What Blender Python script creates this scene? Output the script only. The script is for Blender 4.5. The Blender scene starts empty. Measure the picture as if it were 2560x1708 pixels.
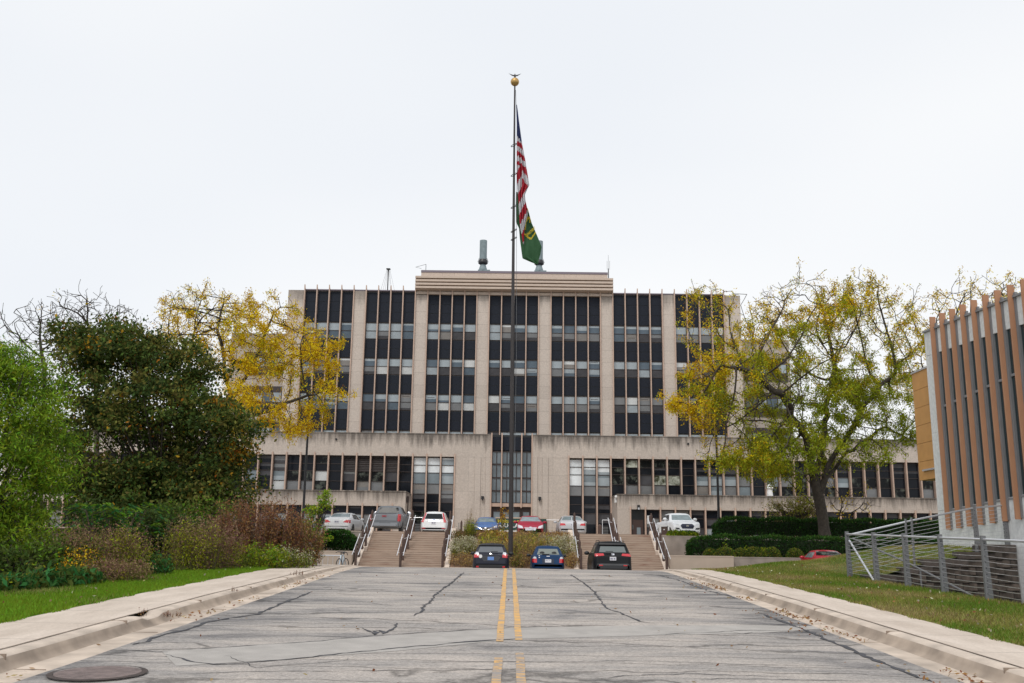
import bpy, math, random
import numpy as np
from mathutils import Vector, Matrix
from mathutils.bvhtree import BVHTree
R = math.radians
S = bpy.context.scene
COL = S.collection
rng = np.random.default_rng(7)
random.seed(7)

# ------------------------------------------------------------------ camera, sky, sun, exposure
FPX, YAW, PITCH, ROLL = 2400.0, 0.003, R(12), 0.0135
CAM = Vector((0, 0, 1.6))
Fw = Vector((-math.sin(YAW)*math.cos(PITCH), math.cos(YAW)*math.cos(PITCH), math.sin(PITCH)))
R0 = Vector((math.cos(YAW), math.sin(YAW), 0)); U0 = R0.cross(Fw)
Rt = R0*math.cos(ROLL) + U0*math.sin(ROLL); Up = -R0*math.sin(ROLL) + U0*math.cos(ROLL)
cam = bpy.data.cameras.new('camera'); cam.sensor_width = 36; cam.lens = FPX/2560*36
cam.clip_start = 0.1; cam.clip_end = 3000
co = bpy.data.objects.new('camera', cam); COL.objects.link(co); S.camera = co
M = Matrix((Rt, Up, -Fw)).transposed().to_4x4(); M.translation = CAM
co.matrix_world = M
S.render.resolution_x = 1024; S.render.resolution_y = 683

def P(px, py, Y):
    """measured point of the photograph (2560 px wide) at distance Y -> (x, z) in metres"""
    d = Fw + Rt*((px-1280)/FPX) - Up*((py-854)/FPX)
    p = CAM + d*(Y/d.y)
    return p.x, p.z
def PX(px, py, Y): return P(px, py, Y)[0]
def PZ(px, py, Y): return P(px, py, Y)[1]

w = bpy.data.worlds.new('World'); S.world = w; w.use_nodes = True
nt = w.node_tree; bg = nt.nodes['Background']
sky = nt.nodes.new('ShaderNodeTexSky'); sky.sky_type = 'NISHITA'; sky.sun_disc = False
SUN_EL, SUN_AZ = R(52), R(200)
sky.sun_elevation = SUN_EL; sky.sun_rotation = SUN_AZ
tc = nt.nodes.new('ShaderNodeTexCoord'); mp = nt.nodes.new('ShaderNodeMapping')
mp.inputs['Scale'].default_value = (1, 1, 2.6)
nz = nt.nodes.new('ShaderNodeTexNoise'); nz.inputs['Scale'].default_value = 1.3; nz.inputs['Detail'].default_value = 2
nz.inputs['Roughness'].default_value = .4
cr = nt.nodes.new('ShaderNodeValToRGB')
cr.color_ramp.elements[0].position = .3; cr.color_ramp.elements[0].color = (.85, .89, .95, 1)
cr.color_ramp.elements[1].position = .68; cr.color_ramp.elements[1].color = (1.0, 1.01, 1.02, 1)
sc = nt.nodes.new('ShaderNodeVectorMath'); sc.operation = 'SCALE'; sc.inputs['Scale'].default_value = 9.2
mx = nt.nodes.new('ShaderNodeMixRGB'); mx.inputs['Fac'].default_value = .94
nt.links.new(tc.outputs['Generated'], mp.inputs['Vector']); nt.links.new(mp.outputs[0], nz.inputs['Vector'])
nt.links.new(nz.outputs['Fac'], cr.inputs['Fac']); nt.links.new(cr.outputs[0], sc.inputs[0])
nt.links.new(sky.outputs[0], mx.inputs['Color1']); nt.links.new(sc.outputs[0], mx.inputs['Color2'])
nt.links.new(mx.outputs[0], bg.inputs['Color']); bg.inputs['Strength'].default_value = .1
sl = bpy.data.lights.new('sun', 'SUN'); sl.energy = 1.5; sl.angle = R(22); sl.color = (1, .96, .9)
so = bpy.data.objects.new('sun', sl); COL.objects.link(so)
sd = Vector((math.sin(SUN_AZ)*math.cos(SUN_EL), math.cos(SUN_AZ)*math.cos(SUN_EL), math.sin(SUN_EL)))
so.rotation_euler = sd.to_track_quat('Z', 'Y').to_euler()
S.view_settings.view_transform = 'Standard'; S.view_settings.look = 'None'
S.view_settings.exposure = 0.12; S.view_settings.gamma = 1

# ------------------------------------------------------------------ helpers
def tag(o, label=None, cat=None, group=None, kind=None):
    if label: o['label'] = label
    if cat: o['category'] = cat
    if group: o['group'] = group
    if kind: o['kind'] = kind
    return o
def empty(name, loc, label, cat, group=None, rz=0):
    o = bpy.data.objects.new(name, None); COL.objects.link(o)
    o.location = loc; o.rotation_euler = (0, 0, rz); o.empty_display_size = .3
    return tag(o, label, cat, group)
def link(name, me, parent=None, loc=None):
    o = bpy.data.objects.new(name, me); COL.objects.link(o)
    if parent is not None: o.parent = parent
    if loc is not None: o.location = loc
    return o
def copy_tree(o, parent=None):
    c = o.copy(); COL.objects.link(c)
    if parent is not None: c.parent = parent
    for ch in o.children: copy_tree(ch, c)
    return c

class MB:
    def __init__(s): s.v = []; s.f = []; s.m = []
    def add(s, vs, fs, mi=0):
        n = len(s.v); s.v += [tuple(p) for p in vs]
        s.f += [tuple(i+n for i in f) for f in fs]; s.m += [mi]*len(fs)
    def box(s, x0, x1, y0, y1, z0, z1, mi=0):
        s.add([(x0,y0,z0),(x1,y0,z0),(x1,y1,z0),(x0,y1,z0),(x0,y0,z1),(x1,y0,z1),(x1,y1,z1),(x0,y1,z1)],
              [(0,3,2,1),(4,5,6,7),(0,1,5,4),(1,2,6,5),(2,3,7,6),(3,0,4,7)], mi)
    def quad(s, a, b, c, d, mi=0): s.add([a, b, c, d], [(0,1,2,3)], mi)
    def prism(s, pts, y0, y1, mi=0):           # polygon in x,z extruded along y
        n = len(pts)
        s.add([(x, y0, z) for x, z in pts]+[(x, y1, z) for x, z in pts],
              [tuple(range(n)), tuple(range(2*n-1, n-1, -1))]+[(i, i+n, (i+1) % n+n, (i+1) % n) for i in range(n)], mi)
    def prismx(s, pts, x0, x1, mi=0):          # polygon in y,z extruded along x
        n = len(pts)
        s.add([(x0, y, z) for y, z in pts]+[(x1, y, z) for y, z in pts],
              [tuple(range(n)), tuple(range(2*n-1, n-1, -1))]+[(i, i+n, (i+1) % n+n, (i+1) % n) for i in range(n)], mi)
    def prismz(s, pts, z0, z1, mi=0):
        n = len(pts)
        s.add([(x, y, z0) for x, y in pts]+[(x, y, z1) for x, y in pts],
              [tuple(range(n-1, -1, -1)), tuple(range(n, 2*n))]+[(i, (i+1) % n, (i+1) % n+n, i+n) for i in range(n)], mi)
    def tube(s, pts, rad, n=8, mi=0, cap=True):
        pts = [Vector(p) for p in pts]
        if not isinstance(rad, (list, tuple)): rad = [rad]*len(pts)
        vs = []; fs = []
        for i, p in enumerate(pts):
            a = pts[max(i-1, 0)]; b = pts[min(i+1, len(pts)-1)]
            d = (b-a).normalized() if (b-a).length > 1e-9 else Vector((0, 0, 1))
            u = d.cross(Vector((0, 1, 0)) if abs(d.y) < .9 else Vector((1, 0, 0))).normalized(); v = d.cross(u)
            for k in range(n):
                t = 2*math.pi*(k+.5)/n
                vs.append(p+(u*math.cos(t)+v*math.sin(t))*rad[i])
        for i in range(len(pts)-1):
            for k in range(n):
                k2 = (k+1) % n
                fs.append((i*n+k, i*n+k2, (i+1)*n+k2, (i+1)*n+k))
        if cap: fs.append(tuple(range(n-1, -1, -1))); fs.append(tuple((len(pts)-1)*n+k for k in range(n)))
        s.add(vs, fs, mi)
    def ball(s, c, r, mi=0, nu=10, nv=7, sc=(1, 1, 1)):
        vs = []; fs = []
        for j in range(nv+1):
            ph = math.pi*j/nv
            for i in range(nu):
                t = 2*math.pi*i/nu
                vs.append((c[0]+r*sc[0]*math.sin(ph)*math.cos(t), c[1]+r*sc[1]*math.sin(ph)*math.sin(t), c[2]+r*sc[2]*math.cos(ph)))
        for j in range(nv):
            for i in range(nu):
                fs.append((j*nu+i, (j+1)*nu+i, (j+1)*nu+(i+1) % nu, j*nu+(i+1) % nu))
        s.add(vs, fs, mi)
    def build(s, name, mats, parent=None, origin=(0, 0, 0), smooth=False, bevel=0):
        if not isinstance(mats, (list, tuple)): mats = [mats]
        o3 = Vector(origin)
        if parent is not None and origin == (0, 0, 0) and not parent.get('_local'): o3 = parent.location
        me = bpy.data.meshes.new(name)
        me.from_pydata([(x-o3[0], y-o3[1], z-o3[2]) for x, y, z in s.v], [], s.f)
        for m in mats: me.materials.append(m)
        me.polygons.foreach_set('material_index', s.m)
        if smooth: me.polygons.foreach_set('use_smooth', [True]*len(me.polygons))
        me.update()
        o = link(name, me, parent)
        if parent is None: o.location = o3
        if bevel:
            b = o.modifiers.new('bevel', 'BEVEL'); b.width = bevel; b.segments = 2; b.limit_method = 'ANGLE'
        return o

def np_mesh(name, verts, nper, mats, midx=None, smooth=False):
    """verts (n*nper,3): n loose faces of nper corners each"""
    verts = np.asarray(verts, dtype=np.float32); n = len(verts)//nper
    me = bpy.data.meshes.new(name)
    me.vertices.add(len(verts)); me.vertices.foreach_set('co', verts.ravel())
    me.loops.add(n*nper); me.loops.foreach_set('vertex_index', np.arange(n*nper, dtype=np.int32))
    me.polygons.add(n); me.polygons.foreach_set('loop_start', np.arange(n, dtype=np.int32)*nper)
    for m in (mats if isinstance(mats, (list, tuple)) else [mats]): me.materials.append(m)
    if midx is not None: me.polygons.foreach_set('material_index', np.asarray(midx, dtype=np.int32))
    me.update(calc_edges=True)
    return me
def leaf_quads(C, L, W, D, rnd=None):
    """diamond leaves: centres C, lengths L, widths W, axis directions D"""
    n = len(C); D = D/np.maximum(np.linalg.norm(D, axis=1, keepdims=True), 1e-6)
    r = (rnd or rng).normal(size=(n, 3)); Sd = np.cross(D, r); Sd /= np.maximum(np.linalg.norm(Sd, axis=1, keepdims=True), 1e-6)
    L = np.broadcast_to(L, (n,))[:, None]; W = np.broadcast_to(W, (n,))[:, None]
    v = np.empty((n, 4, 3)); v[:, 0] = C-D*L*.5; v[:, 1] = C+Sd*W*.5; v[:, 2] = C+D*L*.5; v[:, 3] = C-Sd*W*.5
    return v.reshape(-1, 3)

# ------------------------------------------------------------------ materials
def mat(name, col, rough=.8, metal=0, spec=.5, var=0, vscale=3, bump=0, bscale=20, coat=0, island=0, trans=0):
    m = bpy.data.materials.new(name); m.use_nodes = True
    t = m.node_tree; b = t.nodes['Principled BSDF']
    b.inputs['Base Color'].default_value = (*col, 1); b.inputs['Roughness'].default_value = rough
    b.inputs['Metallic'].default_value = metal; b.inputs['Specular IOR Level'].default_value = spec
    b.inputs['Coat Weight'].default_value = coat; b.inputs['Coat Roughness'].default_value = .05
    last = None
    if var or island:
        tcn = t.nodes.new('ShaderNodeTexCoord')
        hs = t.nodes.new('ShaderNodeHueSaturation'); hs.inputs['Color'].default_value = (*col, 1)
        if var:
            n = t.nodes.new('ShaderNodeTexNoise'); n.inputs['Scale'].default_value = vscale; n.inputs['Detail'].default_value = 5
            t.links.new(tcn.outputs['Object'], n.inputs['Vector'])
            mr = t.nodes.new('ShaderNodeMapRange'); mr.inputs['From Min'].default_value = .3; mr.inputs['From Max'].default_value = .7
            mr.inputs['To Min'].default_value = 1-var; mr.inputs['To Max'].default_value = 1+var
            t.links.new(n.outputs['Fac'], mr.inputs['Value']); t.links.new(mr.outputs[0], hs.inputs['Value'])
        if island:
            g = t.nodes.new('ShaderNodeNewGeometry')
            mr2 = t.nodes.new('ShaderNodeMapRange'); mr2.inputs['To Min'].default_value = 1-island; mr2.inputs['To Max'].default_value = 1+island
            t.links.new(g.outputs['Random Per Island'], mr2.inputs['Value'])
            if var:
                mu = t.nodes.new('ShaderNodeMath'); mu.operation = 'MULTIPLY'
                t.links.new(mr.outputs[0], mu.inputs[0]); t.links.new(mr2.outputs[0], mu.inputs[1]); t.links.new(mu.outputs[0], hs.inputs['Value'])
            else: t.links.new(mr2.outputs[0], hs.inputs['Value'])
            mr3 = t.nodes.new('ShaderNodeMapRange'); mr3.inputs['To Min'].default_value = .47; mr3.inputs['To Max'].default_value = .53
            t.links.new(g.outputs['Random Per Island'], mr3.inputs['Value']); t.links.new(mr3.outputs[0], hs.inputs['Hue'])
        t.links.new(hs.outputs[0], b.inputs['Base Color'])
    if bump:
        n2 = t.nodes.new('ShaderNodeTexNoise'); n2.inputs['Scale'].default_value = bscale; n2.inputs['Detail'].default_value = 6
        tc2 = t.nodes.new('ShaderNodeTexCoord'); t.links.new(tc2.outputs['Object'], n2.inputs['Vector'])
        bp = t.nodes.new('ShaderNodeBump'); bp.inputs['Strength'].default_value = bump; bp.inputs['Distance'].default_value = .05
        t.links.new(n2.outputs['Fac'], bp.inputs['Height']); t.links.new(bp.outputs[0], b.inputs['Normal'])
    if trans:
        tr = t.nodes.new('ShaderNodeBsdfTranslucent'); mxs = t.nodes.new('ShaderNodeMixShader'); mxs.inputs[0].default_value = trans
        src = b.inputs['Base Color'].links[0].from_socket if b.inputs['Base Color'].links else None
        if src: t.links.new(src, tr.inputs['Color'])
        else: tr.inputs['Color'].default_value = (*col, 1)
        t.links.new(b.outputs[0], mxs.inputs[1]); t.links.new(tr.outputs[0], mxs.inputs[2])
        t.links.new(mxs.outputs[0], t.nodes['Material Output'].inputs['Surface'])
    return m

def N(t, typ, **kw):
    n = t.nodes.new(typ)
    for k, v in kw.items():
        if k in n.inputs: n.inputs[k].default_value = v
        else: setattr(n, k, v)
    return n
def stone(name, col, bw, bh, ztop=None, depth=1.5, streak=.5, off=.0, mortar=.012, c2=.93, xo=0, zo=0, axis='x'):
    """limestone panels: joints, slab-to-slab tone, grain, and weather streaks that start at the coping (world z = ztop)"""
    m = bpy.data.materials.new(name); m.use_nodes = True; t = m.node_tree; b = t.nodes['Principled BSDF']
    b.inputs['Roughness'].default_value = .9; b.inputs['Specular IOR Level'].default_value = .2
    g = N(t, 'ShaderNodeNewGeometry'); sp = N(t, 'ShaderNodeSeparateXYZ'); t.links.new(g.outputs['Position'], sp.inputs[0])
    cb = N(t, 'ShaderNodeCombineXYZ')
    ax = N(t, 'ShaderNodeMath', operation='ADD'); ax.inputs[1].default_value = xo
    az = N(t, 'ShaderNodeMath', operation='ADD'); az.inputs[1].default_value = zo
    if axis == 'x': t.links.new(sp.outputs['X'], ax.inputs[0])
    else: t.links.new(sp.outputs['Y'], ax.inputs[0])
    t.links.new(sp.outputs['Z'], az.inputs[0]); t.links.new(ax.outputs[0], cb.inputs[0]); t.links.new(az.outputs[0], cb.inputs[1])
    br = N(t, 'ShaderNodeTexBrick'); br.offset = off; br.inputs['Scale'].default_value = 1
    br.inputs['Brick Width'].default_value = bw; br.inputs['Row Height'].default_value = bh
    br.inputs['Mortar Size'].default_value = mortar; br.inputs['Mortar Smooth'].default_value = .3
    br.inputs['Color1'].default_value = (*col, 1); br.inputs['Color2'].default_value = (*[c*c2 for c in col], 1)
    br.inputs['Mortar'].default_value = (*[c*.66 for c in col], 1)
    t.links.new(cb.outputs[0], br.inputs['Vector'])
    n1 = N(t, 'ShaderNodeTexNoise'); n1.inputs['Scale'].default_value = 9; n1.inputs['Detail'].default_value = 8
    t.links.new(g.outputs['Position'], n1.inputs['Vector'])
    r1 = N(t, 'ShaderNodeMapRange'); r1.inputs['From Min'].default_value = .3; r1.inputs['From Max'].default_value = .7
    r1.inputs['To Min'].default_value = .88; r1.inputs['To Max'].default_value = 1.1
    t.links.new(n1.outputs['Fac'], r1.inputs[0])
    val = r1.outputs[0]
    if ztop is not None:
        mp2 = N(t, 'ShaderNodeMapping'); mp2.inputs['Scale'].default_value = (2.1, 2.1, .22)
        t.links.new(g.outputs['Position'], mp2.inputs[0])
        n2 = N(t, 'ShaderNodeTexNoise'); n2.inputs['Scale'].default_value = 1.2; n2.inputs['Detail'].default_value = 7; n2.inputs['Roughness'].default_value = .65
        t.links.new(mp2.outputs[0], n2.inputs['Vector'])
        gz = N(t, 'ShaderNodeMapRange'); gz.inputs['From Min'].default_value = ztop-depth; gz.inputs['From Max'].default_value = ztop
        gz.inputs['To Min'].default_value = -.14; gz.inputs['To Max'].default_value = .34
        t.links.new(sp.outputs['Z'], gz.inputs[0])
        sm = N(t, 'ShaderNodeMath', operation='ADD'); t.links.new(n2.outputs['Fac'], sm.inputs[0]); t.links.new(gz.outputs[0], sm.inputs[1])
        r2 = N(t, 'ShaderNodeMapRange'); r2.inputs['From Min'].default_value = .52; r2.inputs['From Max'].default_value = .84
        r2.inputs['To Min'].default_value = 1.0; r2.inputs['To Max'].default_value = 1-streak
        t.links.new(sm.outputs[0], r2.inputs[0])
        mm = N(t, 'ShaderNodeMath', operation='MULTIPLY'); t.links.new(val, mm.inputs[0]); t.links.new(r2.outputs[0], mm.inputs[1]); val = mm.outputs[0]
    hs = N(t, 'ShaderNodeHueSaturation'); t.links.new(br.outputs['Color'], hs.inputs['Color']); t.links.new(val, hs.inputs['Value'])
    t.links.new(hs.outputs[0], b.inputs['Base Color'])
    bp = N(t, 'ShaderNodeBump'); bp.inputs['Strength'].default_value = .25; bp.inputs['Distance'].default_value = .02
    t.links.new(n1.outputs['Fac'], bp.inputs['Height']); t.links.new(bp.outputs[0], b.inputs['Normal'])
    return m

LIME = (.53, .462, .408)
M_ = dict(
    fin=mat('fin_tan', (.50, .36, .285), .6, var=.08),
    bronze=mat('bronze_frame', (.045, .032, .03), .5, var=.1),
    spandrel=mat('navy_granite', (.014, .018, .028), .6, spec=.2, var=.45, vscale=22),
    coping=mat('coping_metal', (.17, .14, .17), .5),
    dark=mat('dark_inside', (.01, .011, .013), .3),
    black=mat('black_metal', (.015, .015, .018), .45),
    steel=mat('galvanised_rail', (.62, .63, .66), .3, metal=.7),
    silver=mat('bright_rail', (.85, .85, .88), .28, metal=.5),
    greypost=mat('grey_post_paint', (.15, .153, .16), .5, var=.08, vscale=8),
    brownpost=mat('brown_post', (.085, .052, .042), .75, var=.3, vscale=14),
    conc=mat('pale_concrete', (.60, .50, .42), .9, var=.08, vscale=1.6, bump=.15, bscale=30),
    cheek=mat('cheek_concrete', (.66, .55, .46), .9, var=.13, vscale=3, bump=.15),
    grwall=mat('grey_concrete_wall', (.30, .255, .22), .92, var=.22, vscale=1.6, bump=.2),
    tan=mat('tan_coated_wall', (.45, .36, .29), .85, var=.05, vscale=2),
    mulch=mat('mulch', (.20, .12, .075), .95, var=.3, vscale=9, bump=.5),
    bark=mat('bark', (.050, .040, .031), .9, var=.35, vscale=6, bump=.8, bscale=12),
    twig=mat('twig_bark', (.10, .075, .055), .9, var=.2, vscale=6),
    gold=mat('gilded_ball', (.52, .33, .12), .45, metal=.6),
    pole=mat('dark_brown_pole', (.032, .026, .026), .5, var=.1),
    rubber=mat('tyre_rubber', (.012, .012, .013), .8),
    rim=mat('alloy_rim', (.45, .46, .48), .35, metal=.8),
    carglass=mat('car_glass', (.010, .013, .015), .12, spec=.2),
    carglass_pale=mat('car_glass_sky', (.20, .25, .265), .1, spec=.5, var=.25, vscale=2.5),
    plastic=mat('black_plastic', (.02, .02, .022), .55),
    red=mat('tail_lamp_red', (.55, .012, .02), .15, spec=.7, coat=.8),
    lamp=mat('headlamp_clear', (.6, .62, .66), .1, spec=.9, coat=1),
    chrome=mat('chrome', (.8, .8, .83), .12, metal=1),
    plate=mat('number_plate', (.62, .62, .66), .5), platetxt=mat('plate_ink', (.12, .12, .2), .6),
    plateblue=mat('blue_plate', (.12, .24, .55), .5),
    white=mat('white_paint', (.78, .78, .78), .5), verdigris=mat('stack_verdigris', (.20, .255, .27), .55, var=.15, vscale=3),
    yellow=mat('road_yellow', (.72, .43, .11), .8, var=.35, vscale=7),
)
def glass(name, col, rough=.1, var=.22, vs=.7): return mat(name, col, rough, spec=.5 if sum(col) > .5 else .15, var=var, vscale=vs)  # noise in the tone: uneven sky reflection painted into the pane colour
G_ = dict(L=glass('pane_pale_blind', (.33, .38, .41)), W=glass('pane_white_blind', (.56, .58, .58)), M=glass('pane_blue_grey', (.11, .145, .18)),
          D=glass('pane_dark_screen', (.075, .074, .08), var=.35), G=glass('pane_grey_screen', (.18, .185, .19)), T=glass('pane_taupe', (.21, .195, .18)),
          B=glass('pane_black', (.012, .014, .019), .05), S=glass('pane_bright_sky', (.76, .81, .84)), C=glass('pane_stairwell_blue', (.185, .225, .25)),  # bright sky pane: the sky's reflection is painted as base colour
          V=mat('louvre', (.035, .027, .026), .6))
def treeglass(name, a, b_, lo=.47, hi=.6, sc=1.6):  # reflected trees painted into the pane colour as noise
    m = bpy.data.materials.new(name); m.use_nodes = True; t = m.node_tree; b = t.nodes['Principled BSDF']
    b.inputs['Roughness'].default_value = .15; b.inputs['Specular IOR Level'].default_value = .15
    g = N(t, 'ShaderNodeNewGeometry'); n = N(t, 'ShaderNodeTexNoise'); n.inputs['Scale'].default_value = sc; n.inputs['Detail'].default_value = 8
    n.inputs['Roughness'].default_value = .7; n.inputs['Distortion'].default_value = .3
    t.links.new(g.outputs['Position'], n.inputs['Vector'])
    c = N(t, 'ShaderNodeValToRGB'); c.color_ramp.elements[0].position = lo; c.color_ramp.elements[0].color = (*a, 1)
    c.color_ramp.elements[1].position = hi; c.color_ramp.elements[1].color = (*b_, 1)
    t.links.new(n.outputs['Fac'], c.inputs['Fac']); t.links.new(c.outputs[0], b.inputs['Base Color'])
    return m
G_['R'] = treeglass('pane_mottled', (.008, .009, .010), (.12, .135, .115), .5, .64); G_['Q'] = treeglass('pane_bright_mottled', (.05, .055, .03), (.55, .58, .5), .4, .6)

def leafmat(name, col, isl=.35, tr=.3): return mat(name, col, .65, spec=.07, island=isl, trans=tr)
LF = dict(
    dk=leafmat('leaf_dark_green', (.048, .074, .020)), dk2=leafmat('leaf_deep_green', (.085, .12, .025)), ol=leafmat('leaf_olive', (.17, .16, .04)),
    or_=leafmat('leaf_orange', (.40, .20, .02)), br=leafmat('leaf_bright_green', (.23, .33, .025)), br2=leafmat('leaf_mid_green', (.13, .23, .018)),
    ye=leafmat('leaf_yellow', (.66, .45, .015)), yg=leafmat('leaf_yellow_green', (.33, .34, .02)), gr=leafmat('leaf_green', (.21, .25, .015)),
    hedge=leafmat('yew_green', (.020, .052, .012)), hedge2=leafmat('yew_tip_green', (.055, .12, .02)),
    rust=leafmat('dry_rust', (.28, .135, .06)), tanl=leafmat('dry_tan', (.33, .235, .13)), aster=leafmat('aster_seed', (.26, .165, .10)),
    straw=leafmat('straw', (.60, .39, .12)), cream=leafmat('cream_flower', (.50, .47, .33)), sumac=leafmat('sumac_green', (.045, .14, .035)),
    mauve=leafmat('mauve_seed', (.23, .12, .095)), gold=leafmat('goldenrod', (.7, .42, .02)),
)
# ------------------------------------------------------------------ terrain heights
XC = -0.13
_yy = np.arange(-80, 80, .25)
_zz = np.interp(_yy, [-80, 0, 20, 26, 28, 30, 32, 34, 38, 44, 48, 80], [-2.56, 0, .64, .832, .884, .905, .865, .765, .52, .22, .14, .13])
_k = np.ones(5)/5; _zz[8:-8] = np.convolve(_zz, _k, 'same')[8:-8]
def zroad(y): return np.interp(y, _yy, _zz)
def off(y): return np.interp(y, [0, 17, 24, 28, 60], [.15, .15, .10, .05, .05])
def sm(t): t = np.clip(t, 0, 1); return t*t*(3-2*t)
def wall_line(x): return 25.1+(x-8.95)*.246
def gside(x, y):
    x = np.asarray(x, float); y = np.asarray(y, float)
    z = zroad(y)+off(y)
    sig = np.where(y < 32, 3.4+9*sm((x-8.8)/2.2), 5.5)
    mound = (.29*sm((x-6.3)/3)+.54*sm((x-9)/4))*np.exp(-((y-32)/sig)**2)
    left = .25*sm((-x-9)/8)*np.exp(-((y-22)/14)**2)
    return z+np.where(x > 5, mound, 0)+np.where(x < -5, left, 0)

def grid_obj(name, xs, ys, zf, m, kind='structure', smooth=True):
    X, Y = np.meshgrid(xs, ys); Z = zf(X, Y)
    V = np.stack([X, Y, Z], -1).reshape(-1, 3); nx, ny = len(xs), len(ys)
    F = [(j*nx+i, j*nx+i+1, (j+1)*nx+i+1, (j+1)*nx+i) for j in range(ny-1) for i in range(nx-1)]
    me = bpy.data.meshes.new(name); me.from_pydata(V.tolist(), [], F)
    me.materials.append(m); me.polygons.foreach_set('use_smooth', [smooth]*len(F)); me.update()
    o = link(name, me); o['kind'] = kind; return o

def soil_mat(name, cols, scale=1.2, bump=.4, fine=25):
    m = bpy.data.materials.new(name); m.use_nodes = True; t = m.node_tree; b = t.nodes['Principled BSDF']
    b.inputs['Roughness'].default_value = .95; b.inputs['Specular IOR Level'].default_value = .15
    g = N(t, 'ShaderNodeNewGeometry')
    n = N(t, 'ShaderNodeTexNoise'); n.inputs['Scale'].default_value = scale; n.inputs['Detail'].default_value = 9; n.inputs['Roughness'].default_value = .65
    t.links.new(g.outputs['Position'], n.inputs['Vector'])
    c = N(t, 'ShaderNodeValToRGB'); e = c.color_ramp.elements
    e[0].position = .34; e[0].color = (*cols[0], 1); e[1].position = .66; e[1].color = (*cols[-1], 1)
    for i, k in enumerate(cols[1:-1]):
        q = e.new(.34+.32*(i+1)/(len(cols)-1)); q.color = (*k, 1)
    t.links.new(n.outputs['Fac'], c.inputs['Fac']); t.links.new(c.outputs[0], b.inputs['Base Color'])
    n2 = N(t, 'ShaderNodeTexNoise'); n2.inputs['Scale'].default_value = fine; n2.inputs['Detail'].default_value = 4
    t.links.new(g.outputs['Position'], n2.inputs['Vector'])
    bp = N(t, 'ShaderNodeBump'); bp.inputs['Strength'].default_value = bump; bp.inputs['Distance'].default_value = .03
    t.links.new(n2.outputs['Fac'], bp.inputs['Height']); t.links.new(bp.outputs[0], b.inputs['Normal'])
    return m
m_ground = soil_mat('ground_soil', [(.035, .05, .018), (.06, .075, .025), (.09, .075, .04)])
m_lawnL = soil_mat('lawn_bright', [(.05, .11, .012), (.09, .16, .018), (.16, .17, .04)], .9)
m_lawnR = soil_mat('lawn_dry', [(.05, .095, .018), (.10, .12, .03), (.24, .19, .075)], 1.1)

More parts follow.
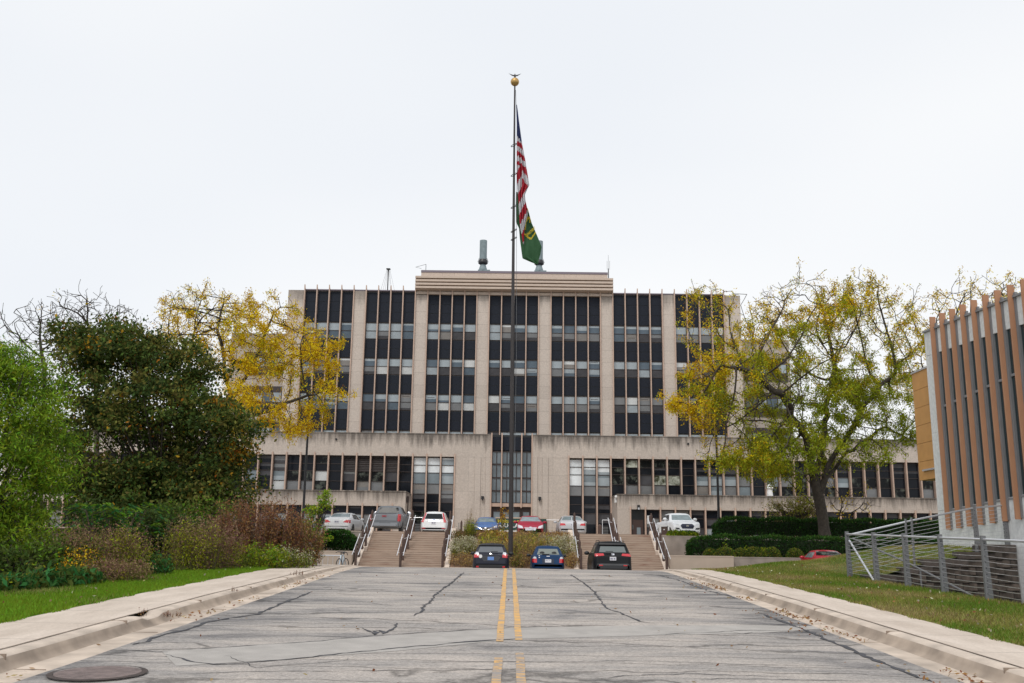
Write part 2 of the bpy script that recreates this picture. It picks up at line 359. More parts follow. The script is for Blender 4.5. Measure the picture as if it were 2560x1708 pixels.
def asphalt():
    m = bpy.data.materials.new('worn_asphalt'); m.use_nodes = True; t = m.node_tree; b = t.nodes['Principled BSDF']
    b.inputs['Roughness'].default_value = .88; b.inputs['Specular IOR Level'].default_value = .25
    g = N(t, 'ShaderNodeNewGeometry'); P_ = g.outputs['Position']
    sp = N(t, 'ShaderNodeSeparateXYZ'); t.links.new(P_, sp.inputs[0])
    # broad worn patches, drawn out across the road
    mp = N(t, 'ShaderNodeMapping'); mp.inputs['Scale'].default_value = (.28, .75, 1); t.links.new(P_, mp.inputs[0])
    n = N(t, 'ShaderNodeTexNoise'); n.inputs['Scale'].default_value = 1.5; n.inputs['Detail'].default_value = 9; n.inputs['Roughness'].default_value = .68; n.inputs['Distortion'].default_value = .7
    t.links.new(mp.outputs[0], n.inputs[0])
    c = N(t, 'ShaderNodeValToRGB'); e = c.color_ramp.elements
    e[0].position = .30; e[0].color = (.155, .148, .148, 1); e[1].position = .60; e[1].color = (.43, .385, .348, 1)
    q = e.new(.43); q.color = (.30, .278, .262, 1)
    # darker, bluer margins near the gutters
    ab = N(t, 'ShaderNodeMath', operation='ABSOLUTE'); t.links.new(sp.outputs['X'], ab.inputs[0])
    mr = N(t, 'ShaderNodeMapRange'); mr.inputs['From Min'].default_value = 3.2; mr.inputs['From Max'].default_value = 4.5
    mr.inputs['To Min'].default_value = 0; mr.inputs['To Max'].default_value = -.12; t.links.new(ab.outputs[0], mr.inputs[0])
    ad = N(t, 'ShaderNodeMath', operation='ADD'); t.links.new(n.outputs['Fac'], ad.inputs[0]); t.links.new(mr.outputs[0], ad.inputs[1])
    t.links.new(ad.outputs[0], c.inputs['Fac'])
    # aggregate
    v = N(t, 'ShaderNodeTexVoronoi'); v.inputs['Scale'].default_value = 55; t.links.new(P_, v.inputs[0])
    n3 = N(t, 'ShaderNodeTexNoise'); n3.inputs['Scale'].default_value = 24; n3.inputs['Detail'].default_value = 6; n3.inputs['Roughness'].default_value = .8; t.links.new(P_, n3.inputs[0])
    r3 = N(t, 'ShaderNodeMapRange'); r3.inputs['From Min'].default_value = .3; r3.inputs['From Max'].default_value = .7; r3.inputs['To Min'].default_value = .56; r3.inputs['To Max'].default_value = 1.42
    t.links.new(n3.outputs['Fac'], r3.inputs[0])
    # hairline cracks running across
    mp2 = N(t, 'ShaderNodeMapping'); mp2.inputs['Scale'].default_value = (.09, .8, 0.0); mp2.inputs['Rotation'].default_value = (0, 0, .06); t.links.new(P_, mp2.inputs[0])
    nd = N(t, 'ShaderNodeTexNoise'); nd.inputs['Scale'].default_value = 1.1; nd.inputs['Detail'].default_value = 5; t.links.new(P_, nd.inputs[0])
    md = N(t, 'ShaderNodeVectorMath', operation='SCALE'); md.inputs['Scale'].default_value = .38; t.links.new(nd.outputs['Color'], md.inputs[0])
    av = N(t, 'ShaderNodeVectorMath', operation='ADD'); t.links.new(mp2.outputs[0], av.inputs[0]); t.links.new(md.outputs[0], av.inputs[1])
    vc = N(t, 'ShaderNodeTexVoronoi', feature='DISTANCE_TO_EDGE'); vc.inputs['Scale'].default_value = 1.5; t.links.new(av.outputs[0], vc.inputs[0])
    rc = N(t, 'ShaderNodeMapRange'); rc.inputs['From Min'].default_value = .004; rc.inputs['From Max'].default_value = .034; rc.inputs['To Min'].default_value = .46; rc.inputs['To Max'].default_value = 1
    t.links.new(vc.outputs['Distance'], rc.inputs[0])
    mu = N(t, 'ShaderNodeMath', operation='MULTIPLY'); t.links.new(r3.outputs[0], mu.inputs[0]); t.links.new(rc.outputs[0], mu.inputs[1])
    hs = N(t, 'ShaderNodeHueSaturation'); t.links.new(c.outputs[0], hs.inputs['Color']); t.links.new(mu.outputs[0], hs.inputs['Value'])
    t.links.new(hs.outputs[0], b.inputs['Base Color'])
    bp = N(t, 'ShaderNodeBump'); bp.inputs['Strength'].default_value = .5; bp.inputs['Distance'].default_value = .008
    t.links.new(v.outputs['Distance'], bp.inputs['Height']); t.links.new(bp.outputs[0], b.inputs['Normal'])
    return m
m_asph = asphalt()
m_patch = mat('smooth_asphalt_patch', (.375, .35, .325), .85, var=.12, vscale=3, bump=.3, bscale=60)
m_crack = mat('open_crack', (.055, .055, .062), .9, var=.3, vscale=5)

# terrain sheet to the horizon, lowered under everything that is laid on it
def zterr(X, Y):
    Z = gside(X, Y)-.06
    Z = np.where((np.abs(X) < 5.2) & (Y < 62), zroad(Y)-.1, Z)
    far = np.clip((np.abs(X)-40)/60, 0, 1); Z = Z*(1-far)
    Z = np.where((X > 8.9) & (Y < wall_line(np.clip(X, 8.95, 13.5))+.2) & (X < 34), -1.2, Z)
    Z = np.where((Y > 53.6), .0, Z)
    return np.where(Y > 120, Z-.3, Z)
xs = np.r_[-900, -400, -200, np.arange(-100, -40, 10), np.arange(-40, -8, 1.), np.arange(-8, 8.9, .5), 8.94, 8.96, np.arange(9.2, 14, .4), np.arange(14, 40, 1.5), np.arange(40, 101, 10), 200, 400, 900]
ys = np.r_[-60, -40, -20, np.arange(-12, 24, 1.), np.arange(24, 30, .25), np.arange(30, 53, 1.), 53.5, 53.7, 60, 80, 120, 200, 400, 900, 1500]
grid_obj('ground', xs, ys, zterr, m_ground)

# road, gutters, kerbs, pavements
yr = np.r_[np.arange(-12, 24, .5), np.arange(24, 36, .25), np.arange(36, 53.9, .75), 53.9]
grid_obj('road', np.linspace(-4.62, 4.55, 14), yr, lambda x, y: zroad(y)+.012*(1-(x/4.6)**2), m_asph)
grid_obj('parking_lot', np.r_[-40, -20, -9, -4.62], np.arange(45.5, 53.6, .5), lambda x, y: zroad(y)+.006, m_asph)
grid_obj('parking_lot', np.r_[4.55, 9, 14, 22, 40], np.arange(45.5, 53.6, .5), lambda x, y: zroad(y)+.006, m_asph)

def kerb_run(name, prof, ys, gap=None):
    """prof: list of (x, dz) swept along the road; a gap pushes the kerb down"""
    vs = []; fs = []; n = len(prof)
    for j, y in enumerate(ys):
        o = off(y)/.15; zr = float(zroad(y))
        for (x, dz) in prof:
            g = 1.0
            if gap and gap[0] < y < gap[1]: g = .68
            wob = .006*math.sin(y*2.3+x)
            vs.append((x+wob, y, zr+dz*(o if dz > .02 else 1)*g))
    for j in range(len(ys)-1):
        for i in range(n-1): fs.append((j*n+i, j*n+i+1, (j+1)*n+i+1, (j+1)*n+i))
    me = bpy.data.meshes.new(name); me.from_pydata(vs, [], fs); me.materials.append(m_kerb); me.materials.append(m_kface); me.materials.append(m_gutter)
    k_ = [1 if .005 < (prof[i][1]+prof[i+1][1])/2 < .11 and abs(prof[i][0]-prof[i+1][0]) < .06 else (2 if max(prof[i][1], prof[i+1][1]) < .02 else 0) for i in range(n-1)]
    me.polygons.foreach_set('material_index', k_*(len(ys)-1))
    me.polygons.foreach_set('use_smooth', [True]*len(fs)); me.update()
    o = link(name, me); o['kind'] = 'structure'; return o
def kerbmat():
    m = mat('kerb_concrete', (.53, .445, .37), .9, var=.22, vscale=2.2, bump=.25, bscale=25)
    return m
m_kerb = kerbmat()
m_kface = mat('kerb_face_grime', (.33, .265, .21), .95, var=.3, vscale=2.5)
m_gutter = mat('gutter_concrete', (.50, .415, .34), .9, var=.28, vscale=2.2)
yk = np.r_[np.arange(-12, 30, .2), np.arange(30, 46, .75)]
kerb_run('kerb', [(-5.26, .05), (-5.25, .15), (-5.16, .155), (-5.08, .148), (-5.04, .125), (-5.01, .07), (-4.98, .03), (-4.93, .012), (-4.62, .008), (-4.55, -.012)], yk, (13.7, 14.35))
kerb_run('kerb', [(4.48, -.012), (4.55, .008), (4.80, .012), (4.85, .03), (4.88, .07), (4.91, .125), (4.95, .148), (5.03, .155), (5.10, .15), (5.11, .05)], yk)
def walkmat():
    m = bpy.data.materials.new('pavement_concrete'); m.use_nodes = True; t = m.node_tree; b = t.nodes['Principled BSDF']
    b.inputs['Roughness'].default_value = .9; b.inputs['Specular IOR Level'].default_value = .2
    g = N(t, 'ShaderNodeNewGeometry'); sp = N(t, 'ShaderNodeSeparateXYZ'); t.links.new(g.outputs['Position'], sp.inputs[0])
    mp = N(t, 'ShaderNodeMapping'); mp.inputs['Scale'].default_value = (2, .5, 1); t.links.new(g.outputs['Position'], mp.inputs[0])
    n = N(t, 'ShaderNodeTexNoise'); n.inputs['Scale'].default_value = 1.1; n.inputs['Detail'].default_value = 9; n.inputs['Roughness'].default_value = .65; t.links.new(mp.outputs[0], n.inputs[0])
    c = N(t, 'ShaderNodeValToRGB'); e = c.color_ramp.elements; e[0].position = .3; e[0].color = (.47, .395, .33, 1); e[1].position = .6; e[1].color = (.61, .525, .45, 1)
    t.links.new(n.outputs['Fac'], c.inputs['Fac'])
    md = N(t, 'ShaderNodeMath', operation='MODULO'); md.inputs[1].default_value = 1.55
    a = N(t, 'ShaderNodeMath', operation='ADD'); a.inputs[1].default_value = 40; t.links.new(sp.outputs['Y'], a.inputs[0]); t.links.new(a.outputs[0], md.inputs[0])
    r = N(t, 'ShaderNodeMapRange'); r.inputs['From Min'].default_value = .012; r.inputs['From Max'].default_value = .03; r.inputs['To Min'].default_value = .55; r.inputs['To Max'].default_value = 1
    t.links.new(md.outputs[0], r.inputs[0])
    nf = N(t, 'ShaderNodeTexNoise'); nf.inputs['Scale'].default_value = 30; nf.inputs['Detail'].default_value = 5; t.links.new(g.outputs['Position'], nf.inputs[0])
    rf = N(t, 'ShaderNodeMapRange'); rf.inputs['From Min'].default_value = .3; rf.inputs['From Max'].default_value = .7; rf.inputs['To Min'].default_value = .9; rf.inputs['To Max'].default_value = 1.08; t.links.new(nf.outputs['Fac'], rf.inputs[0])
    mu = N(t, 'ShaderNodeMath', operation='MULTIPLY'); t.links.new(r.outputs[0], mu.inputs[0]); t.links.new(rf.outputs[0], mu.inputs[1])
    hs = N(t, 'ShaderNodeHueSaturation'); t.links.new(c.outputs[0], hs.inputs['Color']); t.links.new(mu.outputs[0], hs.inputs['Value']); t.links.new(hs.outputs[0], b.inputs['Base Color'])
    return m
m_walk = walkmat()
grid_obj('pavement', np.linspace(-6.45, -5.25, 4), yk, lambda x, y: zroad(y)+off(y)+.003, m_walk)
grid_obj('pavement', np.linspace(5.10, 5.98, 4), yk, lambda x, y: zroad(y)+off(y)+.003, m_walk)

mb = MB()
for y in np.arange(-8.3, 28, 3.05):
    for xa_, xb_, d_ in ((-5.25, -5.03, .158), (4.9, 5.1, .158)):
        z = float(zroad(y)); o_ = float(off(y))/.15
        mb.box(xa_, xb_, y, y+.016, z+.02, z+d_*o_)
        mb.box(*((xb_, -4.62) if xa_ < 0 else (4.56, xa_)), y, y+.016, z-.02, z+.0155)
for y0_ in np.arange(-10, 27, .6):
    for x_ in (-5.262, 5.106): mb.quad((x_-.007, y0_, float(zroad(y0_)+off(y0_))+.008), (x_+.009, y0_, float(zroad(y0_)+off(y0_))+.008), (x_+.009, y0_+.6, float(zroad(y0_+.6)+off(y0_+.6))+.008), (x_-.009, y0_+.6, float(zroad(y0_+.6)+off(y0_+.6))+.008))
o = mb.build('concrete_joints', mat('joint_dirt', (.27, .21, .165), .95, var=.3, vscale=4)); o['kind'] = 'structure'
# yellow centre line: two rows of worn paint, one object per line
def ribbon(mb, pts, ws, dz, mi=0, zf=None):
    zf = zf or (lambda x, y: zroad(y)+.012*(1-(x/4.6)**2))
    L = []; n = len(pts)
    for i, (x, y) in enumerate(pts):
        a = pts[max(i-1, 0)]; b = pts[min(i+1, n-1)]
        dx, dy = b[0]-a[0], b[1]-a[1]; l = math.hypot(dx, dy) or 1
        ww = ws[i] if hasattr(ws, '__len__') else ws
        nx, ny = -dy/l*ww/2, dx/l*ww/2
        for s in (1, -1):
            X, Y = x+nx*s, y+ny*s; L.append((X, Y, float(zf(X, Y))+dz))
    mb.add(L, [(2*i, 2*i+1, 2*i+3, 2*i+2) for i in range(n-1)], mi)
def paintmat():
    m = bpy.data.materials.new('worn_yellow_paint'); m.use_nodes = True; t = m.node_tree; b = t.nodes['Principled BSDF']
    g = N(t, 'ShaderNodeNewGeometry'); n = N(t, 'ShaderNodeTexNoise'); n.inputs['Scale'].default_value = 7; n.inputs['Detail'].default_value = 9; n.inputs['Roughness'].default_value = .75
    mp = N(t, 'ShaderNodeMapping'); mp.inputs['Scale'].default_value = (.6, 1.3, 1); t.links.new(g.outputs['Position'], mp.inputs[0]); t.links.new(mp.outputs[0], n.inputs[0])
    sp = N(t, 'ShaderNodeSeparateXYZ'); t.links.new(g.outputs['Position'], sp.inputs[0])
    r = N(t, 'ShaderNodeMapRange'); r.inputs['From Min'].default_value = 8; r.inputs['From Max'].default_value = 15; r.inputs['To Min'].default_value = -.07; r.inputs['To Max'].default_value = .07
    t.links.new(sp.outputs['Y'], r.inputs[0]); a = N(t, 'ShaderNodeMath', operation='ADD'); t.links.new(n.outputs['Fac'], a.inputs[0]); t.links.new(r.outputs[0], a.inputs[1])
    c = N(t, 'ShaderNodeValToRGB'); e = c.color_ramp.elements; e[0].position = .44; e[0].color = (.29, .26, .24, 1); e[1].position = .60; e[1].color = (.66, .38, .12, 1)
    t.links.new(a.outputs[0], c.inputs['Fac']); t.links.new(c.outputs[0], b.inputs['Base Color']); b.inputs['Roughness'].default_value = .85
    return m
m_yel = paintmat()
for cx in (-.135, .105):
    mb = MB()
    segs = [(-10, 11.6), (12.6, 30)] if cx < 0 else [(-10, 11.75), (12.75, 30)]
    for a, b in segs:
        yy = np.arange(a, b, .4); ribbon(mb, [(cx-.0028*(y-10)+.004*math.sin(y*3), y) for y in yy], .092, .006)
    o = mb.build('centre_line_marking', m_yel); o['kind'] = 'structure'
# lighter patch strip across the road and the open cracks
def rz(x, y): return zroad(y)+.012*(1-(x/4.6)**2)
def road_pt(px, py):
    d = Fw + Rt*((px-1280)/FPX) - Up*((py-854)/FPX); t = (0-1.6)/(d.z-.032*d.y)
    p = CAM+d*t; return (p.x, p.y)
mb = MB()
lo = [road_pt(*p) for p in [(440, 1667), (700, 1652), (1000, 1630), (1280, 1601), (1600, 1592), (1900, 1584), (2050, 1573)]]
hi = [road_pt(*p) for p in [(405, 1630), (700, 1610), (1000, 1590), (1280, 1572), (1600, 1566), (1900, 1565), (2035, 1566)]]
L = []
for (a, b) in zip(lo, hi):
    for (x, y) in (a, b): L.append((x, y, float(rz(x, y))+.003))
mb.add(L, [(2*i, 2*i+2, 2*i+3, 2*i+1) for i in range(len(lo)-1)])
o = mb.build('road_patch', m_patch); o['kind'] = 'structure'
cracks = [  # photo pixels, half widths in metres
 ([(1160, 1432), (1125, 1462), (1085, 1490), (1078, 1504), (1058, 1520), (1053, 1533), (1022, 1543)], .035),
 ([(988, 1560), (985, 1574), (960, 1587), (945, 1578), (940, 1590), (905, 1572)], .04),
 ([(1425, 1437), (1455, 1456), (1482, 1478), (1500, 1500), (1515, 1522), (1545, 1533), (1600, 1556), (1640, 1563)], .03),
 ([(1300, 1556), (1350, 1560), (1400, 1565)], .02),
 ([(405, 1630), (600, 1618), (800, 1605), (960, 1590), (1280, 1572), (1500, 1567)], .018),
 ([(415, 1637), (470, 1655), (540, 1664), (700, 1654), (900, 1632), (1150, 1610), (1300, 1600)], .03),
 ([(1120, 1611), (1220, 1604), (1290, 1600)], .05),
 ([(290, 1612), (370, 1606), (375, 1595), (470, 1575), (520, 1555), (640, 1537), (680, 1520), (780, 1480)], .05),
 ([(300, 1625), (420, 1632)], .03),
 ([(380, 1690), (600, 1683), (900, 1680), (1150, 1678), (1400, 1676)], .014),
 ([(1000, 1658), (1300, 1659), (1600, 1655), (1850, 1664), (2100, 1668)], .012),
 ([(1680, 1700), (1900, 1702), (2200, 1706)], .014),
 ([(1480, 1708), (1560, 1693), (1750, 1688), (2000, 1696)], .014),
 ([(1905, 1535), (1960, 1556), (2020, 1578), (2080, 1605), (2160, 1640), (2260, 1680), (2330, 1706)], .055),
 ([(1640, 1437), (1700, 1452), (1760, 1475), (1820, 1490), (1880, 1498)], .03),
 ([(1600, 1592), (1830, 1580), (1870, 1577), (1990, 1580), (2120, 1590)], .018),
 ([(1820, 1580), (1850, 1586), (1900, 1582)], .03),
 ([(560, 1640), (640, 1672), (860, 1655), (870, 1648)], .012),
 ([(1160, 1510), (1350, 1514), (1500, 1505)], .014),
 ([(980, 1485), (1180, 1490)], .01), ([(700, 1500), (900, 1505), (1000, 1520)], .01),
]
mb = MB()
for pts, hw in cracks:
    q = [road_pt(*p) for p in pts]; fine = []
    for a, b in zip(q[:-1], q[1:]):
        n = max(2, int(math.hypot(b[0]-a[0], b[1]-a[1])/.12))
        for i in range(n): fine.append((a[0]+(b[0]-a[0])*i/n+random.gauss(0, .018), a[1]+(b[1]-a[1])*i/n+random.gauss(0, .018)))
    fine.append(q[-1]); fine = [(min(max(x, -4.5), 4.45), y) for x, y in fine]
    ww = [hw*1.35*(.3+1.1*random.random())*min(1, .2+min(i, len(fine)-1-i)*.2) for i in range(len(fine))]
    ribbon(mb, fine, ww, .006, zf=rz)
o = mb.build('road_cracks', m_crack); o['kind'] = 'structure'
# sunken slab on the left pavement and joint weeds, leaf litter in the gutters
lit = []; litm = []
for i in range(1500):
    s = random.random(); y = 7+20*random.random()**.8
    if s < .72: x = random.gauss(4.62, .07) if random.random() < .75 else random.gauss(4.3, .2)
    elif s < .93: x = random.gauss(-4.72, .1)
    else: x = random.uniform(-4.5, 4.4)
    if math.sin(y*2.1+x)+math.sin(y*.9) < random.uniform(-.6, .9) and s < .93: continue
    lit.append((x, y, float(zroad(y))+.03)); litm.append(random.choice([0, 0, 1]))
C = np.array(lit); n = len(C); D = rng.normal(size=(n, 3)); D[:, 2] *= .25
me = np_mesh('leaf_litter', leaf_quads(C, rng.uniform(.03, .075, n), rng.uniform(.015, .035, n), D), 4, [LF['rust'], LF['tanl']], litm)
o = link('leaf_litter', me); tag(o, 'brown fallen leaves lying in the kerb gutters', 'leaf litter', kind='stuff')

# manhole cover
mh = empty('manhole_cover', (-4.02, 9.82, float(rz(-4.02, 9.82))), 'round rusty iron manhole cover in the asphalt by the left kerb', 'manhole cover')
m_iron = mat('rusty_iron', (.19, .145, .135), .7, metal=.3, var=.3, vscale=9, bump=.5, bscale=40)
mb = MB(); A = [(math.cos(2*math.pi*i/40), math.sin(2*math.pi*i/40)) for i in range(40)]
vs = [(mh.location.x+.40*a, mh.location.y+.30*b*1.33, float(rz(0, mh.location.y+.4*b))+.012) for a, b in A]
mb.add(vs, [tuple(range(40))]); mb.build('lid', m_iron, mh)
mb = MB()
for i in range(40):
    a, b = A[i], A[(i+1) % 40]
    f = lambda q, r, d: (mh.location.x+r*q[0], mh.location.y+r*q[1], float(rz(0, mh.location.y+r*q[1]))+d)
    mb.quad(f(a, .405, .016), f(b, .405, .016), f(b, .46, .010), f(a, .46, .010))
mb.build('rim', mat('iron_frame', (.05, .035, .03), .8, var=.3, vscale=8), mh)

# ------------------------------------------------------------------ lawns
def bed_edge(y): return np.interp(y, [0, 14, 17, 20.3, 23.5, 26.5, 30, 46], [-9.6, -9.3, -8.9, -8.6, -8.2, -7.3, -6.9, -6.9])
yl = np.arange(-10, 46, .5)
def strip_obj(name, x0f, x1f, ys, nx, zf, m):
    vs = []; fs = []
    for y in ys:
        a, b = float(x0f(y)), float(x1f(y))
        for i in range(nx):
            x = a+(b-a)*i/(nx-1); vs.append((x, y, float(zf(x, y))))
    for j in range(len(ys)-1):
        for i in range(nx-1): fs.append((j*nx+i, j*nx+i+1, (j+1)*nx+i+1, (j+1)*nx+i))
    me = bpy.data.meshes.new(name); me.from_pydata(vs, [], fs); me.materials.append(m)
    me.polygons.foreach_set('use_smooth', [True]*len(fs)); me.update(); o = link(name, me); o['kind'] = 'structure'; return o
strip_obj('lawn', lambda y: -11, lambda y: -6.44, yl, 8, lambda x, y: gside(x, y)+.002, m_lawnL)
strip_obj('lawn', lambda y: 5.97, lambda y: 8.95, yl, 8, lambda x, y: gside(x, y)+.002, m_lawnR)
vs = []; fs = []; xg = np.r_[np.arange(8.95, 13.46, .25), np.arange(14, 40, 1.5)]; nt_ = 24
for x in xg:
    y0 = float(wall_line(min(x, 13.4)))+.12 if x < 13.5 else 32.5
    for j in range(nt_):
        y = y0+(46-y0)*(j/(nt_-1))**1.3; vs.append((x, y, float(gside(min(x, 16), y))+.002))
for i in range(len(xg)-1):
    for j in range(nt_-1): fs.append((i*nt_+j, (i+1)*nt_+j, (i+1)*nt_+j+1, i*nt_+j+1))
me = bpy.data.meshes.new('lawn'); me.from_pydata(vs, [], fs); me.materials.append(m_lawnR); me.polygons.foreach_set('use_smooth', [True]*len(fs)); me.update()
o = link('lawn', me); o['kind'] = 'structure'
m_bladeL = [leafmat('blade_bright', (.17, .28, .02)), leafmat('blade_mid', (.11, .21, .015)), leafmat('blade_straw', (.30, .27, .10))]
m_bladeR = [leafmat('blade_dull', (.13, .20, .025)), leafmat('blade_dry', (.25, .24, .06)), leafmat('blade_tan', (.34, .26, .12))]
def blades(name, label, X, Y, mats, p, h=(.03, .075)):
    n = len(X); Z = gside(X, Y)+.0; hh = rng.uniform(*h, n); a = rng.uniform(0, 2*np.pi, n); wd = rng.uniform(.004, .009, n)
    # blotches of dry grass come from the place on the lawn
    f = np.sin(X*2.1+1.3*np.sin(Y*.9))+np.sin(Y*1.3+X)+rng.normal(0, .8, n)
    mi = np.where(f > p[1], 2, np.where(f > p[0], 1, 0))
    B = np.stack([X, Y, Z], -1); s = np.stack([np.cos(a)*wd, np.sin(a)*wd, np.zeros(n)], -1)
    tip = B+np.stack([rng.normal(0, .45, n)*hh, rng.normal(0, .45, n)*hh, hh], -1)
    me = np_mesh(name, np.stack([B-s, B+s, tip], 1).reshape(-1, 3), 3, mats, mi)
    o = link(name, me); return tag(o, label, 'grass', kind='stuff')
def spread(n, ya, yb, x0f, x1f, k=1.6):
    Y = ya+(yb-ya)*rng.random(n)**k; x0 = x0f(Y); x1 = x1f(Y); return x0+(x1-x0)*rng.random(n), Y
X, Y = spread(90000, 11, 30, lambda y: bed_edge(y)-.4, lambda y: -6.42+.05*np.sin(y*5), 1.5)
blades('grass', 'bright green mown grass between the pavement and the left bed', X, Y, m_bladeL, (.6, 1.7), (.03, .085))
X, Y = spread(80000, 9, 33, lambda y: 5.95+.05*np.sin(y*5), lambda y: 8.98+0*y, 1.4)
X2 = rng.uniform(8.95, 14.5, 26000); Y2 = wall_line(np.clip(X2, 8.95, 13.4))+.15+9*rng.random(26000)
k = (X2 < 13.4) | (Y2 > 32.6)
blades('grass', 'patchy green and straw grass sloping up to the cable railing', np.r_[X, X2[k]], np.r_[Y, Y2[k]], m_bladeR, (-.5, 1.5), (.03, .07))

# ------------------------------------------------------------------ plaza, terraces, retaining walls, stairs
m_plaza = mat('plaza_concrete', (.42, .35, .29), .9, var=.1, vscale=1.2)
yp = [60.0, 60.7, 62, 64, 70, 72, 76, 92]; zp = [2.36, 2.35, 2.2, 2.15, 2.13, 2.15, 2.36, 2.40]
def zplaza(y): return float(np.interp(y, yp, zp))
mb = MB()
for a, b in zip(yp[:-1], yp[1:]):
    mb.quad((-60, a, zplaza(a)), (60, a, zplaza(a)), (60, b, zplaza(b)), (-60, b, zplaza(b)))
mb.quad((-60, 60, -.5), (60, 60, -.5), (60, 60, 2.36), (-60, 60, 2.36))
o = mb.build('plaza', m_plaza); o['kind'] = 'structure'
ZT = 1.17     # planting terrace either side of the stairs
for sx, x0, x1 in ((-1, -60, -8.75), (1, 8.62, 60)):
    mb = MB(); mb.quad((x0, 54.9, ZT-.03), (x1, 54.9, ZT-.03), (x1, 58.2, ZT-.02), (x0, 58.2, ZT-.02))
    mb.quad((x0, 58.5, 2.26), (x1, 58.5, 2.26), (x1, 60, 2.3), (x0, 60, 2.3))
    o = mb.build('planting_terrace', M_['mulch']); o['kind'] = 'structure'
def rwall(x0, x1, y0, y1, z0, z1, m, label, cap=None):
    o = empty('retaining_wall', ((x0+x1)/2, y0, z0), label, 'retaining wall')
    mb = MB(); mb.box(x0, x1, y0, y1, z0, z1-.06); mb.build('wall', m, o)
    mb = MB(); mb.box(x0-.012, x1+.012, y0-.015, y1, z1-.06, z1); mb.build('coping', cap or m, o)
tancap = mat('tan_coping', (.48, .385, .31), .85, var=.05, vscale=3)
rwall(-14.5, -8.86, 54.4, 54.9, -.3, ZT+.02, M_['tan'], 'low tan retaining wall behind the bicycle, left of the stairs', tancap)
rwall(8.72, 12.25, 54.4, 54.9, -.3, ZT+.02, M_['tan'], 'low tan retaining wall right of the stairs', tancap)
rwall(12.27, 40, 54.7, 55.1, -.3, ZT-.02, M_['grwall'], 'low grey concrete retaining wall behind the red car by the lawn', M_['grwall'])
rwall(-14.5, -8.9, 58.2, 58.5, .9, 2.30, M_['grwall'], 'upper grey retaining wall behind the clipped yew, left of the stairs', M_['grwall'])
rwall(8.72, 40, 58.2, 58.5, .9, 2.30, M_['grwall'], 'upper grey retaining wall behind the lower yew hedge', M_['grwall'])

def stairmat():
    m = bpy.data.materials.new('stair_concrete'); m.use_nodes = True; t = m.node_tree; b = t.nodes['Principled BSDF']
    b.inputs['Roughness'].default_value = .9; b.inputs['Specular IOR Level'].default_value = .2
    g = N(t, 'ShaderNodeNewGeometry'); mp = N(t, 'ShaderNodeMapping'); mp.inputs['Scale'].default_value = (.5, 1, 5); t.links.new(g.outputs['Position'], mp.inputs[0])
    n = N(t, 'ShaderNodeTexNoise'); n.inputs['Scale'].default_value = 1.2; n.inputs['Detail'].default_value = 6; n.inputs['Roughness'].default_value = .7; t.links.new(mp.outputs[0], n.inputs[0])
    c = N(t, 'ShaderNodeValToRGB'); e = c.color_ramp.elements; e[0].position = .30; e[0].color = (.24, .125, .09, 1); e[1].position = .56; e[1].color = (.43, .34, .275, 1)
    q = e.new(.42); q.color = (.385, .295, .235, 1)
    t.links.new(n.outputs['Fac'], c.inputs['Fac']); t.links.new(c.outputs[0], b.inputs['Base Color'])
    return m
m_stair = stairmat()
m_nose = mat('dark_step_edge', (.31, .225, .175), .9, var=.3, vscale=2)  # darker strip along each step edge, sets the steps apart
NST = 9
def zstep(y):          # tread height seen at y
    if y < 54.0: return .13
    if y < 56.45: return .13+ (1.17-.13)*min(NST, math.floor((y-54.0)/(2.45/NST))+1)/NST
    if y < 57.55: return 1.17
    return 1.17+(2.36-1.17)*min(NST, math.floor((y-57.55)/(2.45/NST))+1)/NST
def staircase(x0, x1, label):
    o = empty('concrete_staircase', ((x0+x1)/2, 54, .13), label, 'staircase')
    mb = MB(); pts = [(54.0, -.2)]
    for k in range(NST): pts += [(54.0+2.45/NST*k, .13+1.04*(k)/NST), (54.0+2.45/NST*k, .13+1.04*(k+1)/NST)]
    for k in range(NST): pts += [(57.55+2.45/NST*k, 1.17+1.19*k/NST), (57.55+2.45/NST*k, 1.17+1.19*(k+1)/NST)]
    pts += [(60.0, 2.362), (60.0, -.2)]
    mb.prismx(pts[::-1], x0, x1)
    for k in range(2*NST+1):
        y, z = (54.0+2.45/NST*k, .13+1.04*(k+1)/NST) if k < NST else (57.55+2.45/NST*(k-NST), 1.17+1.19*(k+1-NST)/NST)
        if k == 2*NST: break
        mb.box(x0+.004, x1-.004, y-.010, y+.03, z-.024, z+.004, 1)
    mb.build('steps', [m_stair, m_nose], o)
    for xa, xb in ((x0-.28, x0-.003), (x1+.003, x1+.28)):
        mb = MB(); mb.prismx([(53.75, -.2), (60.25, -.2), (60.25, 2.5), (59.9, 2.6), (57.6, 1.42), (56.55, 1.40), (56.45, 1.32), (54.0, .33), (53.75, .30)][::-1], xa, xb)
        mb.build('cheek_wall', M_['cheek'], o, bevel=.02)
    return o
SX = [(-8.5, -3.72), (3.68, 8.4)]
staircase(*SX[0], 'wide concrete stairs left of the flagpole planter, with the grey pickup at the top')
staircase(*SX[1], 'wide concrete stairs right of the flagpole planter, behind the black sport utility car')

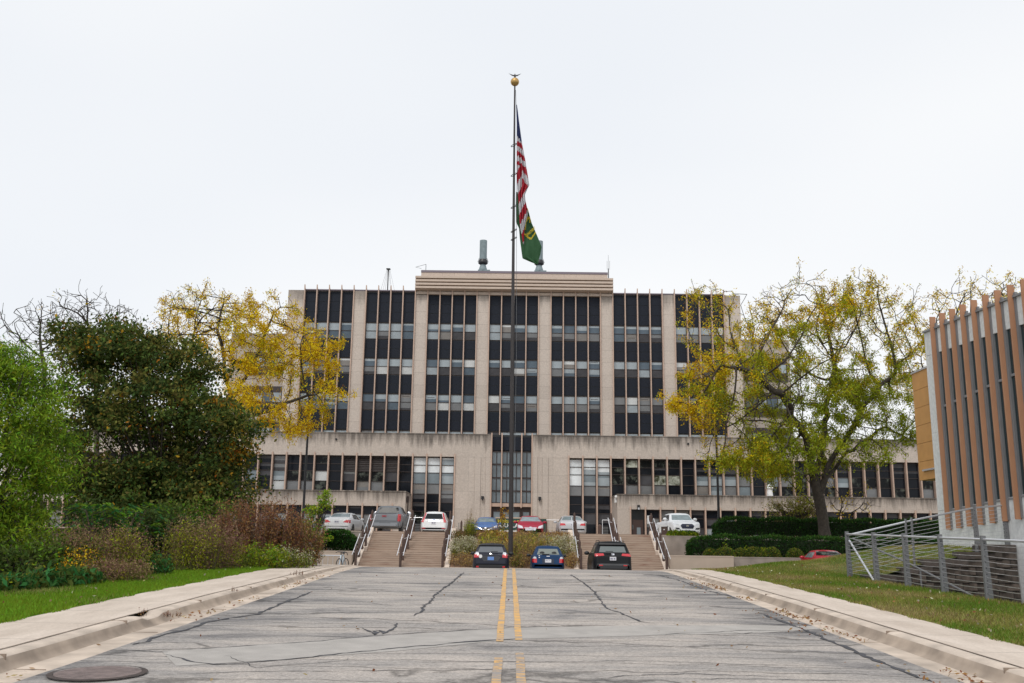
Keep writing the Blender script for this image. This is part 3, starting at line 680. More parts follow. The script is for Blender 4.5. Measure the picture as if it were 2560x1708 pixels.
def handrail(x, label, double=True, seed=0):
    o = empty('stair_handrail', (x, 54, .13), label, 'handrail', 'handrails on the concrete stairs')
    ys_ = [54.25, 55.35, 56.4, 57.7, 58.8, 59.95]
    for i, y in enumerate(ys_):
        zb = zstep(y); wv = random.uniform(-.03, .03)
        mb = MB(); top = zb+1.28+wv; r = .075
        mb.tube([(x, y, zb-.1), (x, y, top-.16), (x, y, top-.05), (x, y, top)], [r, r, r*.6, r*.1], 8); mb.build('post', M_['brownpost'], o)
    for s in ((-1, 1) if double else (1 if x < 0 else -1,)):
        xx = x+s*.17
        for (ya, za, yb, zb) in ((54.0, .13+.86, 56.45, 1.17+.98), (57.3, 1.17+.74, 60.1, 2.36+.98)):
            mb = MB(); mb.tube([(xx, ya, za), (xx, yb, zb)], .023, 8)
            for f in (.15, .85):
                y = ya+(yb-ya)*f; z = za+(zb-za)*f; mb.tube([(xx, y, z-.01), (x, y, z-.06)], .012, 5)
            mb.build('rail', M_['silver'], o)
handrail(-8.62, 'brown posts with silver rails up the far left edge of the stairs')
handrail(-6.15, 'brown posts with silver rails up the middle of the left stairs')
handrail(-3.82, 'brown posts with a silver rail where the left stairs meet the planter', False)
handrail(3.80, 'brown posts with a silver rail where the right stairs meet the planter', False)
handrail(6.05, 'brown posts with silver rails up the middle of the right stairs')
handrail(8.52, 'brown posts with silver rails up the far right edge of the stairs')

# flagpole planter between the stairs
def zbed(y): return float(np.interp(y, [53.9, 54.4, 56, 58, 59.9], [.34, .5, 1.0, 1.75, 2.28]))
mb = MB()
yb_ = [53.9, 54.4, 56, 58, 59.9]
for a, b in zip(yb_[:-1], yb_[1:]): mb.quad((-3.4, a, zbed(a)), (3.4, a, zbed(a)), (3.4, b, zbed(b)), (-3.4, b, zbed(b)))
mb.box(-3.45, 3.42, 59.9, 60.02, 0, 2.42)
o = mb.build('planter_soil', M_['mulch']); o['kind'] = 'structure'
rwall(-3.75, 3.72, 53.5, 53.9, -.2, .40, M_['tan'], 'low concrete wall at the foot of the flagpole planter behind the parked cars', tancap)
# ------------------------------------------------------------------ the office building
TY, WY, LY, MD = 90.6, 82.4, 78.0, 1.2
m_wing = stone('limestone_wing', LIME, 1.2, 1.46, 10.9, 1.7, .68, xo=29, zo=-10.42+1.46*10, mortar=.010)
m_low = stone('limestone_low_wing', tuple(c*.92 for c in LIME), 1.2, 9, 5.78, 1.3, .68, xo=12.05+24, mortar=.012)
m_tower = stone('limestone_tower', tuple(c*1.06 for c in LIME), 50, 1.20, 25.7, 2.2, .42, xo=25, zo=.3, mortar=.016, c2=.90)
m_pent = stone('limestone_penthouse', (.54, .45, .385), 1.2, 9, xo=20.4, mortar=.012)
m_back = stone('limestone_back', tuple(c*.9 for c in LIME), 2.4, 1.8, 22.7, 1.5, .4)
B = empty('office_building', (XC, WY, 2.4), 'long beige limestone office building with dark window bays, tan fins and a seven bay tower', 'building')
XL = XC-17*MD; TZ = 25.73; TW = 21.99
def part(name, mb, m, **k): return mb.build(name, m, B, **k)
# tower body
mb = MB(); mb.box(XC-TW+.02, XC+TW-.02, TY+.55, TY+17, 2, TZ-.12); part('tower_core', mb, m_tower)
mb = MB(); mb.box(XC-TW-.02, XL-.02, TY, TY+17.05, 2, TZ); part('corner_pier', mb, m_tower)
mb = MB(); mb.box(XL+34*MD+.02, XC+TW+.02, TY, TY+17.05, 2, TZ); part('corner_pier', mb, m_tower)
piers = [4, 9, 14, 19, 24, 29]
for p in piers:
    mb = MB(); mb.box(XL+p*MD+.05, XL+(p+1)*MD-.05, TY-.02, TY+.54, 5, TZ-.02 if p in (4, 29) else 25.4); part('pier', mb, m_tower)
for a, b in ((0, 9), (25, 34)):
    mb = MB(); mb.box(XL+a*MD, XL+b*MD, TY-.05, TY+.6, TZ+.0, TZ+.10); part('roof_coping', mb, M_['coping'])
inpent = lambda k: 9 < k < 25
for k in range(35):
    x = XL+k*MD; mb = MB(); mid = 9 < k < 25
    if mid: mb.box(x-.05, x+.05, TY-.2, TY+.3, 10.9, 26.0)
    else: mb.prismx([(TY-.2, 10.9), (TY+.3, 10.9), (TY+.3, TZ+.13), (TY-.02, TZ+.2), (TY-.2, TZ+.52)], x-.05, x+.05)
    part('mullion_fin', mb, M_['fin'])
bays = [b for b in range(7)]
rows = [(20.99, 22.59), (17.51, 19.09), (14.08, 15.64), (10.6, 12.13)]
tones = [['LLLL/WMMM', 'LLLL/LDLM', 'LLML/LTDD', 'LWML/LDDD', 'LMLL/DDTG', 'LLML/MGDD', 'LLLW/GGGG'],
         ['MMMW/LDDD', 'MLLL/DWDW', 'MLLW/LDDM', 'LLLM/DDWM', 'LWLM/GLDM', 'LLML/DDLD', 'WGGG/DGDD'],
         ['LLLL/GLLM', 'MLLG/DDMD', 'MLLM/GWGW', 'WMML/DDDG', 'LLLM/DGGD', 'GWGG/DLDD', 'GGMM/LDDD'],
         ['LMLL/DDDD', 'DLLL/DDDD', 'LLLL/DDDD', 'DLLL/DDDD', 'LLWL/DDDD', 'LMLL/DDDD', 'LLML/DDDD']]
_wc = {}
def winmesh(cols, h, wd, splits, name, vr=0):
    """one window: frame bars + panes; local origin at the lower left corner, splits are heights of the bars (bottom to top)"""
    key = (cols, round(h, 2), wd, tuple(splits), name, vr); rv = random.Random(str(key))
    if key in _wc: return _wc[key]
    mb = MB(); f = .045; ed = [0]+list(splits)+[h]
    mb.box(0, f, 0, .09, 0, h); mb.box(wd-f, wd, 0, .09, 0, h)
    for i, e in enumerate(ed):
        a = e-f/2 if 0 < i < len(ed)-1 else (e if i == 0 else e-f)
        mb.box(f, wd-f, 0, .085, a, a+f)
    mats = [M_['bronze']]; ids = {}
    for i, c in enumerate(cols[::-1]):       # cols are given top to bottom
        if c not in ids: ids[c] = len(mats); mats.append(G_[c])
        if c == 'V':
            z = ed[i]+.05
            while z < ed[i+1]-.06: mb.add([(f, .0, z), (wd-f, .0, z), (wd-f, .06, z+.085), (f, .06, z+.085)], [(0, 1, 2, 3)], ids[c]); z += .135
            mb.quad((f, .07, ed[i]), (wd-f, .07, ed[i]), (wd-f, .07, ed[i+1]), (f, .07, ed[i+1]), 0)
        elif vr and c in 'LMGDBCSW' and rv.random() < .6:
            alt = {'L': 'M', 'M': 'L', 'G': 'T', 'D': 'G', 'B': 'D', 'C': 'L', 'S': 'L', 'W': 'T'}[c]; zc_ = ed[i]+(ed[i+1]-ed[i])*rv.uniform(.25, .75)
            if alt not in ids: ids[alt] = len(mats); mats.append(G_[alt])
            mb.quad((f, .05, ed[i]), (wd-f, .05, ed[i]), (wd-f, .05, zc_), (f, .05, zc_), ids[alt] if c in 'LWSC' else ids[c]); mb.quad((f, .047, zc_), (wd-f, .047, zc_), (wd-f, .047, ed[i+1]), (f, .047, ed[i+1]), ids[c] if c in 'LWSC' else ids[alt])
            if c in 'MG' and rv.random() < .5: mb.quad((.2, .04, zc_+.12), (wd-.2, .04, zc_+.12), (wd-.2, .04, zc_+.16), (.2, .04, zc_+.16), ids[c] if False else 0)
        else: mb.quad((f, .05, ed[i]), (wd-f, .05, ed[i]), (wd-f, .05, ed[i+1]), (f, .05, ed[i+1]), ids[c])
    me = bpy.data.meshes.new(name); me.from_pydata(mb.v, [], mb.f)
    for m in mats: me.materials.append(m)
    me.polygons.foreach_set('material_index', mb.m); me.update(); _wc[key] = me; return me
def window(name, x, y, z, cols, h, wd, splits):
    o = bpy.data.objects.new(name, winmesh(cols, h, wd, splits, name, random.choice((0, 0, 1, 2, 3)))); COL.objects.link(o); o.parent = B
    o.location = (x-B.location.x, y-B.location.y, z-B.location.z); return o
rest = MB(); restm = [M_['bronze'], G_['L'], G_['D']]
for r, (z0, z1) in enumerate(rows):
    for b in bays:
        u, l = tones[r][b].split('/')
        for i in range(4):
            x = XL+(b*5+i)*MD+.06
            h = z1-z0
            if r == 3 and b > 3:
                rest.quad((x, TY+.28, z0), (x+1.08, TY+.28, z0), (x+1.08, TY+.28, z1), (x, TY+.28, z1), 0)
                rest.quad((x+.05, TY+.26, z0+h/2), (x+1.03, TY+.26, z0+h/2), (x+1.03, TY+.26, z1-.05), (x+.05, TY+.26, z1-.05), 1)
                continue
            window('window', x, TY+.2, z0, u[i]+l[i], h, 1.08, (h*.5,))
o = rest.build('window', restm, B); o['kind'] = 'stuff'
def spandrels(b, z0, z1, n, top=False):
    mb = MB(); x0 = XL+b*5*MD
    for i in range(4):
        for j in range(n):
            a = z0+(z1-z0)*j/n; c = z0+(z1-z0)*(j+1)/n
            mb.box(x0+i*MD+.055, x0+(i+1)*MD-.055, TY+.2, TY+.5, a+.018, c-.018)
    mb.box(x0+.02, x0+4*MD-.02, TY+.24, TY+.54, z0-.03, z1+.03, 1)
    part('spandrel', mb, [M_['spandrel'], M_['dark']])
for b in bays:
    zt = TZ-.1 if b in (0, 1, 5, 6) else 25.42
    spandrels(b, 22.66, zt, 3); spandrels(b, 19.16, 20.92, 2); spandrels(b, 15.71, 17.44, 2); spandrels(b, 12.2, 14.01, 2)
m_shelf = mat('pale_tan_shelf', (.54, .435, .36), .7, var=.05)
# penthouse with four shelf louvres
px0, px1 = XL+9*MD+.1, XL+25*MD-.1
mb = MB(); mb.box(px0+.35, px1-.35, TY+.3, TY+12, 25.5, 27.76); part('penthouse', mb, m_pent)
mb = MB(); mb.box(px0+.33, px1-.33, TY+.26, TY+12.1, 27.76, 27.98); part('penthouse_coping', mb, M_['coping'])
for z in (27.06, 26.72, 26.38, 26.04):
    mb = MB(); mb.prismx([(TY-.75, z-.15), (TY+.3, z-.30), (TY+.3, z-.02), (TY-.75, z+.05)], px0-.1, px1+.1)
    part('shelf_louvre', mb, m_shelf)
mb = MB(); mb.box(px0, px1, TY-.1, TY+.3, 25.45, 25.72)
part('fascia_band', mb, m_pent)
# back wings either side of the tower
for (xa, xb) in ((-29.3, -22.2), (22.0, 28.3)):
    mb = MB(); mb.box(xa, xb, 97, 108, 2, 22.75); part('rear_wing_wall', mb, m_back)
    wx = (-27.6, -23.7) if xa < 0 else (23.6, 27.9)
    for z1, z0 in ((20.6, 18.5), (17.05, 14.85), (13.45, 11.3)):
        mb = MB(); mb.box(wx[0]-.1, wx[1]+.1, 96.9, 97.02, z0-.1, z1+.15)
        n = 4; s = (wx[1]-wx[0])/n
        for i in range(n):
            mb.quad((wx[0]+i*s+.06, 96.88, z0+.75), (wx[0]+(i+1)*s-.06, 96.88, z0+.75), (wx[0]+(i+1)*s-.06, 96.88, z1-.5), (wx[0]+i*s+.06, 96.88, z1-.5), 1+(i*7+int(z0)) % 2)
        part('rear_window_band', mb, [M_['bronze'], G_['M'], G_['L']])

# two storey wing
mb = MB()
mb.box(-44, -1.87, WY, WY+8, 8.97, 10.86); mb.box(-44, -1.87, WY-.03, WY+8, 10.87, 10.95)
mb.box(-5.0, -3.27, WY+.004, WY+3, 2, 8.965); mb.box(-3.262, -2.768, WY-.07, WY+3, 2, 8.96); mb.box(-2.76, -2.35, WY+.004, WY+3, 2, 8.965); mb.box(-2.342, -1.87, WY-.06, WY+3, 2, 10.855)
mb.box(-44, -5.02, WY+.75, WY+8, 2, 8.9); part('wing_wall', mb, m_wing)
mb = MB()
mb.box(1.6, 50, WY, WY+8, 9.0, 10.86); mb.box(1.6, 50, WY-.03, WY+8, 10.87, 10.95)
mb.box(1.6, 2.075, WY-.06, WY+3, 2, 10.855); mb.box(2.083, 2.49, WY+.004, WY+3, 2, 8.995); mb.box(2.498, 2.98, WY-.07, WY+3, 2, 8.99); mb.box(2.99, 4.74, WY+.004, WY+3, 2, 8.995)
mb.box(4.76, 50, WY+.75, WY+8, 2, 8.9); part('wing_wall', mb, m_wing)
LOB = (.85, 1.7, 2.5, 3.35, 4.2, 5.2, 5.85)     # bars above z = 2.4 (bottom to top)
ledge = [2.45+0, 4.35, 5.08, 5.81, 6.66, 7.6, 8.25, 8.92]
spl = [z-2.45 for z in ledge[1:-1]]
for i in range(3):
    window('lobby_window', -5.0-(i+1)*MD+.06, WY+.28, 2.45, ('SSCGDBB', 'SSCGBBB', 'SSCGBBR')[i], 6.47, 1.08, spl)
for i in range(3):
    window('lobby_window', 4.74+i*MD+.06, WY+.28, 2.45, ('SSSGBBB', 'SSCGBBB', 'SSCGBBB')[i], 6.47, 1.08, spl)
LF_ = ['BBBB', 'VVDB', 'VVRG', 'VVRG', 'VVDB', 'BBBB', 'RBWR', 'BBRG', 'BBRG', 'DDCW', 'BBBB', 'BBCR', 'BBRB', 'BBBG', 'BBCC', 'BBBB', 'BBGB', 'RBBB', 'BBBB', 'BBCG', 'BBBB', 'BBBB', 'BBCG', 'BBBB']
RT_ = ['BRRB', 'QBRG', 'RBDG', 'RBQG', 'RBQB', 'BBBB', 'BBCG', 'BBCC', 'BBCG', 'BBGC', 'BBBB', 'BBCR', 'BBGR', 'BBRR', 'BBBB', 'BBGR', 'BBCB', 'BBRR', 'BBRG', 'BBRB', 'BBBR', 'BBBB', 'BBRG', 'BBBR', 'BBCG', 'BBBB', 'BBRB']
h4 = 8.92-5.5; sp4 = (6.8-5.5, 7.65-5.5, 8.26-5.5)
for i, c in enumerate(LF_): window('ribbon_window', -8.61-(i+1)*MD+.06, WY+.28, 5.5, c, h4, 1.08, sp4)
for i, c in enumerate(RT_): window('ribbon_window', 8.34+i*MD+.06, WY+.28, 5.5, c, h4, 1.08, sp4)
wf = [(-5.0-i*MD, 2.4 if i < 4 else 5.3) for i in range(28)]+[(4.74+i*MD, 2.4 if i < 4 else 5.3) for i in range(31)]
for x, z in wf:
    mb = MB(); mb.box(x-.055, x+.055, WY-.11, WY+.6, z, 9.2); part('wing_fin', mb, M_['fin'])
# centre bay: stair hall glazing over the doors
mb = MB(); mb.box(-1.87, 1.6, WY+.62, WY+6, 4.6, 10.9); mb.box(-1.87, 1.6, WY+.3, WY+.62, 10.75, 10.93); part('centre_bay_wall', mb, M_['dark'])
cx = [-1.87, -.99, .71, 1.6]
mb = MB()
for a, b in zip(cx[:-1], cx[1:]): mb.box(a+.05, b-.05, WY+.3, WY+.6, 9.6, 10.74)
part('centre_spandrel', mb, M_['spandrel'])
zr = [5.12, 6.15, 7.26, 8.41, 9.52]
for ci, (a, b) in enumerate(zip(cx[:-1], cx[1:])):
    n = 4 if ci == 1 else 2
    for j in range(4):
        mb = MB(); z0, z1 = zr[j], zr[j+1]; w_ = (b-a-.1)/n
        mb.box(a+.05, b-.05, WY+.36, WY+.5, z0, z0+.06); mb.box(a+.05, b-.05, WY+.36, WY+.5, z1-.06, z1)
        for k in range(n+1):
            x = a+.05+k*w_; x0 = max(x-.035, a+.05); x1 = min(x+.035, b-.05); mb.box(x0, x1, WY+.34, WY+.49, z0+.061, z1-.061)
        mb.quad((a+.05, WY+.44, z0), (b-.05, WY+.44, z0), (b-.05, WY+.44, z1), (a+.05, WY+.44, z1), 1)
        part('stairwell_window', mb, [M_['bronze'], G_['C']])
for x in cx:
    mb = MB(); mb.box(x-.05, x+.05, WY-.14, WY+.62, 4.72 if abs(x) < 1.2 else 2.4, 11.05); part('centre_fin', mb, M_['fin'])
mb = MB(); mb.box(-1.82, -1.04, WY+.1, WY+.6, 4.82, 5.1); mb.box(-.94, .66, WY+.1, WY+.6, 4.82, 5.1); mb.box(.76, 1.55, WY+.1, WY+.6, 4.82, 5.1)
part('door_lintel', mb, M_['fin'])
m_door = mat('door_brown', (.05, .028, .024), .5)
dx = [-1.82, -1.35+.0, -.98+.28, .0-.08+.0, .62, 1.55]
doors = [(-1.72, -.98), (-.92, -.14), (-.1, .68), (.78, 1.5)]
for a, b in doors:
    mb = MB(); mb.box(a, a+.1, WY+.42, WY+.5, 2.4, 4.55); mb.box(b-.1, b, WY+.42, WY+.5, 2.4, 4.55); mb.box(a+.1, b-.1, WY+.42, WY+.5, 4.4, 4.55); mb.box(a+.1, b-.1, WY+.42, WY+.5, 2.4, 2.65)
    d = part('door', mb, m_door)
    mb = MB(); mb.box(a+.1, b-.1, WY+.45, WY+.47, 2.65, 4.4)
    o = mb.build('door_glass', G_['C'], None); o.parent = d; o.location = (-B.location[0], -B.location[1], -B.location[2])
    mb = MB(); mb.tube([(b-.16, WY+.38, 3.3), (b-.16, WY+.38, 3.7)], .015, 6); o = mb.build('handle', M_['silver'], None); o.parent = d; o.location = -B.location
mb = MB(); mb.box(-1.82, 1.55, WY+.5, WY+.61, 2.4, 4.8); part('door_surround', mb, m_door)
mb = MB(); mb.box(.14, .38, WY+.40, WY+.415, 3.35, 3.7); part('door_notice', mb, M_['white'])
# wall lamps, camera, roof drain hole
for x in (-2.56, 2.28):
    mb = MB(); mb.box(x-.12, x+.12, WY-.3, WY-.073, 5.4, 5.66); mb.box(x-.05, x+.05, WY-.32, WY-.25, 5.3, 5.4); part('wall_lamp', mb, M_['black'])
for x in (PX(841, 1097, WY), PX(1720, 1107, WY)):
    mb = MB(); mb.tube([(x, WY-.12, 10.33), (x, WY-.002, 10.33)], .09, 10); part('drain_spout', mb, M_['black'])
# one storey wings in front
wl = [(-44, -9.75), (9.43, 50)]
mb = MB(); mb.box(-44, -8.62, LY, WY-.13, 4.57, 5.70); mb.box(-44, -8.6, LY-.05, WY-.14, 5.70, 5.78); mb.box(-9.66, -8.62, LY+.003, WY-.14, 2, 4.565); mb.box(-44, -9.7, LY+.7, WY-.2, 2, 4.5)
part('low_wing_wall', mb, m_low)
mb = MB(); mb.box(8.38, 50, LY, WY-.13, 4.57, 5.70); mb.box(8.36, 50, LY-.05, WY-.14, 5.70, 5.78); mb.box(8.38, 9.4, LY+.003, WY-.14, 2, 4.565); mb.box(9.5, 50, LY+.7, WY-.2, 2, 4.5)
part('low_wing_wall', mb, m_low)
GL = ['BBB', 'BGC', 'BLL', 'BBC', 'BLL', 'BLC', 'BBB', 'BLC', 'BGC', 'BBB', 'BGG', 'BBB', 'BCC', 'BBB', 'BBB', 'BGG', 'BBB', 'BBB', 'BGG', 'BBB', 'BBB', 'BBB', 'BGG', 'BBB', 'BBB', 'BBB']
GR = ['BGD', 'GGD', 'GGD', 'BBB', 'BBL', 'BLL', 'BBB', 'BBG', 'BBB', 'BBB', 'BBB', 'BBB', 'BGB', 'BBB', 'BBB', 'BBG', 'BBB', 'VVV', 'BBB', 'BBB', 'BBB', 'BBB', 'BBB', 'BBB', 'BBB', 'BBB', 'BBB', 'BBB', 'BBB']
for i, c in enumerate(GL): window('ground_floor_window', -9.65-(i+1)*MD+.06, LY+.25, 2.4, c, 2.14, 1.08, (.75, 1.5))
for i, c in enumerate(GR): window('ground_floor_window', 10.63+i*MD+.06, LY+.25, 2.4, c, 2.14, 1.08, (.75, 1.5))
for x in [-9.65-i*MD for i in range(27)]+[9.43+i*MD for i in range(30)]:
    mb = MB(); mb.box(x-.05, x+.05, LY-.09, LY+.6, 2.3, 4.78); part('low_wing_fin', mb, M_['fin'])
mb = MB(); mb.box(9.49, 10.57, LY+.3, LY+.36, 2.35, 4.52, 0); mb.box(9.6, 10.47, LY+.27, LY+.3, 2.45, 3.75, 1); part('side_door', mb, [M_['dark'], m_door])
mb = MB(); mb.box(9.62, 9.66, LY+.2, LY+.26, 3.0, 3.35); mb.box(9.95, 10.25, LY+.23, LY+.265, 2.5, 3.15); part('door_fittings', mb, G_['C'])
x, z = P(1596, 1270, LY); mb = MB(); mb.box(x-.1, x+.1, LY-.22, LY-.002, z-.18, z+.22, 0); mb.box(x-.06, x+.06, LY-.24, LY-.22, z-.14, z+.02, 1); part('wall_lantern', mb, [M_['black'], M_['lamp']])
mb = MB(); mb.box(8.22, 8.36, LY+.2, LY+.7, 5.1, 5.45); mb.ball((8.3, LY+.1, 5.55), .12); part('security_camera', mb, M_['white'])
mb = MB(); mb.box(-8.58, -8.45, LY+.6, LY+1.2, 4.9, 5.4); mb.tube([(-8.5, LY+.9, 2.4), (-8.5, LY+.9, 4.95)], .05, 6); part('downpipe', mb, M_['bronze'])

# roof things
def stack(x, label):
    y = 96.0; o = empty('exhaust_stack', (x, y, 27.5), label, 'exhaust stack', 'exhaust stacks on the roof')
    z1 = PZ(1209, 602, y); z2 = PZ(1209, 652, y)
    mb = MB(); mb.tube([(x, y, z2), (x, y, z1)], .385, 20); mb.build('pipe', M_['verdigris'], o, smooth=False)
    mb = MB(); mb.tube([(x, y, z2-.45), (x, y, z2-.30), (x, y, z2-.15), (x, y, z2+.1)], [.30, .5, .5, .42], 18, 0); mb.build('collar', M_['black'], o)
    mb = MB(); mb.tube([(x, y, z2-1.1), (x, y, z2-.9), (x, y, z2-.45)], [.44, .42, .28], 18); mb.box(x-.5, x+.75, y-.4, y+.4, 27.2, z2-1.08); mb.build('base', M_['verdigris'], o)
    for s in (-1, 1):
        mb = MB(); mb.tube([(x+s*.55, y-.1, z2-.2), (x+s*.4, y-.1, z2+.25)], .02, 5); mb.build('strut', M_['black'], o)
stack(PX(1208, 640, 96), 'grey green exhaust stack on the roof standing clear left of the flagpole')
stack(PX(1348, 640, 96), 'grey green exhaust stack on the roof partly hidden behind the green flag')
y = 96; x = PX(970, 700, y); z1 = PZ(970, 672, y)
o = empty('guyed_mast', (x, y, 25.2), 'thin guyed radio mast on the left part of the tower roof', 'mast')
mb = MB(); mb.tube([(x, y, 25.2), (x, y, z1)], .06, 6); mb.box(x-.2, x+.2, y-.2, y+.2, z1-.08, z1); mb.build('mast_pole', M_['black'], o)
for i in range(6):
    a = i*math.pi/3; mb = MB(); mb.tube([(x+.15*math.cos(a), y+.15*math.sin(a), z1-.1), (x+1.2*math.cos(a), y+1.2*math.sin(a), 25.3)], .013, 4); mb.build('guy_wire', M_['greypost'], o)
y = 93; x = PX(1521, 680, y)
o = empty('whip_antenna', (x, y, 26), 'tall thin whip antenna at the right end of the penthouse', 'antenna')
mb = MB(); mb.tube([(x, y, 25.3), (x, y, 29.0)], .06, 6); mb.build('mast_pole', M_['greypost'], o)
for dx_, l in ((-.13, .9), (0, 1.5), (.13, .9)):
    mb = MB(); mb.tube([(x+dx_, y, 28.9), (x+dx_, y, 28.9+l)], .018, 4); mb.build('whip', M_['greypost'], o)
x0, z0 = P(1039, 668, y); x1, z1 = P(1065, 661, y)
o = empty('wire_antenna', (x1, y, 27.9), 'small folded wire antenna at the left end of the penthouse roof', 'antenna')
mb = MB(); mb.tube([(x1, y, 27.9), (x1, y, z1)], .03, 5); mb.build('post', M_['greypost'], o)
mb = MB(); mb.tube([(x1, y, z1), (x0, y, z0), (x1-.45, y, z0-.15)], .022, 5); mb.build('arm', M_['greypost'], o)

# ------------------------------------------------------------------ the fin-clad building on the right
FB = empty('finned_building', (13.44, 30.8, 1.6), 'white panel building with tall terracotta fins and dark glass strips at the right edge', 'building')
m_panel = stone('white_wall_panel', (.73, .74, .735), 1.39, 3.4, 3.0, 3, .12, axis='y', mortar=.006, c2=.985, xo=.7, zo=1.5)
m_fin = mat('terracotta_fin', (.40, .205, .115), .75, var=.06, vscale=1, bump=.1, bscale=40)
m_chan = mat('grey_channel', (.20, .205, .215), .5, var=.06)
m_bay = mat('orange_wood_panel', (.50, .255, .075), .6, var=.08, vscale=2.5)
m_strip = mat('green_black_glass', (.018, .035, .04), .12, spec=.5)
fs_ = .695; Y0 = 29.97; nf = 19
zt = lambda y: 8.95-(30-y)*.057
zb_ = lambda y: 2.25+(30-y)*.048
zh = lambda y: 7.79-(30-y)*.053
zs = lambda y: 2.87+(30-y)*.05
ztr = lambda y: 6.05+(30-y)*.055
mb = MB()
ya, yb = 30.8, 17.0
mb.box(13.5, 30, yb, ya, -1.3, 8.2)
mb.prismx([(yb, -1.3), (ya, -1.3), (ya, zs(ya)), (yb, zs(yb))], 13.44, 13.52)
mb.prismx([(yb, zh(yb)), (ya, zh(ya)), (ya, 8.6), (yb, 7.9)], 13.44, 13.52)
mb.box(13.44, 13.51, 30.28, 30.8, zs(30.3), zh(30.3)-.0)
mb.build('wall', m_panel, FB)
mb = MB(); mb.prismx([(yb, 7.9), (ya, 8.6), (ya, 8.66), (yb, 7.96)], 13.38, 30.05); mb.build('roof_edge', m_chan, FB)
for k in range(nf):
    y = Y0-k*fs_-.05
    mb = MB(); mb.box(13.285, 13.46, y, y+.06, zb_(y), zt(y)); mb.build('fin', m_fin, FB)
    mb = MB(); mb.box(13.41, 13.47, y-.10, y-.002, zb_(y)+.03, zt(y)-.22)
    for q in range(9):
        z = zb_(y)+.5+q*.7; mb.box(13.40, 13.41, y-.06, y-.04, z, z+.03)
    mb.build('channel', m_chan, FB)
    y2 = Y0-(k+1)*fs_+.02; yy0, yy1 = y2+.06, y-.12
    mb = MB(); mb.box(13.45, 13.49, yy0-.06, yy0, zs(y), zh(y), 1); mb.box(13.45, 13.49, yy1, yy1+.04, zs(y), zh(y), 1)
    mb.box(13.44, 13.49, yy0, yy1, ztr(y)-.035, ztr(y)+.035, 1); mb.box(13.42, 13.49, yy0-.05, yy1+.03, zs(y)-.06, zs(y), 1)
    mb.quad((13.475, yy1, zs(y)), (13.475, yy0, zs(y)), (13.475, yy0, zh(y)), (13.475, yy1, zh(y)))
    mb.build('glass_strip', [m_strip, m_chan], FB)
bz0, bz1 = 3.95, 7.62
mb = MB()
nb = 6; hh = (bz1-bz0)/nb
for i in range(nb): mb.box(13.86, 16.5, 30.9, 33.0, bz0+i*hh+(.012 if i else 0), bz0+(i+1)*hh)
mb.build('wood_bay', m_bay, FB)
mb = MB(); mb.box(13.83, 16.52, 30.88, 33.03, bz1, bz1+.06); mb.box(13.80, 14.2, 31.0, 32.6, 4.23, 4.29); mb.build('bay_trim', M_['steel'], FB)

# ------------------------------------------------------------------ dark block retaining wall, sunken area
m_block = bpy.data.materials.new('split_block'); m_block.use_nodes = True
t = m_block.node_tree; b = t.nodes['Principled BSDF']; b.inputs['Roughness'].default_value = .95
g = N(t, 'ShaderNodeNewGeometry'); sp = N(t, 'ShaderNodeSeparateXYZ'); t.links.new(g.outputs['Position'], sp.inputs[0]); cb = N(t, 'ShaderNodeCombineXYZ')
t.links.new(sp.outputs['X'], cb.inputs[0]); t.links.new(sp.outputs['Z'], cb.inputs[1])
br = N(t, 'ShaderNodeTexBrick'); br.inputs['Scale'].default_value = 1; br.inputs['Brick Width'].default_value = .42; br.inputs['Row Height'].default_value = .2; br.inputs['Mortar Size'].default_value = .012
br.inputs['Color1'].default_value = (.075, .06, .05, 1); br.inputs['Color2'].default_value = (.042, .035, .03, 1); br.inputs['Mortar'].default_value = (.012, .01, .01, 1); br.inputs['Mortar Smooth'].default_value = .4
t.links.new(cb.outputs[0], br.inputs['Vector'])
n = N(t, 'ShaderNodeTexNoise'); n.inputs['Scale'].default_value = 6; n.inputs['Detail'].default_value = 8; t.links.new(g.outputs['Position'], n.inputs[0])
r = N(t, 'ShaderNodeMapRange'); r.inputs['From Min'].default_value = .3; r.inputs['From Max'].default_value = .7; r.inputs['To Min'].default_value = .5; r.inputs['To Max'].default_value = 1.7; t.links.new(n.outputs['Fac'], r.inputs[0])
hs = N(t, 'ShaderNodeHueSaturation'); t.links.new(br.outputs['Color'], hs.inputs['Color']); t.links.new(r.outputs[0], hs.inputs['Value']); t.links.new(hs.outputs[0], b.inputs['Base Color'])
bp = N(t, 'ShaderNodeBump'); bp.inputs['Strength'].default_value = 1; bp.inputs['Distance'].default_value = .03; t.links.new(n.outputs['Fac'], bp.inputs['Height']); t.links.new(bp.outputs[0], b.inputs['Normal'])
BW = empty('block_retaining_wall', (9.2, 25.2, .8), 'dark split faced block retaining wall stepping up behind the cable railing', 'retaining wall')
mb = MB(); capm = MB()
# courses: battered wall of individual blocks whose top follows the bank in steps
xa = 8.99
random.seed(3)
rowz = -1.2
def topz(x): return float(gside(min(x, 13.4), wall_line(min(x, 13.4))+.2))+.02+(.17 if x > 12.2 else 0)
zc = -1.2; row = 0
while zc < 1.9:
    x = 8.99-(.21 if row % 2 else 0)
    while x < 13.42:
        x1 = min(x+.42, 13.42); x0 = max(x, 8.99)
        if x1-x0 > .05 and zc+.1 < topz((x0+x1)/2):
            y0 = float(wall_line((x0+x1)/2))+random.uniform(-.018, .018)-(1.9-zc)*.03
            last = zc+.3 >= topz((x0+x1)/2)
            (capm if last else mb).box(x0+.004, x1-.004, y0-(.03 if last else 0), y0+.4, zc+.004, zc+.196)
        x += .42
    zc += .2; row += 1
mb.build('blocks', m_block, BW, bevel=.012); capm.build('cap_blocks', mat('cap_block', (.075, .062, .055), .95, var=.3, vscale=6, bump=.6), BW, bevel=.012)
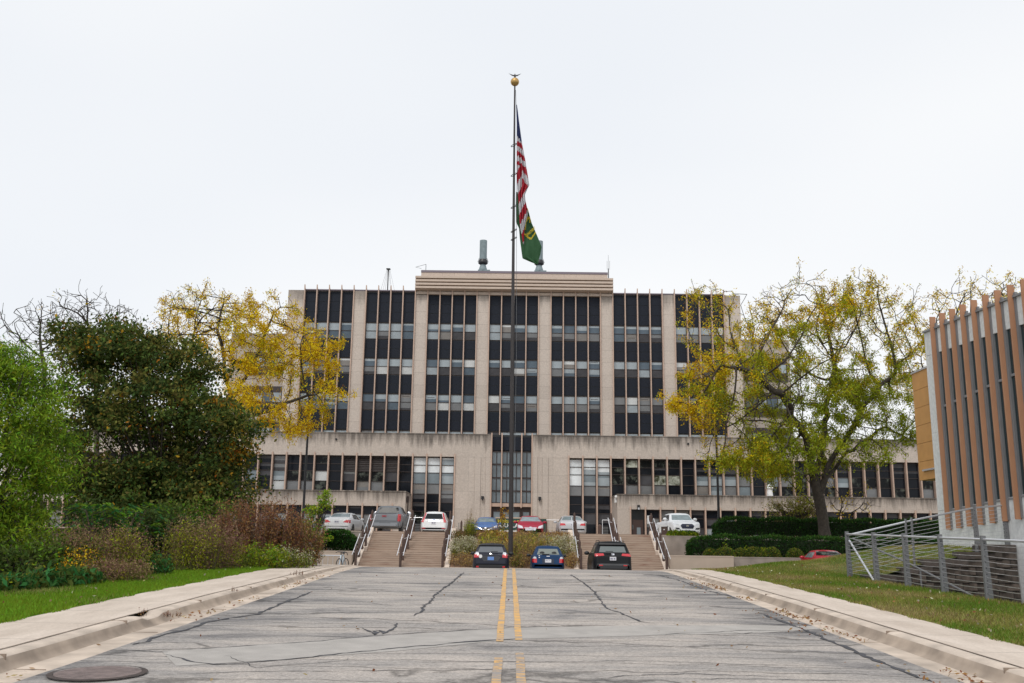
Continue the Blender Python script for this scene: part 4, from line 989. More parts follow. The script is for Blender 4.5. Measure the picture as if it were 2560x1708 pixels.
grid_obj('sunken_paving', np.linspace(8.97, 13.5, 3), np.linspace(14, 25.4, 3), lambda x, y: x*0-1.1, M_['grwall'])
mb = MB(); mb.box(8.9, 8.99, -10, 25.2, -1.3, .3); 
for i, y in enumerate(np.arange(-10, 25.2, .5)): mb.box(8.9, 8.99, y, min(y+.5, 25.3), .3, float(gside(8.95, y+.25))-.03)
o = mb.build('area_wall', M_['grwall']); tag(o, 'grey concrete wall under the lawn edge along the sunken area', 'wall')

# ------------------------------------------------------------------ cable railings
def rail_post(mb, x, y, z0, z1, wtop=.085, wbot=.14, th=.03):
    a = wtop/2; c = wbot/2
    mb.add([(x-a, y-th, z0), (x-a+wbot, y-th, z0), (x-a+wbot, y+th, z0), (x-a, y+th, z0), (x-a, y-th, z1), (x-a+wtop, y-th, z1), (x-a+wtop, y+th, z1), (x-a, y+th, z1)],
           [(0, 3, 2, 1), (4, 5, 6, 7), (0, 1, 5, 4), (1, 2, 6, 5), (2, 3, 7, 6), (3, 0, 4, 7)])
    for i in range(10):
        z = z0+.1+(z1-z0-.25)*i/9; mb.add([(x-.01, y-th-.003, z), (x+.01, y-th-.003, z), (x+.01, y-th-.003, z+.02), (x-.01, y-th-.003, z+.02)], [(0, 1, 2, 3)], 1)
def fence(label, pts, name='cable_railing', H=1.1, skip_first=False, ncab=10, thin=()):
    o = empty(name, (pts[0][0], pts[0][1], pts[0][2]), label, 'railing', 'grey cable railings')
    for i, (x, y, z) in enumerate(pts):
        if i == 0 and skip_first: continue
        mb = MB()
        if i in thin: mb.tube([(x, y, z-.05), (x, y, z+H+.08)], .03, 6)
        else: rail_post(mb, x, y, z-.1, z+H+.07)
        mb.build('post', [M_['greypost'], M_['black']], o)
    for a, b in zip(pts[:-1], pts[1:]):
        mb = MB(); mb.tube([(a[0], a[1], a[2]+H), (b[0], b[1], b[2]+H)], .026, 8); mb.build('top_rail', M_['steel'], o)
        mb = MB()
        for k in range(ncab):
            h = H-.1-k*(H-.12)/ncab; s = .012+.01*random.random(); c = [(a[0]+(b[0]-a[0])*t, a[1]+(b[1]-a[1])*t, a[2]+(b[2]-a[2])*t+h-s*4*t*(1-t)) for t in (0, .25, .5, .75, 1)]
            mb.tube(c, .007, 4)
        mb.build('cables', M_['steel'], o)
    return o
fy = [25.8, 23.9, 22.05, 20.2, 18.35, 16.5, 14.65]
f1 = fence('grey cable railing on tapered posts along the lawn beside the pavement', [(8.81, y, float(gside(8.8, y))) for y in fy])
mb = MB(); mb.tube([(8.84, 25.72, .85+1.0), (8.81, 24.0, .84)], .026, 8); mb.build('brace', M_['steel'], f1)
p0 = (8.86, 25.86, float(gside(8.85, 25.9)))
up = [p0, (10.28, 25.55, 1.27), (10.46, 25.6, 1.31), (12.33, 26.05, 1.68), (13.36, 26.5, 1.78)]
fence('cable railing climbing along the top of the block wall to the finned building', up, H=1.07, skip_first=True, thin=(1, 2))
o = empty('stair_handrail', (9, 25.5, .5), 'grey handrail slanting down behind the cable railing into the sunken area', 'handrail')
mb = MB(); mb.tube([(8.92, 25.7, 1.9), (9.9, 24.6, 1.3), (11.3, 23.0, .3)], .024, 7); mb.build('rail', M_['greypost'], o)
mb = MB(); mb.tube([(10.1, 24.4, 1.18), (10.1, 24.4, -1.1)], .02, 6); mb.build('post', M_['greypost'], o)
# ------------------------------------------------------------------ vehicles: lofted bodies with panes, lamps and trim laid on the body
def paint(name, col, metal=.25):
    d = sum(col) < .2
    return mat(name, col, .4, metal=metal*.3, spec=.12 if d else .35, coat=.07 if d else .22)
class Car:
    def __init__(s, name, label, cat, x, y, z, L, w, prof, belt, wr, pm, rz=0, zb=.24, group='cars parked in front of the building', wheel=.33, wx=None, flat=0):
        """prof: [(y, top z)] from the tail (y=0) to the nose (y=L)"""
        s.o = bpy.data.objects.new(name, None); COL.objects.link(s.o); s.o.location = (x, y, z); s.o.rotation_euler = (0, 0, rz)
        tag(s.o, label, cat, group); s.L = L; s.w = w
        py = [p[0] for p in prof]; pz = [p[1] for p in prof]
        ys = sorted(set([0, .04, .1, .18, .3]+list(np.linspace(.4, L-.4, 26))+py+[L-.3, L-.18, L-.1, L-.04, L]))
        V = []; nsec = 21
        for y in ys:
            top = float(np.interp(y, py, pz)); e = min(y, L-y)
            sc = 1-.13*max(0, 1-e/.45)**2.2-.03*max(0, 1-e/1.0)**2
            W = w*sc; B_ = belt if not callable(belt) else belt(y)
            zl = zb+.16*max(0, 1-e/.35)**2
            g = min(1, max(0, (top-B_)/.35)); rw = W*(.93*(1-g))+wr*g*(1 if e > .5 else .97)
            bt = min(B_, top-.03)
            half = [(0, zl), (.72*W, zl), (.93*W, zl+.03), (.99*W, zl+.16), (W, min(bt-.12, (zl+bt)/2)), (.985*W, bt-.06), (.955*W, bt),
                    (.955*W+(rw-.955*W)*.5, bt+(top-bt)*.5-.0), (rw, bt+(top-bt)*.90), (rw-.12*g-.04, top-.012), (0, top+.01)]
            full = half+[(-a, b_) for a, b_ in half[-2:0:-1]]
            V += [(a, y, b_) for a, b_ in full]; nsec = len(full)
        F = []
        for j in range(len(ys)-1):
            for i in range(nsec):
                i2 = (i+1) % nsec; F.append((j*nsec+i, (j+1)*nsec+i, (j+1)*nsec+i2, j*nsec+i2))
        F.append(tuple(range(nsec))); F.append(tuple((len(ys)-1)*nsec+i for i in range(nsec-1, -1, -1)))
        me = bpy.data.meshes.new('body'); me.from_pydata(V, [], F); me.materials.append(pm)
        me.polygons.foreach_set('use_smooth', [True]*(len(F)-2)+[False]*2); me.update()
        s.body = link('body', me, s.o)
        s.bvh = BVHTree.FromPolygons(V, F); s.pm = pm
        s.wr_ = wheel
        for yy in (wx or (.85, L-.88)):
            for sx in (-1, 1): s.wheel(sx, yy)
    def mesh(s, name, mb, m, parent=None, smooth=False):
        me = bpy.data.meshes.new(name); me.from_pydata(mb.v, [], mb.f)
        for q in (m if isinstance(m, (list, tuple)) else [m]): me.materials.append(q)
        me.polygons.foreach_set('material_index', mb.m)
        if smooth: me.polygons.foreach_set('use_smooth', [True]*len(me.polygons))
        me.update(); return link(name, me, parent or s.o)
    def wheel(s, sx, yy):
        r = s.wr_; mb = MB(); xo = sx*(s.w*.985); xi = sx*(s.w-.22)
        mb.tube([(xi, yy, r), (xo-sx*.03, yy, r), (xo, yy, r)], [r, r, r-.03], 20); o = s.mesh('wheel', mb, M_['rubber'])
        mb = MB(); mb.tube([(xo-sx*.02, yy, r), (xo+sx*.012, yy, r)], r*.66, 16)
        for k in range(5):
            a = k*1.2566; mb.box(xo-.004, xo+sx*.02, yy+.6*r*math.cos(a)*.5-.03, yy+.6*r*math.cos(a)*.5+.03, r+.6*r*math.sin(a)*.5-.03, r+.6*r*math.sin(a)*.5+.03)
        s.mesh('rim', mb, M_['rim'], o)
        mb = MB(); pts = []; R_ = r+.055
        for k in range(15):
            a = math.pi*(-.12+1.24*k/14); pts.append((yy+R_*math.cos(a), r+R_*math.sin(a)))
        mb.prismx(pts, min(sx*(s.w*.80), sx*(s.w*1.003)), max(sx*(s.w*.80), sx*(s.w*1.003))); s.mesh('wheel_arch', mb, M_['plastic'])
    def patch(s, name, side, quad, m, off=.006, n=8, mm=5, parent=None, thick=.015):
        """quad: 4 corners in the projection plane (counter-clockwise); side rear/front: (x,z); left/right: (y,z); top: (x,y)"""
        mb = MB(); L = s.L; g = []
        for j in range(mm+1):
            for i in range(n+1):
                u, v = i/n, j/mm
                a = [quad[0][k]*(1-u)+quad[1][k]*u for k in (0, 1)]; b_ = [quad[3][k]*(1-u)+quad[2][k]*u for k in (0, 1)]
                p = [a[k]*(1-v)+b_[k]*v for k in (0, 1)]
                if side == 'rear': o_, d = Vector((p[0], -3, p[1])), Vector((0, 1, 0))
                elif side == 'front': o_, d = Vector((p[0], L+3, p[1])), Vector((0, -1, 0))
                elif side == 'left': o_, d = Vector((-4, p[0], p[1])), Vector((1, 0, 0))
                elif side == 'right': o_, d = Vector((4, p[0], p[1])), Vector((-1, 0, 0))
                h, nrm, _, _ = s.bvh.ray_cast(o_, d)
                if h is None: g.append(None); continue
                if nrm.dot(d) > 0: nrm = -nrm
                g.append((h+nrm*off, h-nrm*thick))
        idx = {}
        for k, q in enumerate(g):
            if q: idx[k] = len(mb.v); mb.v += [tuple(q[0]), tuple(q[1])]
        cells = set()
        for j in range(mm):
            for i in range(n):
                c = [j*(n+1)+i, j*(n+1)+i+1, (j+1)*(n+1)+i+1, (j+1)*(n+1)+i]
                if all(k in idx for k in c): mb.f.append(tuple(idx[k] for k in c)); cells.add((i, j))
        for (i, j) in cells:
            c = [j*(n+1)+i, j*(n+1)+i+1, (j+1)*(n+1)+i+1, (j+1)*(n+1)+i]
            for (di, dj, a, b_) in ((0, -1, 0, 1), (1, 0, 1, 2), (0, 1, 2, 3), (-1, 0, 3, 0)):
                if (i+di, j+dj) not in cells: p, q = idx[c[a]], idx[c[b_]]; mb.f.append((p, p+1, q+1, q))
        mb.m = [0]*len(mb.f)
        if mb.f: return s.mesh(name, mb, m, parent, smooth=False)
    def sym(s, name, side, quad, m, **k):
        s.patch(name, side, quad, m, **k); s.patch(name, side, [(-a, b_) for a, b_ in quad][::-1], m, **k)
    def mirrors(s, y, z, m, size=(.13, .08, .085)):
        for sx in (-1, 1):
            mb = MB(); mb.ball((sx*(s.w+.10), y, z), 1, 0, 10, 6, size); mb.box(min(sx*(s.w-.12), sx*(s.w+.06)), max(sx*(s.w-.12), sx*(s.w+.06)), y-.03, y+.03, z-.05, z-.01)
            s.mesh('mirror', mb, m, smooth=True)
    def plate(s, side, z, m, x=0, ink=True):
        o = s.patch('license_plate', side, [(x-.155, z-.08), (x+.155, z-.08), (x+.155, z+.08), (x-.155, z+.08)], m, off=.02, n=2, mm=1)
        if ink:
            for q in (-.11, -.07, -.03, .05, .09):
                s.patch('plate_mark', side, [(x+q-.012, z-.035), (x+q+.014, z-.035), (x+q+.014, z+.035), (x+q-.012, z+.035)], M_['platetxt'], off=.026, n=1, mm=1, parent=o)
    def emblem(s, side, x, z, r, m, off=.014):
        s.patch('emblem', side, [(x-r, z-r*.5), (x+r, z-r*.5), (x+r, z+r*.5), (x-r, z+r*.5)], m, off=off, n=2, mm=2)

def sedan_prof(L, h, deck=1.06): return [(0, .62), (.03, .85), (.08, .99), (.16, deck-.01), (.35, deck+.01), (.85, deck+.04), (1.45, h-.09), (1.8, h-.02), (2.2, h), (2.7, h-.01), (3.0, h-.06), (3.55, 1.16), (3.8, 1.03), (4.3, .94), (L-.35, .83), (L-.15, .72), (L-.04, .62), (L, .5)]
def hatch_prof(L, h, slope=.55): return [(0, .60), (.04, .68), (.07, .95), (.12, 1.06), (slope, h-.12), (slope+.08, h-.03), (slope+.5, h), (L*.55, h), (L*.62, h-.07), (L*.77, 1.12), (L*.82, 1.03), (L-.3, .86), (L-.1, .72), (L-.03, .6), (L, .5)]

def rear_common(c, h, wy0, wy1, wtopx, wbotx, gz0, gz1, glassm):
    c.patch('rear_window', 'rear', [(-wbotx, gz0), (wbotx, gz0), (wtopx, gz1), (-wtopx, gz1)], glassm, n=10)
def sides(c, ya, yb, z0, z1, gm, slant=.35, slantf=.55):
    ym = (ya+yb)/2
    for sd_ in ('left', 'right'):
        c.patch('side_window', sd_, [(ya, z0), (ym-.04, z0), (ym-.04, z1), (ya+slant, z1)], gm, n=6)
        c.patch('side_window', sd_, [(ym+.04, z0), (yb, z0), (yb-slantf, z1), (ym+.04, z1)], gm, n=6)

zl = lambda y: zplaza(y)
# white sedan, upper left
c = Car('white_sedan', 'white sedan seen from behind above the clipped yew, left of the grey pickup', 'car', -11.45, 63.6, zl(65), 4.82, .915, sedan_prof(4.82, 1.47, 1.10), 1.0, .60, paint('paint_white', (.74, .75, .76), 0), rz=R(-3))
c.patch('rear_window', 'rear', [(-.66, 1.16), (.66, 1.16), (.52, 1.40), (-.52, 1.40)], M_['carglass_pale']); sides(c, 1.25, 3.3, 1.03, 1.34, M_['carglass'], .35, .55)
c.sym('taillight', 'rear', [(.40, .80), (.86, .74), (.86, .95), (.62, .95)], M_['red']); c.plate('rear', .82, M_['plate']); c.mirrors(3.1, 1.05, c.pm)
c.patch('windshield', 'front', [(-.68, 1.08), (.68, 1.08), (.54, 1.38), (-.54, 1.38)], M_['carglass']); c.patch('bumper_insert', 'rear', [(-.55, .3), (.55, .3), (.55, .40), (-.55, .40)], M_['plastic'])
# grey pickup with tailgate to the stairs
pk = [(0, .55), (.03, .80), (.05, 1.30), (.09, 1.36), (1.75, 1.38), (1.82, 1.40), (2.05, 1.82), (2.2, 1.90), (2.6, 1.93), (3.5, 1.92), (3.75, 1.86), (4.35, 1.42), (4.5, 1.34), (5.3, 1.30), (5.62, 1.2), (5.75, 1.0), (5.8, .6)]
c = Car('grey_pickup_truck', 'silver grey pickup truck with its tailgate toward the left stairs', 'pickup truck', -8.22, 62.9, zl(63)+.0, 5.8, 1.03, pk, 1.30, .72, paint('paint_grey_silver', (.16, .172, .19), .6), wheel=.42, zb=.42, wx=(1.15, 4.75))
c.patch('rear_window', 'rear', [(-.68, 1.45), (.68, 1.45), (.60, 1.80), (-.60, 1.80)], M_['carglass'])
tgp = c.patch('tailgate', 'rear', [(-.74, .90), (.74, .90), (.74, 1.31), (-.74, 1.31)], paint('paint_tailgate', (.24, .255, .28), .6), off=.012)
c.sym('taillight', 'rear', [(.80, .86), (.98, .86), (.98, 1.30), (.82, 1.30)], M_['red'], off=.02)
c.patch('bumper', 'rear', [(-.95, .52), (.95, .52), (.95, .76), (-.95, .76)], bpy.data.materials['paint_tailgate'], off=.03); c.patch('bumper_recess', 'rear', [(-.30, .54), (.30, .54), (.36, .75), (-.36, .75)], M_['plastic'], off=.035, n=2, mm=1)
c.plate('rear', .68, mat('pale_orange_plate', (.6, .42, .32), .5), ink=True); sides(c, 2.15, 3.95, 1.40, 1.80, M_['carglass'], .1, .35)
c.mirrors(3.85, 1.45, M_['chrome'], (.16, .07, .17)); c.patch('tailgate_cap', 'rear', [(-.72, 1.31), (.72, 1.31), (.72, 1.345), (-.72, 1.345)], M_['plastic'], off=.015, n=2, mm=1)
GMC = c
# white crossover
cv = hatch_prof(4.53, 1.66, .6)
c = Car('white_crossover', 'white crossover seen from behind at the top of the left stairs', 'car', -5.3, 65.6, zl(66), 4.53, .91, cv, 1.02, .60, paint('paint_white_pearl', (.72, .73, .74), 0), wheel=.35)
c.patch('rear_window', 'rear', [(-.62, 1.14), (.62, 1.14), (.50, 1.50), (-.50, 1.50)], M_['carglass'])
c.sym('taillight', 'rear', [(.68, .90), (.84, .93), (.60, 1.55), (.54, 1.55)], M_['red'], off=.014)
c.sym('reflector', 'rear', [(.55, .50), (.80, .50), (.80, .56), (.55, .56)], M_['red']); c.patch('bumper_skirt', 'rear', [(-.82, .26), (.82, .26), (.70, .40), (-.70, .40)], M_['plastic'])
c.plate('rear', .88, M_['plate']); c.patch('chrome_strip', 'rear', [(-.34, 1.00), (.34, 1.00), (.34, 1.05), (-.34, 1.05)], M_['chrome'], n=4, mm=1); c.emblem('rear', 0, 1.07, .06, M_['plateblue'])
sides(c, .75, 3.2, 1.05, 1.48, M_['carglass'], .3, .5); c.mirrors(3.1, 1.08, c.pm)
# blue car facing us
c = Car('blue_car', 'bright blue car facing the camera behind the tall green grass tuft of the planter', 'car', -1.87, 72.6, zl(70)-.02, 4.3, .87, hatch_prof(4.3, 1.46, .5), .95, .56, paint('paint_blue', (.06, .14, .34), .3), rz=math.pi)
c.patch('windshield', 'front', [(-.66, 1.10), (.66, 1.10), (.52, 1.38), (-.52, 1.38)], M_['carglass_pale']); c.sym('headlight', 'front', [(.48, .66), (.78, .72), (.78, .86), (.60, .80)], M_['lamp'])
c.patch('grille', 'front', [(-.38, .56), (.38, .56), (.48, .70), (-.48, .70)], M_['plastic'], off=.01, n=4, mm=1)
for k in range(8):
    a0, a1 = -1+k/4, -1+(k+1)/4; zf = lambda a: .52+.16*a*a
    c.patch('chrome_smile', 'front', [(a0*.5, zf(a0)), (a1*.5, zf(a1)), (a1*.5, zf(a1)+.045), (a0*.5, zf(a0)+.045)], M_['chrome'], off=.016, n=1, mm=1)
sides(c, .8, 3.0, .98, 1.30, M_['carglass']); c.mirrors(2.9, 1.0, c.pm); c.emblem('front', 0, .66, .06, M_['chrome'], .02)
# red sedan facing us
c = Car('red_sedan', 'red sedan facing the camera in front of the green welcome banner', 'car', 1.22, 70.4, zl(68)+.02, 4.6, .895, [(a, b_+(.02 if b_ > 1.2 else 0)) for a, b_ in sedan_prof(4.6, 1.47, 1.08)], .98, .58, paint('paint_red', (.34, .010, .035), .3), rz=math.pi)
c.patch('windshield', 'front', [(-.70, 1.08), (.70, 1.08), (.55, 1.39), (-.55, 1.39)], M_['carglass_pale']); c.sym('headlight', 'front', [(.48, .60), (.84, .60), (.84, .84), (.56, .74)], M_['lamp'])
c.patch('grille', 'front', [(-.32, .44), (.32, .44), (.42, .66), (-.42, .66)], M_['chrome'], off=.008, n=4, mm=2); c.patch('grille_mesh', 'front', [(-.29, .46), (.29, .46), (.37, .58), (-.37, .58)], M_['plastic'], off=.014, n=4, mm=1)
c.patch('emblem', 'front', [(-.10, .625), (.10, .625), (.10, .665), (-.10, .665)], M_['chrome'], off=.022, n=2, mm=1); c.patch('emblem', 'front', [(-.05, .60), (.05, .60), (.05, .69), (-.05, .69)], M_['chrome'], off=.024, n=2, mm=1)
sides(c, 1.2, 3.2, 1.0, 1.32, M_['carglass']); c.mirrors(3.0, 1.03, c.pm, (.16, .09, .09))
# silver sedan
c = Car('silver_sedan', 'silver sedan seen from behind at the top left corner of the right stairs', 'car', 3.92, 63.4, zl(64), 4.85, .91, sedan_prof(4.85, 1.46, 1.10), 1.0, .60, paint('paint_silver', (.50, .50, .52), .55))
c.patch('rear_window', 'rear', [(-.66, 1.15), (.66, 1.15), (.52, 1.39), (-.52, 1.39)], M_['carglass_pale']); sides(c, 1.25, 3.3, 1.03, 1.33, M_['carglass'])
c.sym('taillight', 'rear', [(.45, .78), (.82, .76), (.82, .93), (.52, .90)], M_['red']); c.plate('rear', .82, M_['plate']); c.mirrors(3.1, 1.05, c.pm)
c.patch('trunk_trim', 'rear', [(-.3, .93), (.3, .93), (.3, .96), (-.3, .96)], M_['chrome'], n=2, mm=1)
# white pickup facing us
wp = [(0, .55), (.03, .8), (.06, 1.2), (1.55, 1.22), (1.62, 1.26), (1.78, 1.68), (1.95, 1.76), (2.4, 1.79), (3.2, 1.78), (3.4, 1.72), (3.95, 1.32), (4.1, 1.24), (4.9, 1.16), (5.2, 1.06), (5.33, .9), (5.38, .55)]
c = Car('white_pickup_truck', 'white pickup truck facing the camera above the right stairs beside the clipped hedge', 'pickup truck', 11.05, 69.6, zl(66)-.02, 5.38, .94, wp, 1.16, .66, paint('paint_white_truck', (.72, .74, .77), 0), rz=math.pi+R(5), wheel=.39, zb=.40, wx=(1.1, 4.35))
c.patch('windshield', 'front', [(-.70, 1.30), (.70, 1.30), (.58, 1.66), (-.58, 1.66)], M_['carglass_pale']); c.sym('headlight', 'front', [(.54, .90), (.88, .98), (.88, 1.08), (.56, 1.02)], M_['lamp'])
c.patch('grille', 'front', [(-.36, .72), (.36, .72), (.46, .90), (-.46, .90)], mat('grille_blue_black', (.02, .025, .05), .4), off=.012, n=6, mm=1); c.patch('grille', 'front', [(-.46, .90), (.46, .90), (.34, 1.02), (-.34, 1.02)], bpy.data.materials['grille_blue_black'], off=.012, n=6, mm=1)
c.emblem('front', 0, .90, .09, M_['chrome'], .02); c.sym('fog_pocket', 'front', [(.50, .66), (.80, .66), (.82, .78), (.56, .76)], M_['plastic'])
c.patch('lower_grille', 'front', [(-.58, .46), (.58, .46), (.50, .60), (-.50, .60)], M_['plastic'], n=4); c.plate('front', .55, M_['plate'])
for sd_ in ('left', 'right'):
    c.patch('side_window', sd_, [(1.85, 1.28), (2.55, 1.28), (2.55, 1.66), (1.95, 1.66)], M_['carglass'], n=5); c.patch('side_window', sd_, [(2.62, 1.28), (3.65, 1.28), (3.25, 1.66), (2.62, 1.66)], M_['carglass'], n=5)
c.mirrors(3.45, 1.36, c.pm, (.14, .08, .11))
# lower lot ------------------------------------------------
zlo = .14
dk = paint('paint_dark_blue_black', (.022, .024, .036), .3)
c = Car('dark_hatchback', 'dark navy hatchback with a round white sticker, leftmost of the three cars below the planter', 'car', -1.04, 48.0, zlo, 4.4, .89, hatch_prof(4.4, 1.56, .55), 1.0, .60, dk)
c.patch('rear_window', 'rear', [(-.64, 1.12), (.64, 1.12), (.54, 1.40), (-.54, 1.40)], mat('glass_grey_reflecting', (.10, .11, .125), .06, spec=.8))
c.patch('spoiler', 'rear', [(-.60, 1.42), (.60, 1.42), (.55, 1.47), (-.55, 1.47)], M_['plastic'], off=.06, n=6, mm=1, thick=.0)
for sx in (-1, 1):
    mb = MB(); mb.tube([(sx*.52, .7, 1.55), (sx*.53, .75, 1.63), (sx*.54, 2.4, 1.64), (sx*.53, 2.5, 1.56)], .02, 6); c.mesh('roof_rail', mb, M_['plastic'])
c.sym('taillight', 'rear', [(.56, .88), (.80, .86), (.82, 1.02), (.58, 1.02)], M_['red'], off=.014); c.sym('taillight_clear', 'rear', [(.58, 1.02), (.80, 1.02), (.72, 1.13), (.60, 1.12)], M_['lamp'], off=.014)
c.patch('tailgate_panel', 'rear', [(-.34, .70), (.34, .70), (.52, .96), (-.52, .96)], mat('panel_shade', (.035, .037, .045), .5), off=.004, n=4, mm=2); c.plate('rear', .83, M_['plateblue'], ink=False)
c.patch('bumper_skirt', 'rear', [(-.80, .24), (.80, .24), (.74, .54), (-.74, .54)], M_['plastic'], off=.012); c.sym('reflector', 'rear', [(.58, .40), (.70, .40), (.70, .47), (.58, .47)], M_['red'], off=.02)
mb = MB(); ring = [(-.50+.085*math.cos(t_), .93+.085*math.sin(t_)) for t_ in np.linspace(0, 2*math.pi, 17)[:-1]]
h, _, _, _ = c.bvh.ray_cast(Vector((-.5, -3, .93)), Vector((0, 1, 0))); mb.prism(ring, h.y-.03, h.y-.012); c.mesh('sticker', mb, M_['white'])
c.emblem('rear', 0, 1.045, .05, M_['chrome']); c.mirrors(2.95, 1.05, M_['plastic'], (.13, .08, .09)); sides(c, .75, 3.1, 1.03, 1.40, M_['carglass'])
mb = MB(); mb.box(-.0, .34, .06, .1, 1.15, 1.18); c.mesh('wiper', mb, M_['black'])
bl = paint('paint_navy', (.012, .040, .105), .3)
c = Car('navy_hatchback', 'navy blue three door hatchback, middle of the three cars below the planter', 'car', 1.80, 49.0, zlo, 3.9, .83, hatch_prof(3.9, 1.48, .45), .98, .55, bl)
c.patch('rear_window', 'rear', [(-.56, 1.04), (.56, 1.04), (.46, 1.32), (-.46, 1.32)], mat('glass_olive_interior', (.17, .19, .17), .06, spec=.8))
for sx in (-.3, .3): mb = MB(); mb.ball((sx, .16, 1.10), 1, 0, 8, 6, (.13, .02, .10)); c.mesh('headrest', mb, M_['plastic'], smooth=True)
c.sym('taillight', 'rear', [(.56, .64), (.78, .66), (.78, .84), (.56, .84)], M_['red'], off=.014); c.sym('taillight_clear', 'rear', [(.58, .84), (.78, .84), (.70, .94), (.60, .93)], M_['lamp'], off=.014)
c.patch('plate_recess', 'rear', [(-.28, .60), (.28, .60), (.30, .84), (-.30, .84)], mat('recess_navy', (.008, .02, .05), .5), off=.004, n=2, mm=1); c.plate('rear', .73, M_['plate']); c.patch('bumper_line', 'rear', [(-.74, .55), (.74, .55), (.74, .58), (-.74, .58)], M_['plastic'], n=6, mm=1)
c.patch('bumper_skirt', 'rear', [(-.70, .26), (.70, .26), (.68, .34), (-.68, .34)], M_['plastic'], n=6, mm=1); c.patch('emblem', 'rear', [(-.08, .945), (.08, .945), (.08, .975), (-.08, .975)], M_['chrome'], off=.014, n=2, mm=1); c.patch('sticker', 'rear', [(-.47, .88), (-.41, .88), (-.41, 1.0), (-.47, 1.0)], M_['white'], n=1, mm=1)
c.mirrors(2.6, .98, M_['plastic'], (.12, .07, .08)); sides(c, .65, 2.75, 1.0, 1.30, M_['carglass']); mb = MB(); mb.box(-.3, .06, .06, .1, 1.045, 1.075); c.mesh('wiper', mb, M_['black']); mb = MB(); mb.tube([(0, .8, 1.47), (0, .72, 1.66)], .008, 4); c.mesh('antenna', mb, M_['black'])
bk = paint('paint_black', (.010, .011, .013), .2)
c = Car('black_crossover', 'black sport utility car parked below the right stairs, rightmost of the three in the row', 'car', 4.90, 47.7, zlo, 4.6, .94, hatch_prof(4.6, 1.73, .5), 1.08, .66, bk, wheel=.37)
c.patch('rear_window', 'rear', [(-.66, 1.20), (.66, 1.20), (.58, 1.48), (-.58, 1.48)], mat('glass_green_grey', (.13, .15, .15), .06, spec=.8))
c.patch('spoiler', 'rear', [(-.64, 1.53), (.64, 1.53), (.60, 1.60), (-.60, 1.60)], M_['plastic'], off=.07, n=6, mm=1, thick=0)
c.sym('taillight', 'rear', [(.42, 1.04), (.86, 1.00), (.86, 1.13), (.46, 1.14)], M_['red'], off=.016); c.emblem('rear', 0, 1.10, .075, M_['chrome']); c.plate('rear', .90, M_['plate'])
c.patch('bumper_skirt', 'rear', [(-.86, .28), (.86, .28), (.76, .66), (-.76, .66)], mat('plastic_grey', (.032, .034, .038), .55), off=.014); c.sym('reflector', 'rear', [(.50, .56), (.68, .56), (.68, .60), (.50, .60)], M_['red'], off=.02)
for sx in (-1, 1):
    mb = MB(); mb.tube([(sx*.60, .7, 1.69), (sx*.61, .8, 1.76), (sx*.61, 2.5, 1.76), (sx*.60, 2.6, 1.69)], .018, 6); c.mesh('roof_rail', mb, M_['plastic'])
c.mirrors(3.1, 1.14, M_['plastic'], (.14, .09, .10)); sides(c, .8, 3.3, 1.12, 1.52, M_['carglass']); mb = MB(); mb.box(-.36, 0, .05, .09, 1.23, 1.26); c.mesh('wiper', mb, M_['black'])
c = Car('red_coupe', 'red car seen from behind over the grass mound at the right', 'car', 16.4, 50.2, zlo, 4.6, .90, sedan_prof(4.6, 1.45, 1.12), 1.02, .60, paint('paint_red_bright', (.42, .012, .03), .25), rz=R(-6))
c.patch('rear_window', 'rear', [(-.68, 1.17), (.68, 1.17), (.54, 1.38), (-.54, 1.38)], G_['R']); sides(c, 1.2, 3.3, 1.05, 1.33, M_['carglass_pale']); c.sym('taillight', 'rear', [(.50, .84), (.85, .84), (.85, .98), (.58, .97)], M_['red'])
c.emblem('rear', 0, 1.04, .07, M_['chrome']); c.plate('rear', .9, M_['plate']); c.mirrors(3.1, 1.05, c.pm)

# ------------------------------------------------------------------ lettering
_dg = None
def text_mesh(txt, size, m, shear=0, extrude=.004, spacing=1, bold=0):
    cu = bpy.data.curves.new('lettering', 'FONT'); cu.body = txt; cu.size = size; cu.extrude = extrude; cu.shear = shear; cu.align_x = 'CENTER'; cu.align_y = 'CENTER'; cu.space_character = spacing; cu.offset = bold; cu.resolution_u = 3
    o = bpy.data.objects.new('lettering', cu); COL.objects.link(o); bpy.context.view_layer.update()
    me = bpy.data.meshes.new_from_object(o.evaluated_get(bpy.context.evaluated_depsgraph_get()))
    bpy.data.objects.remove(o); bpy.data.curves.remove(cu); me.name = 'lettering'; me.materials.clear(); me.materials.append(m); return me
o = link('lettering', text_mesh('GMC', .13, M_['red'], bold=.004, spacing=1.05), tgp if tgp else GMC.o); o.rotation_euler = (R(90), 0, 0); o.location = (-.05, -.01, 1.18)
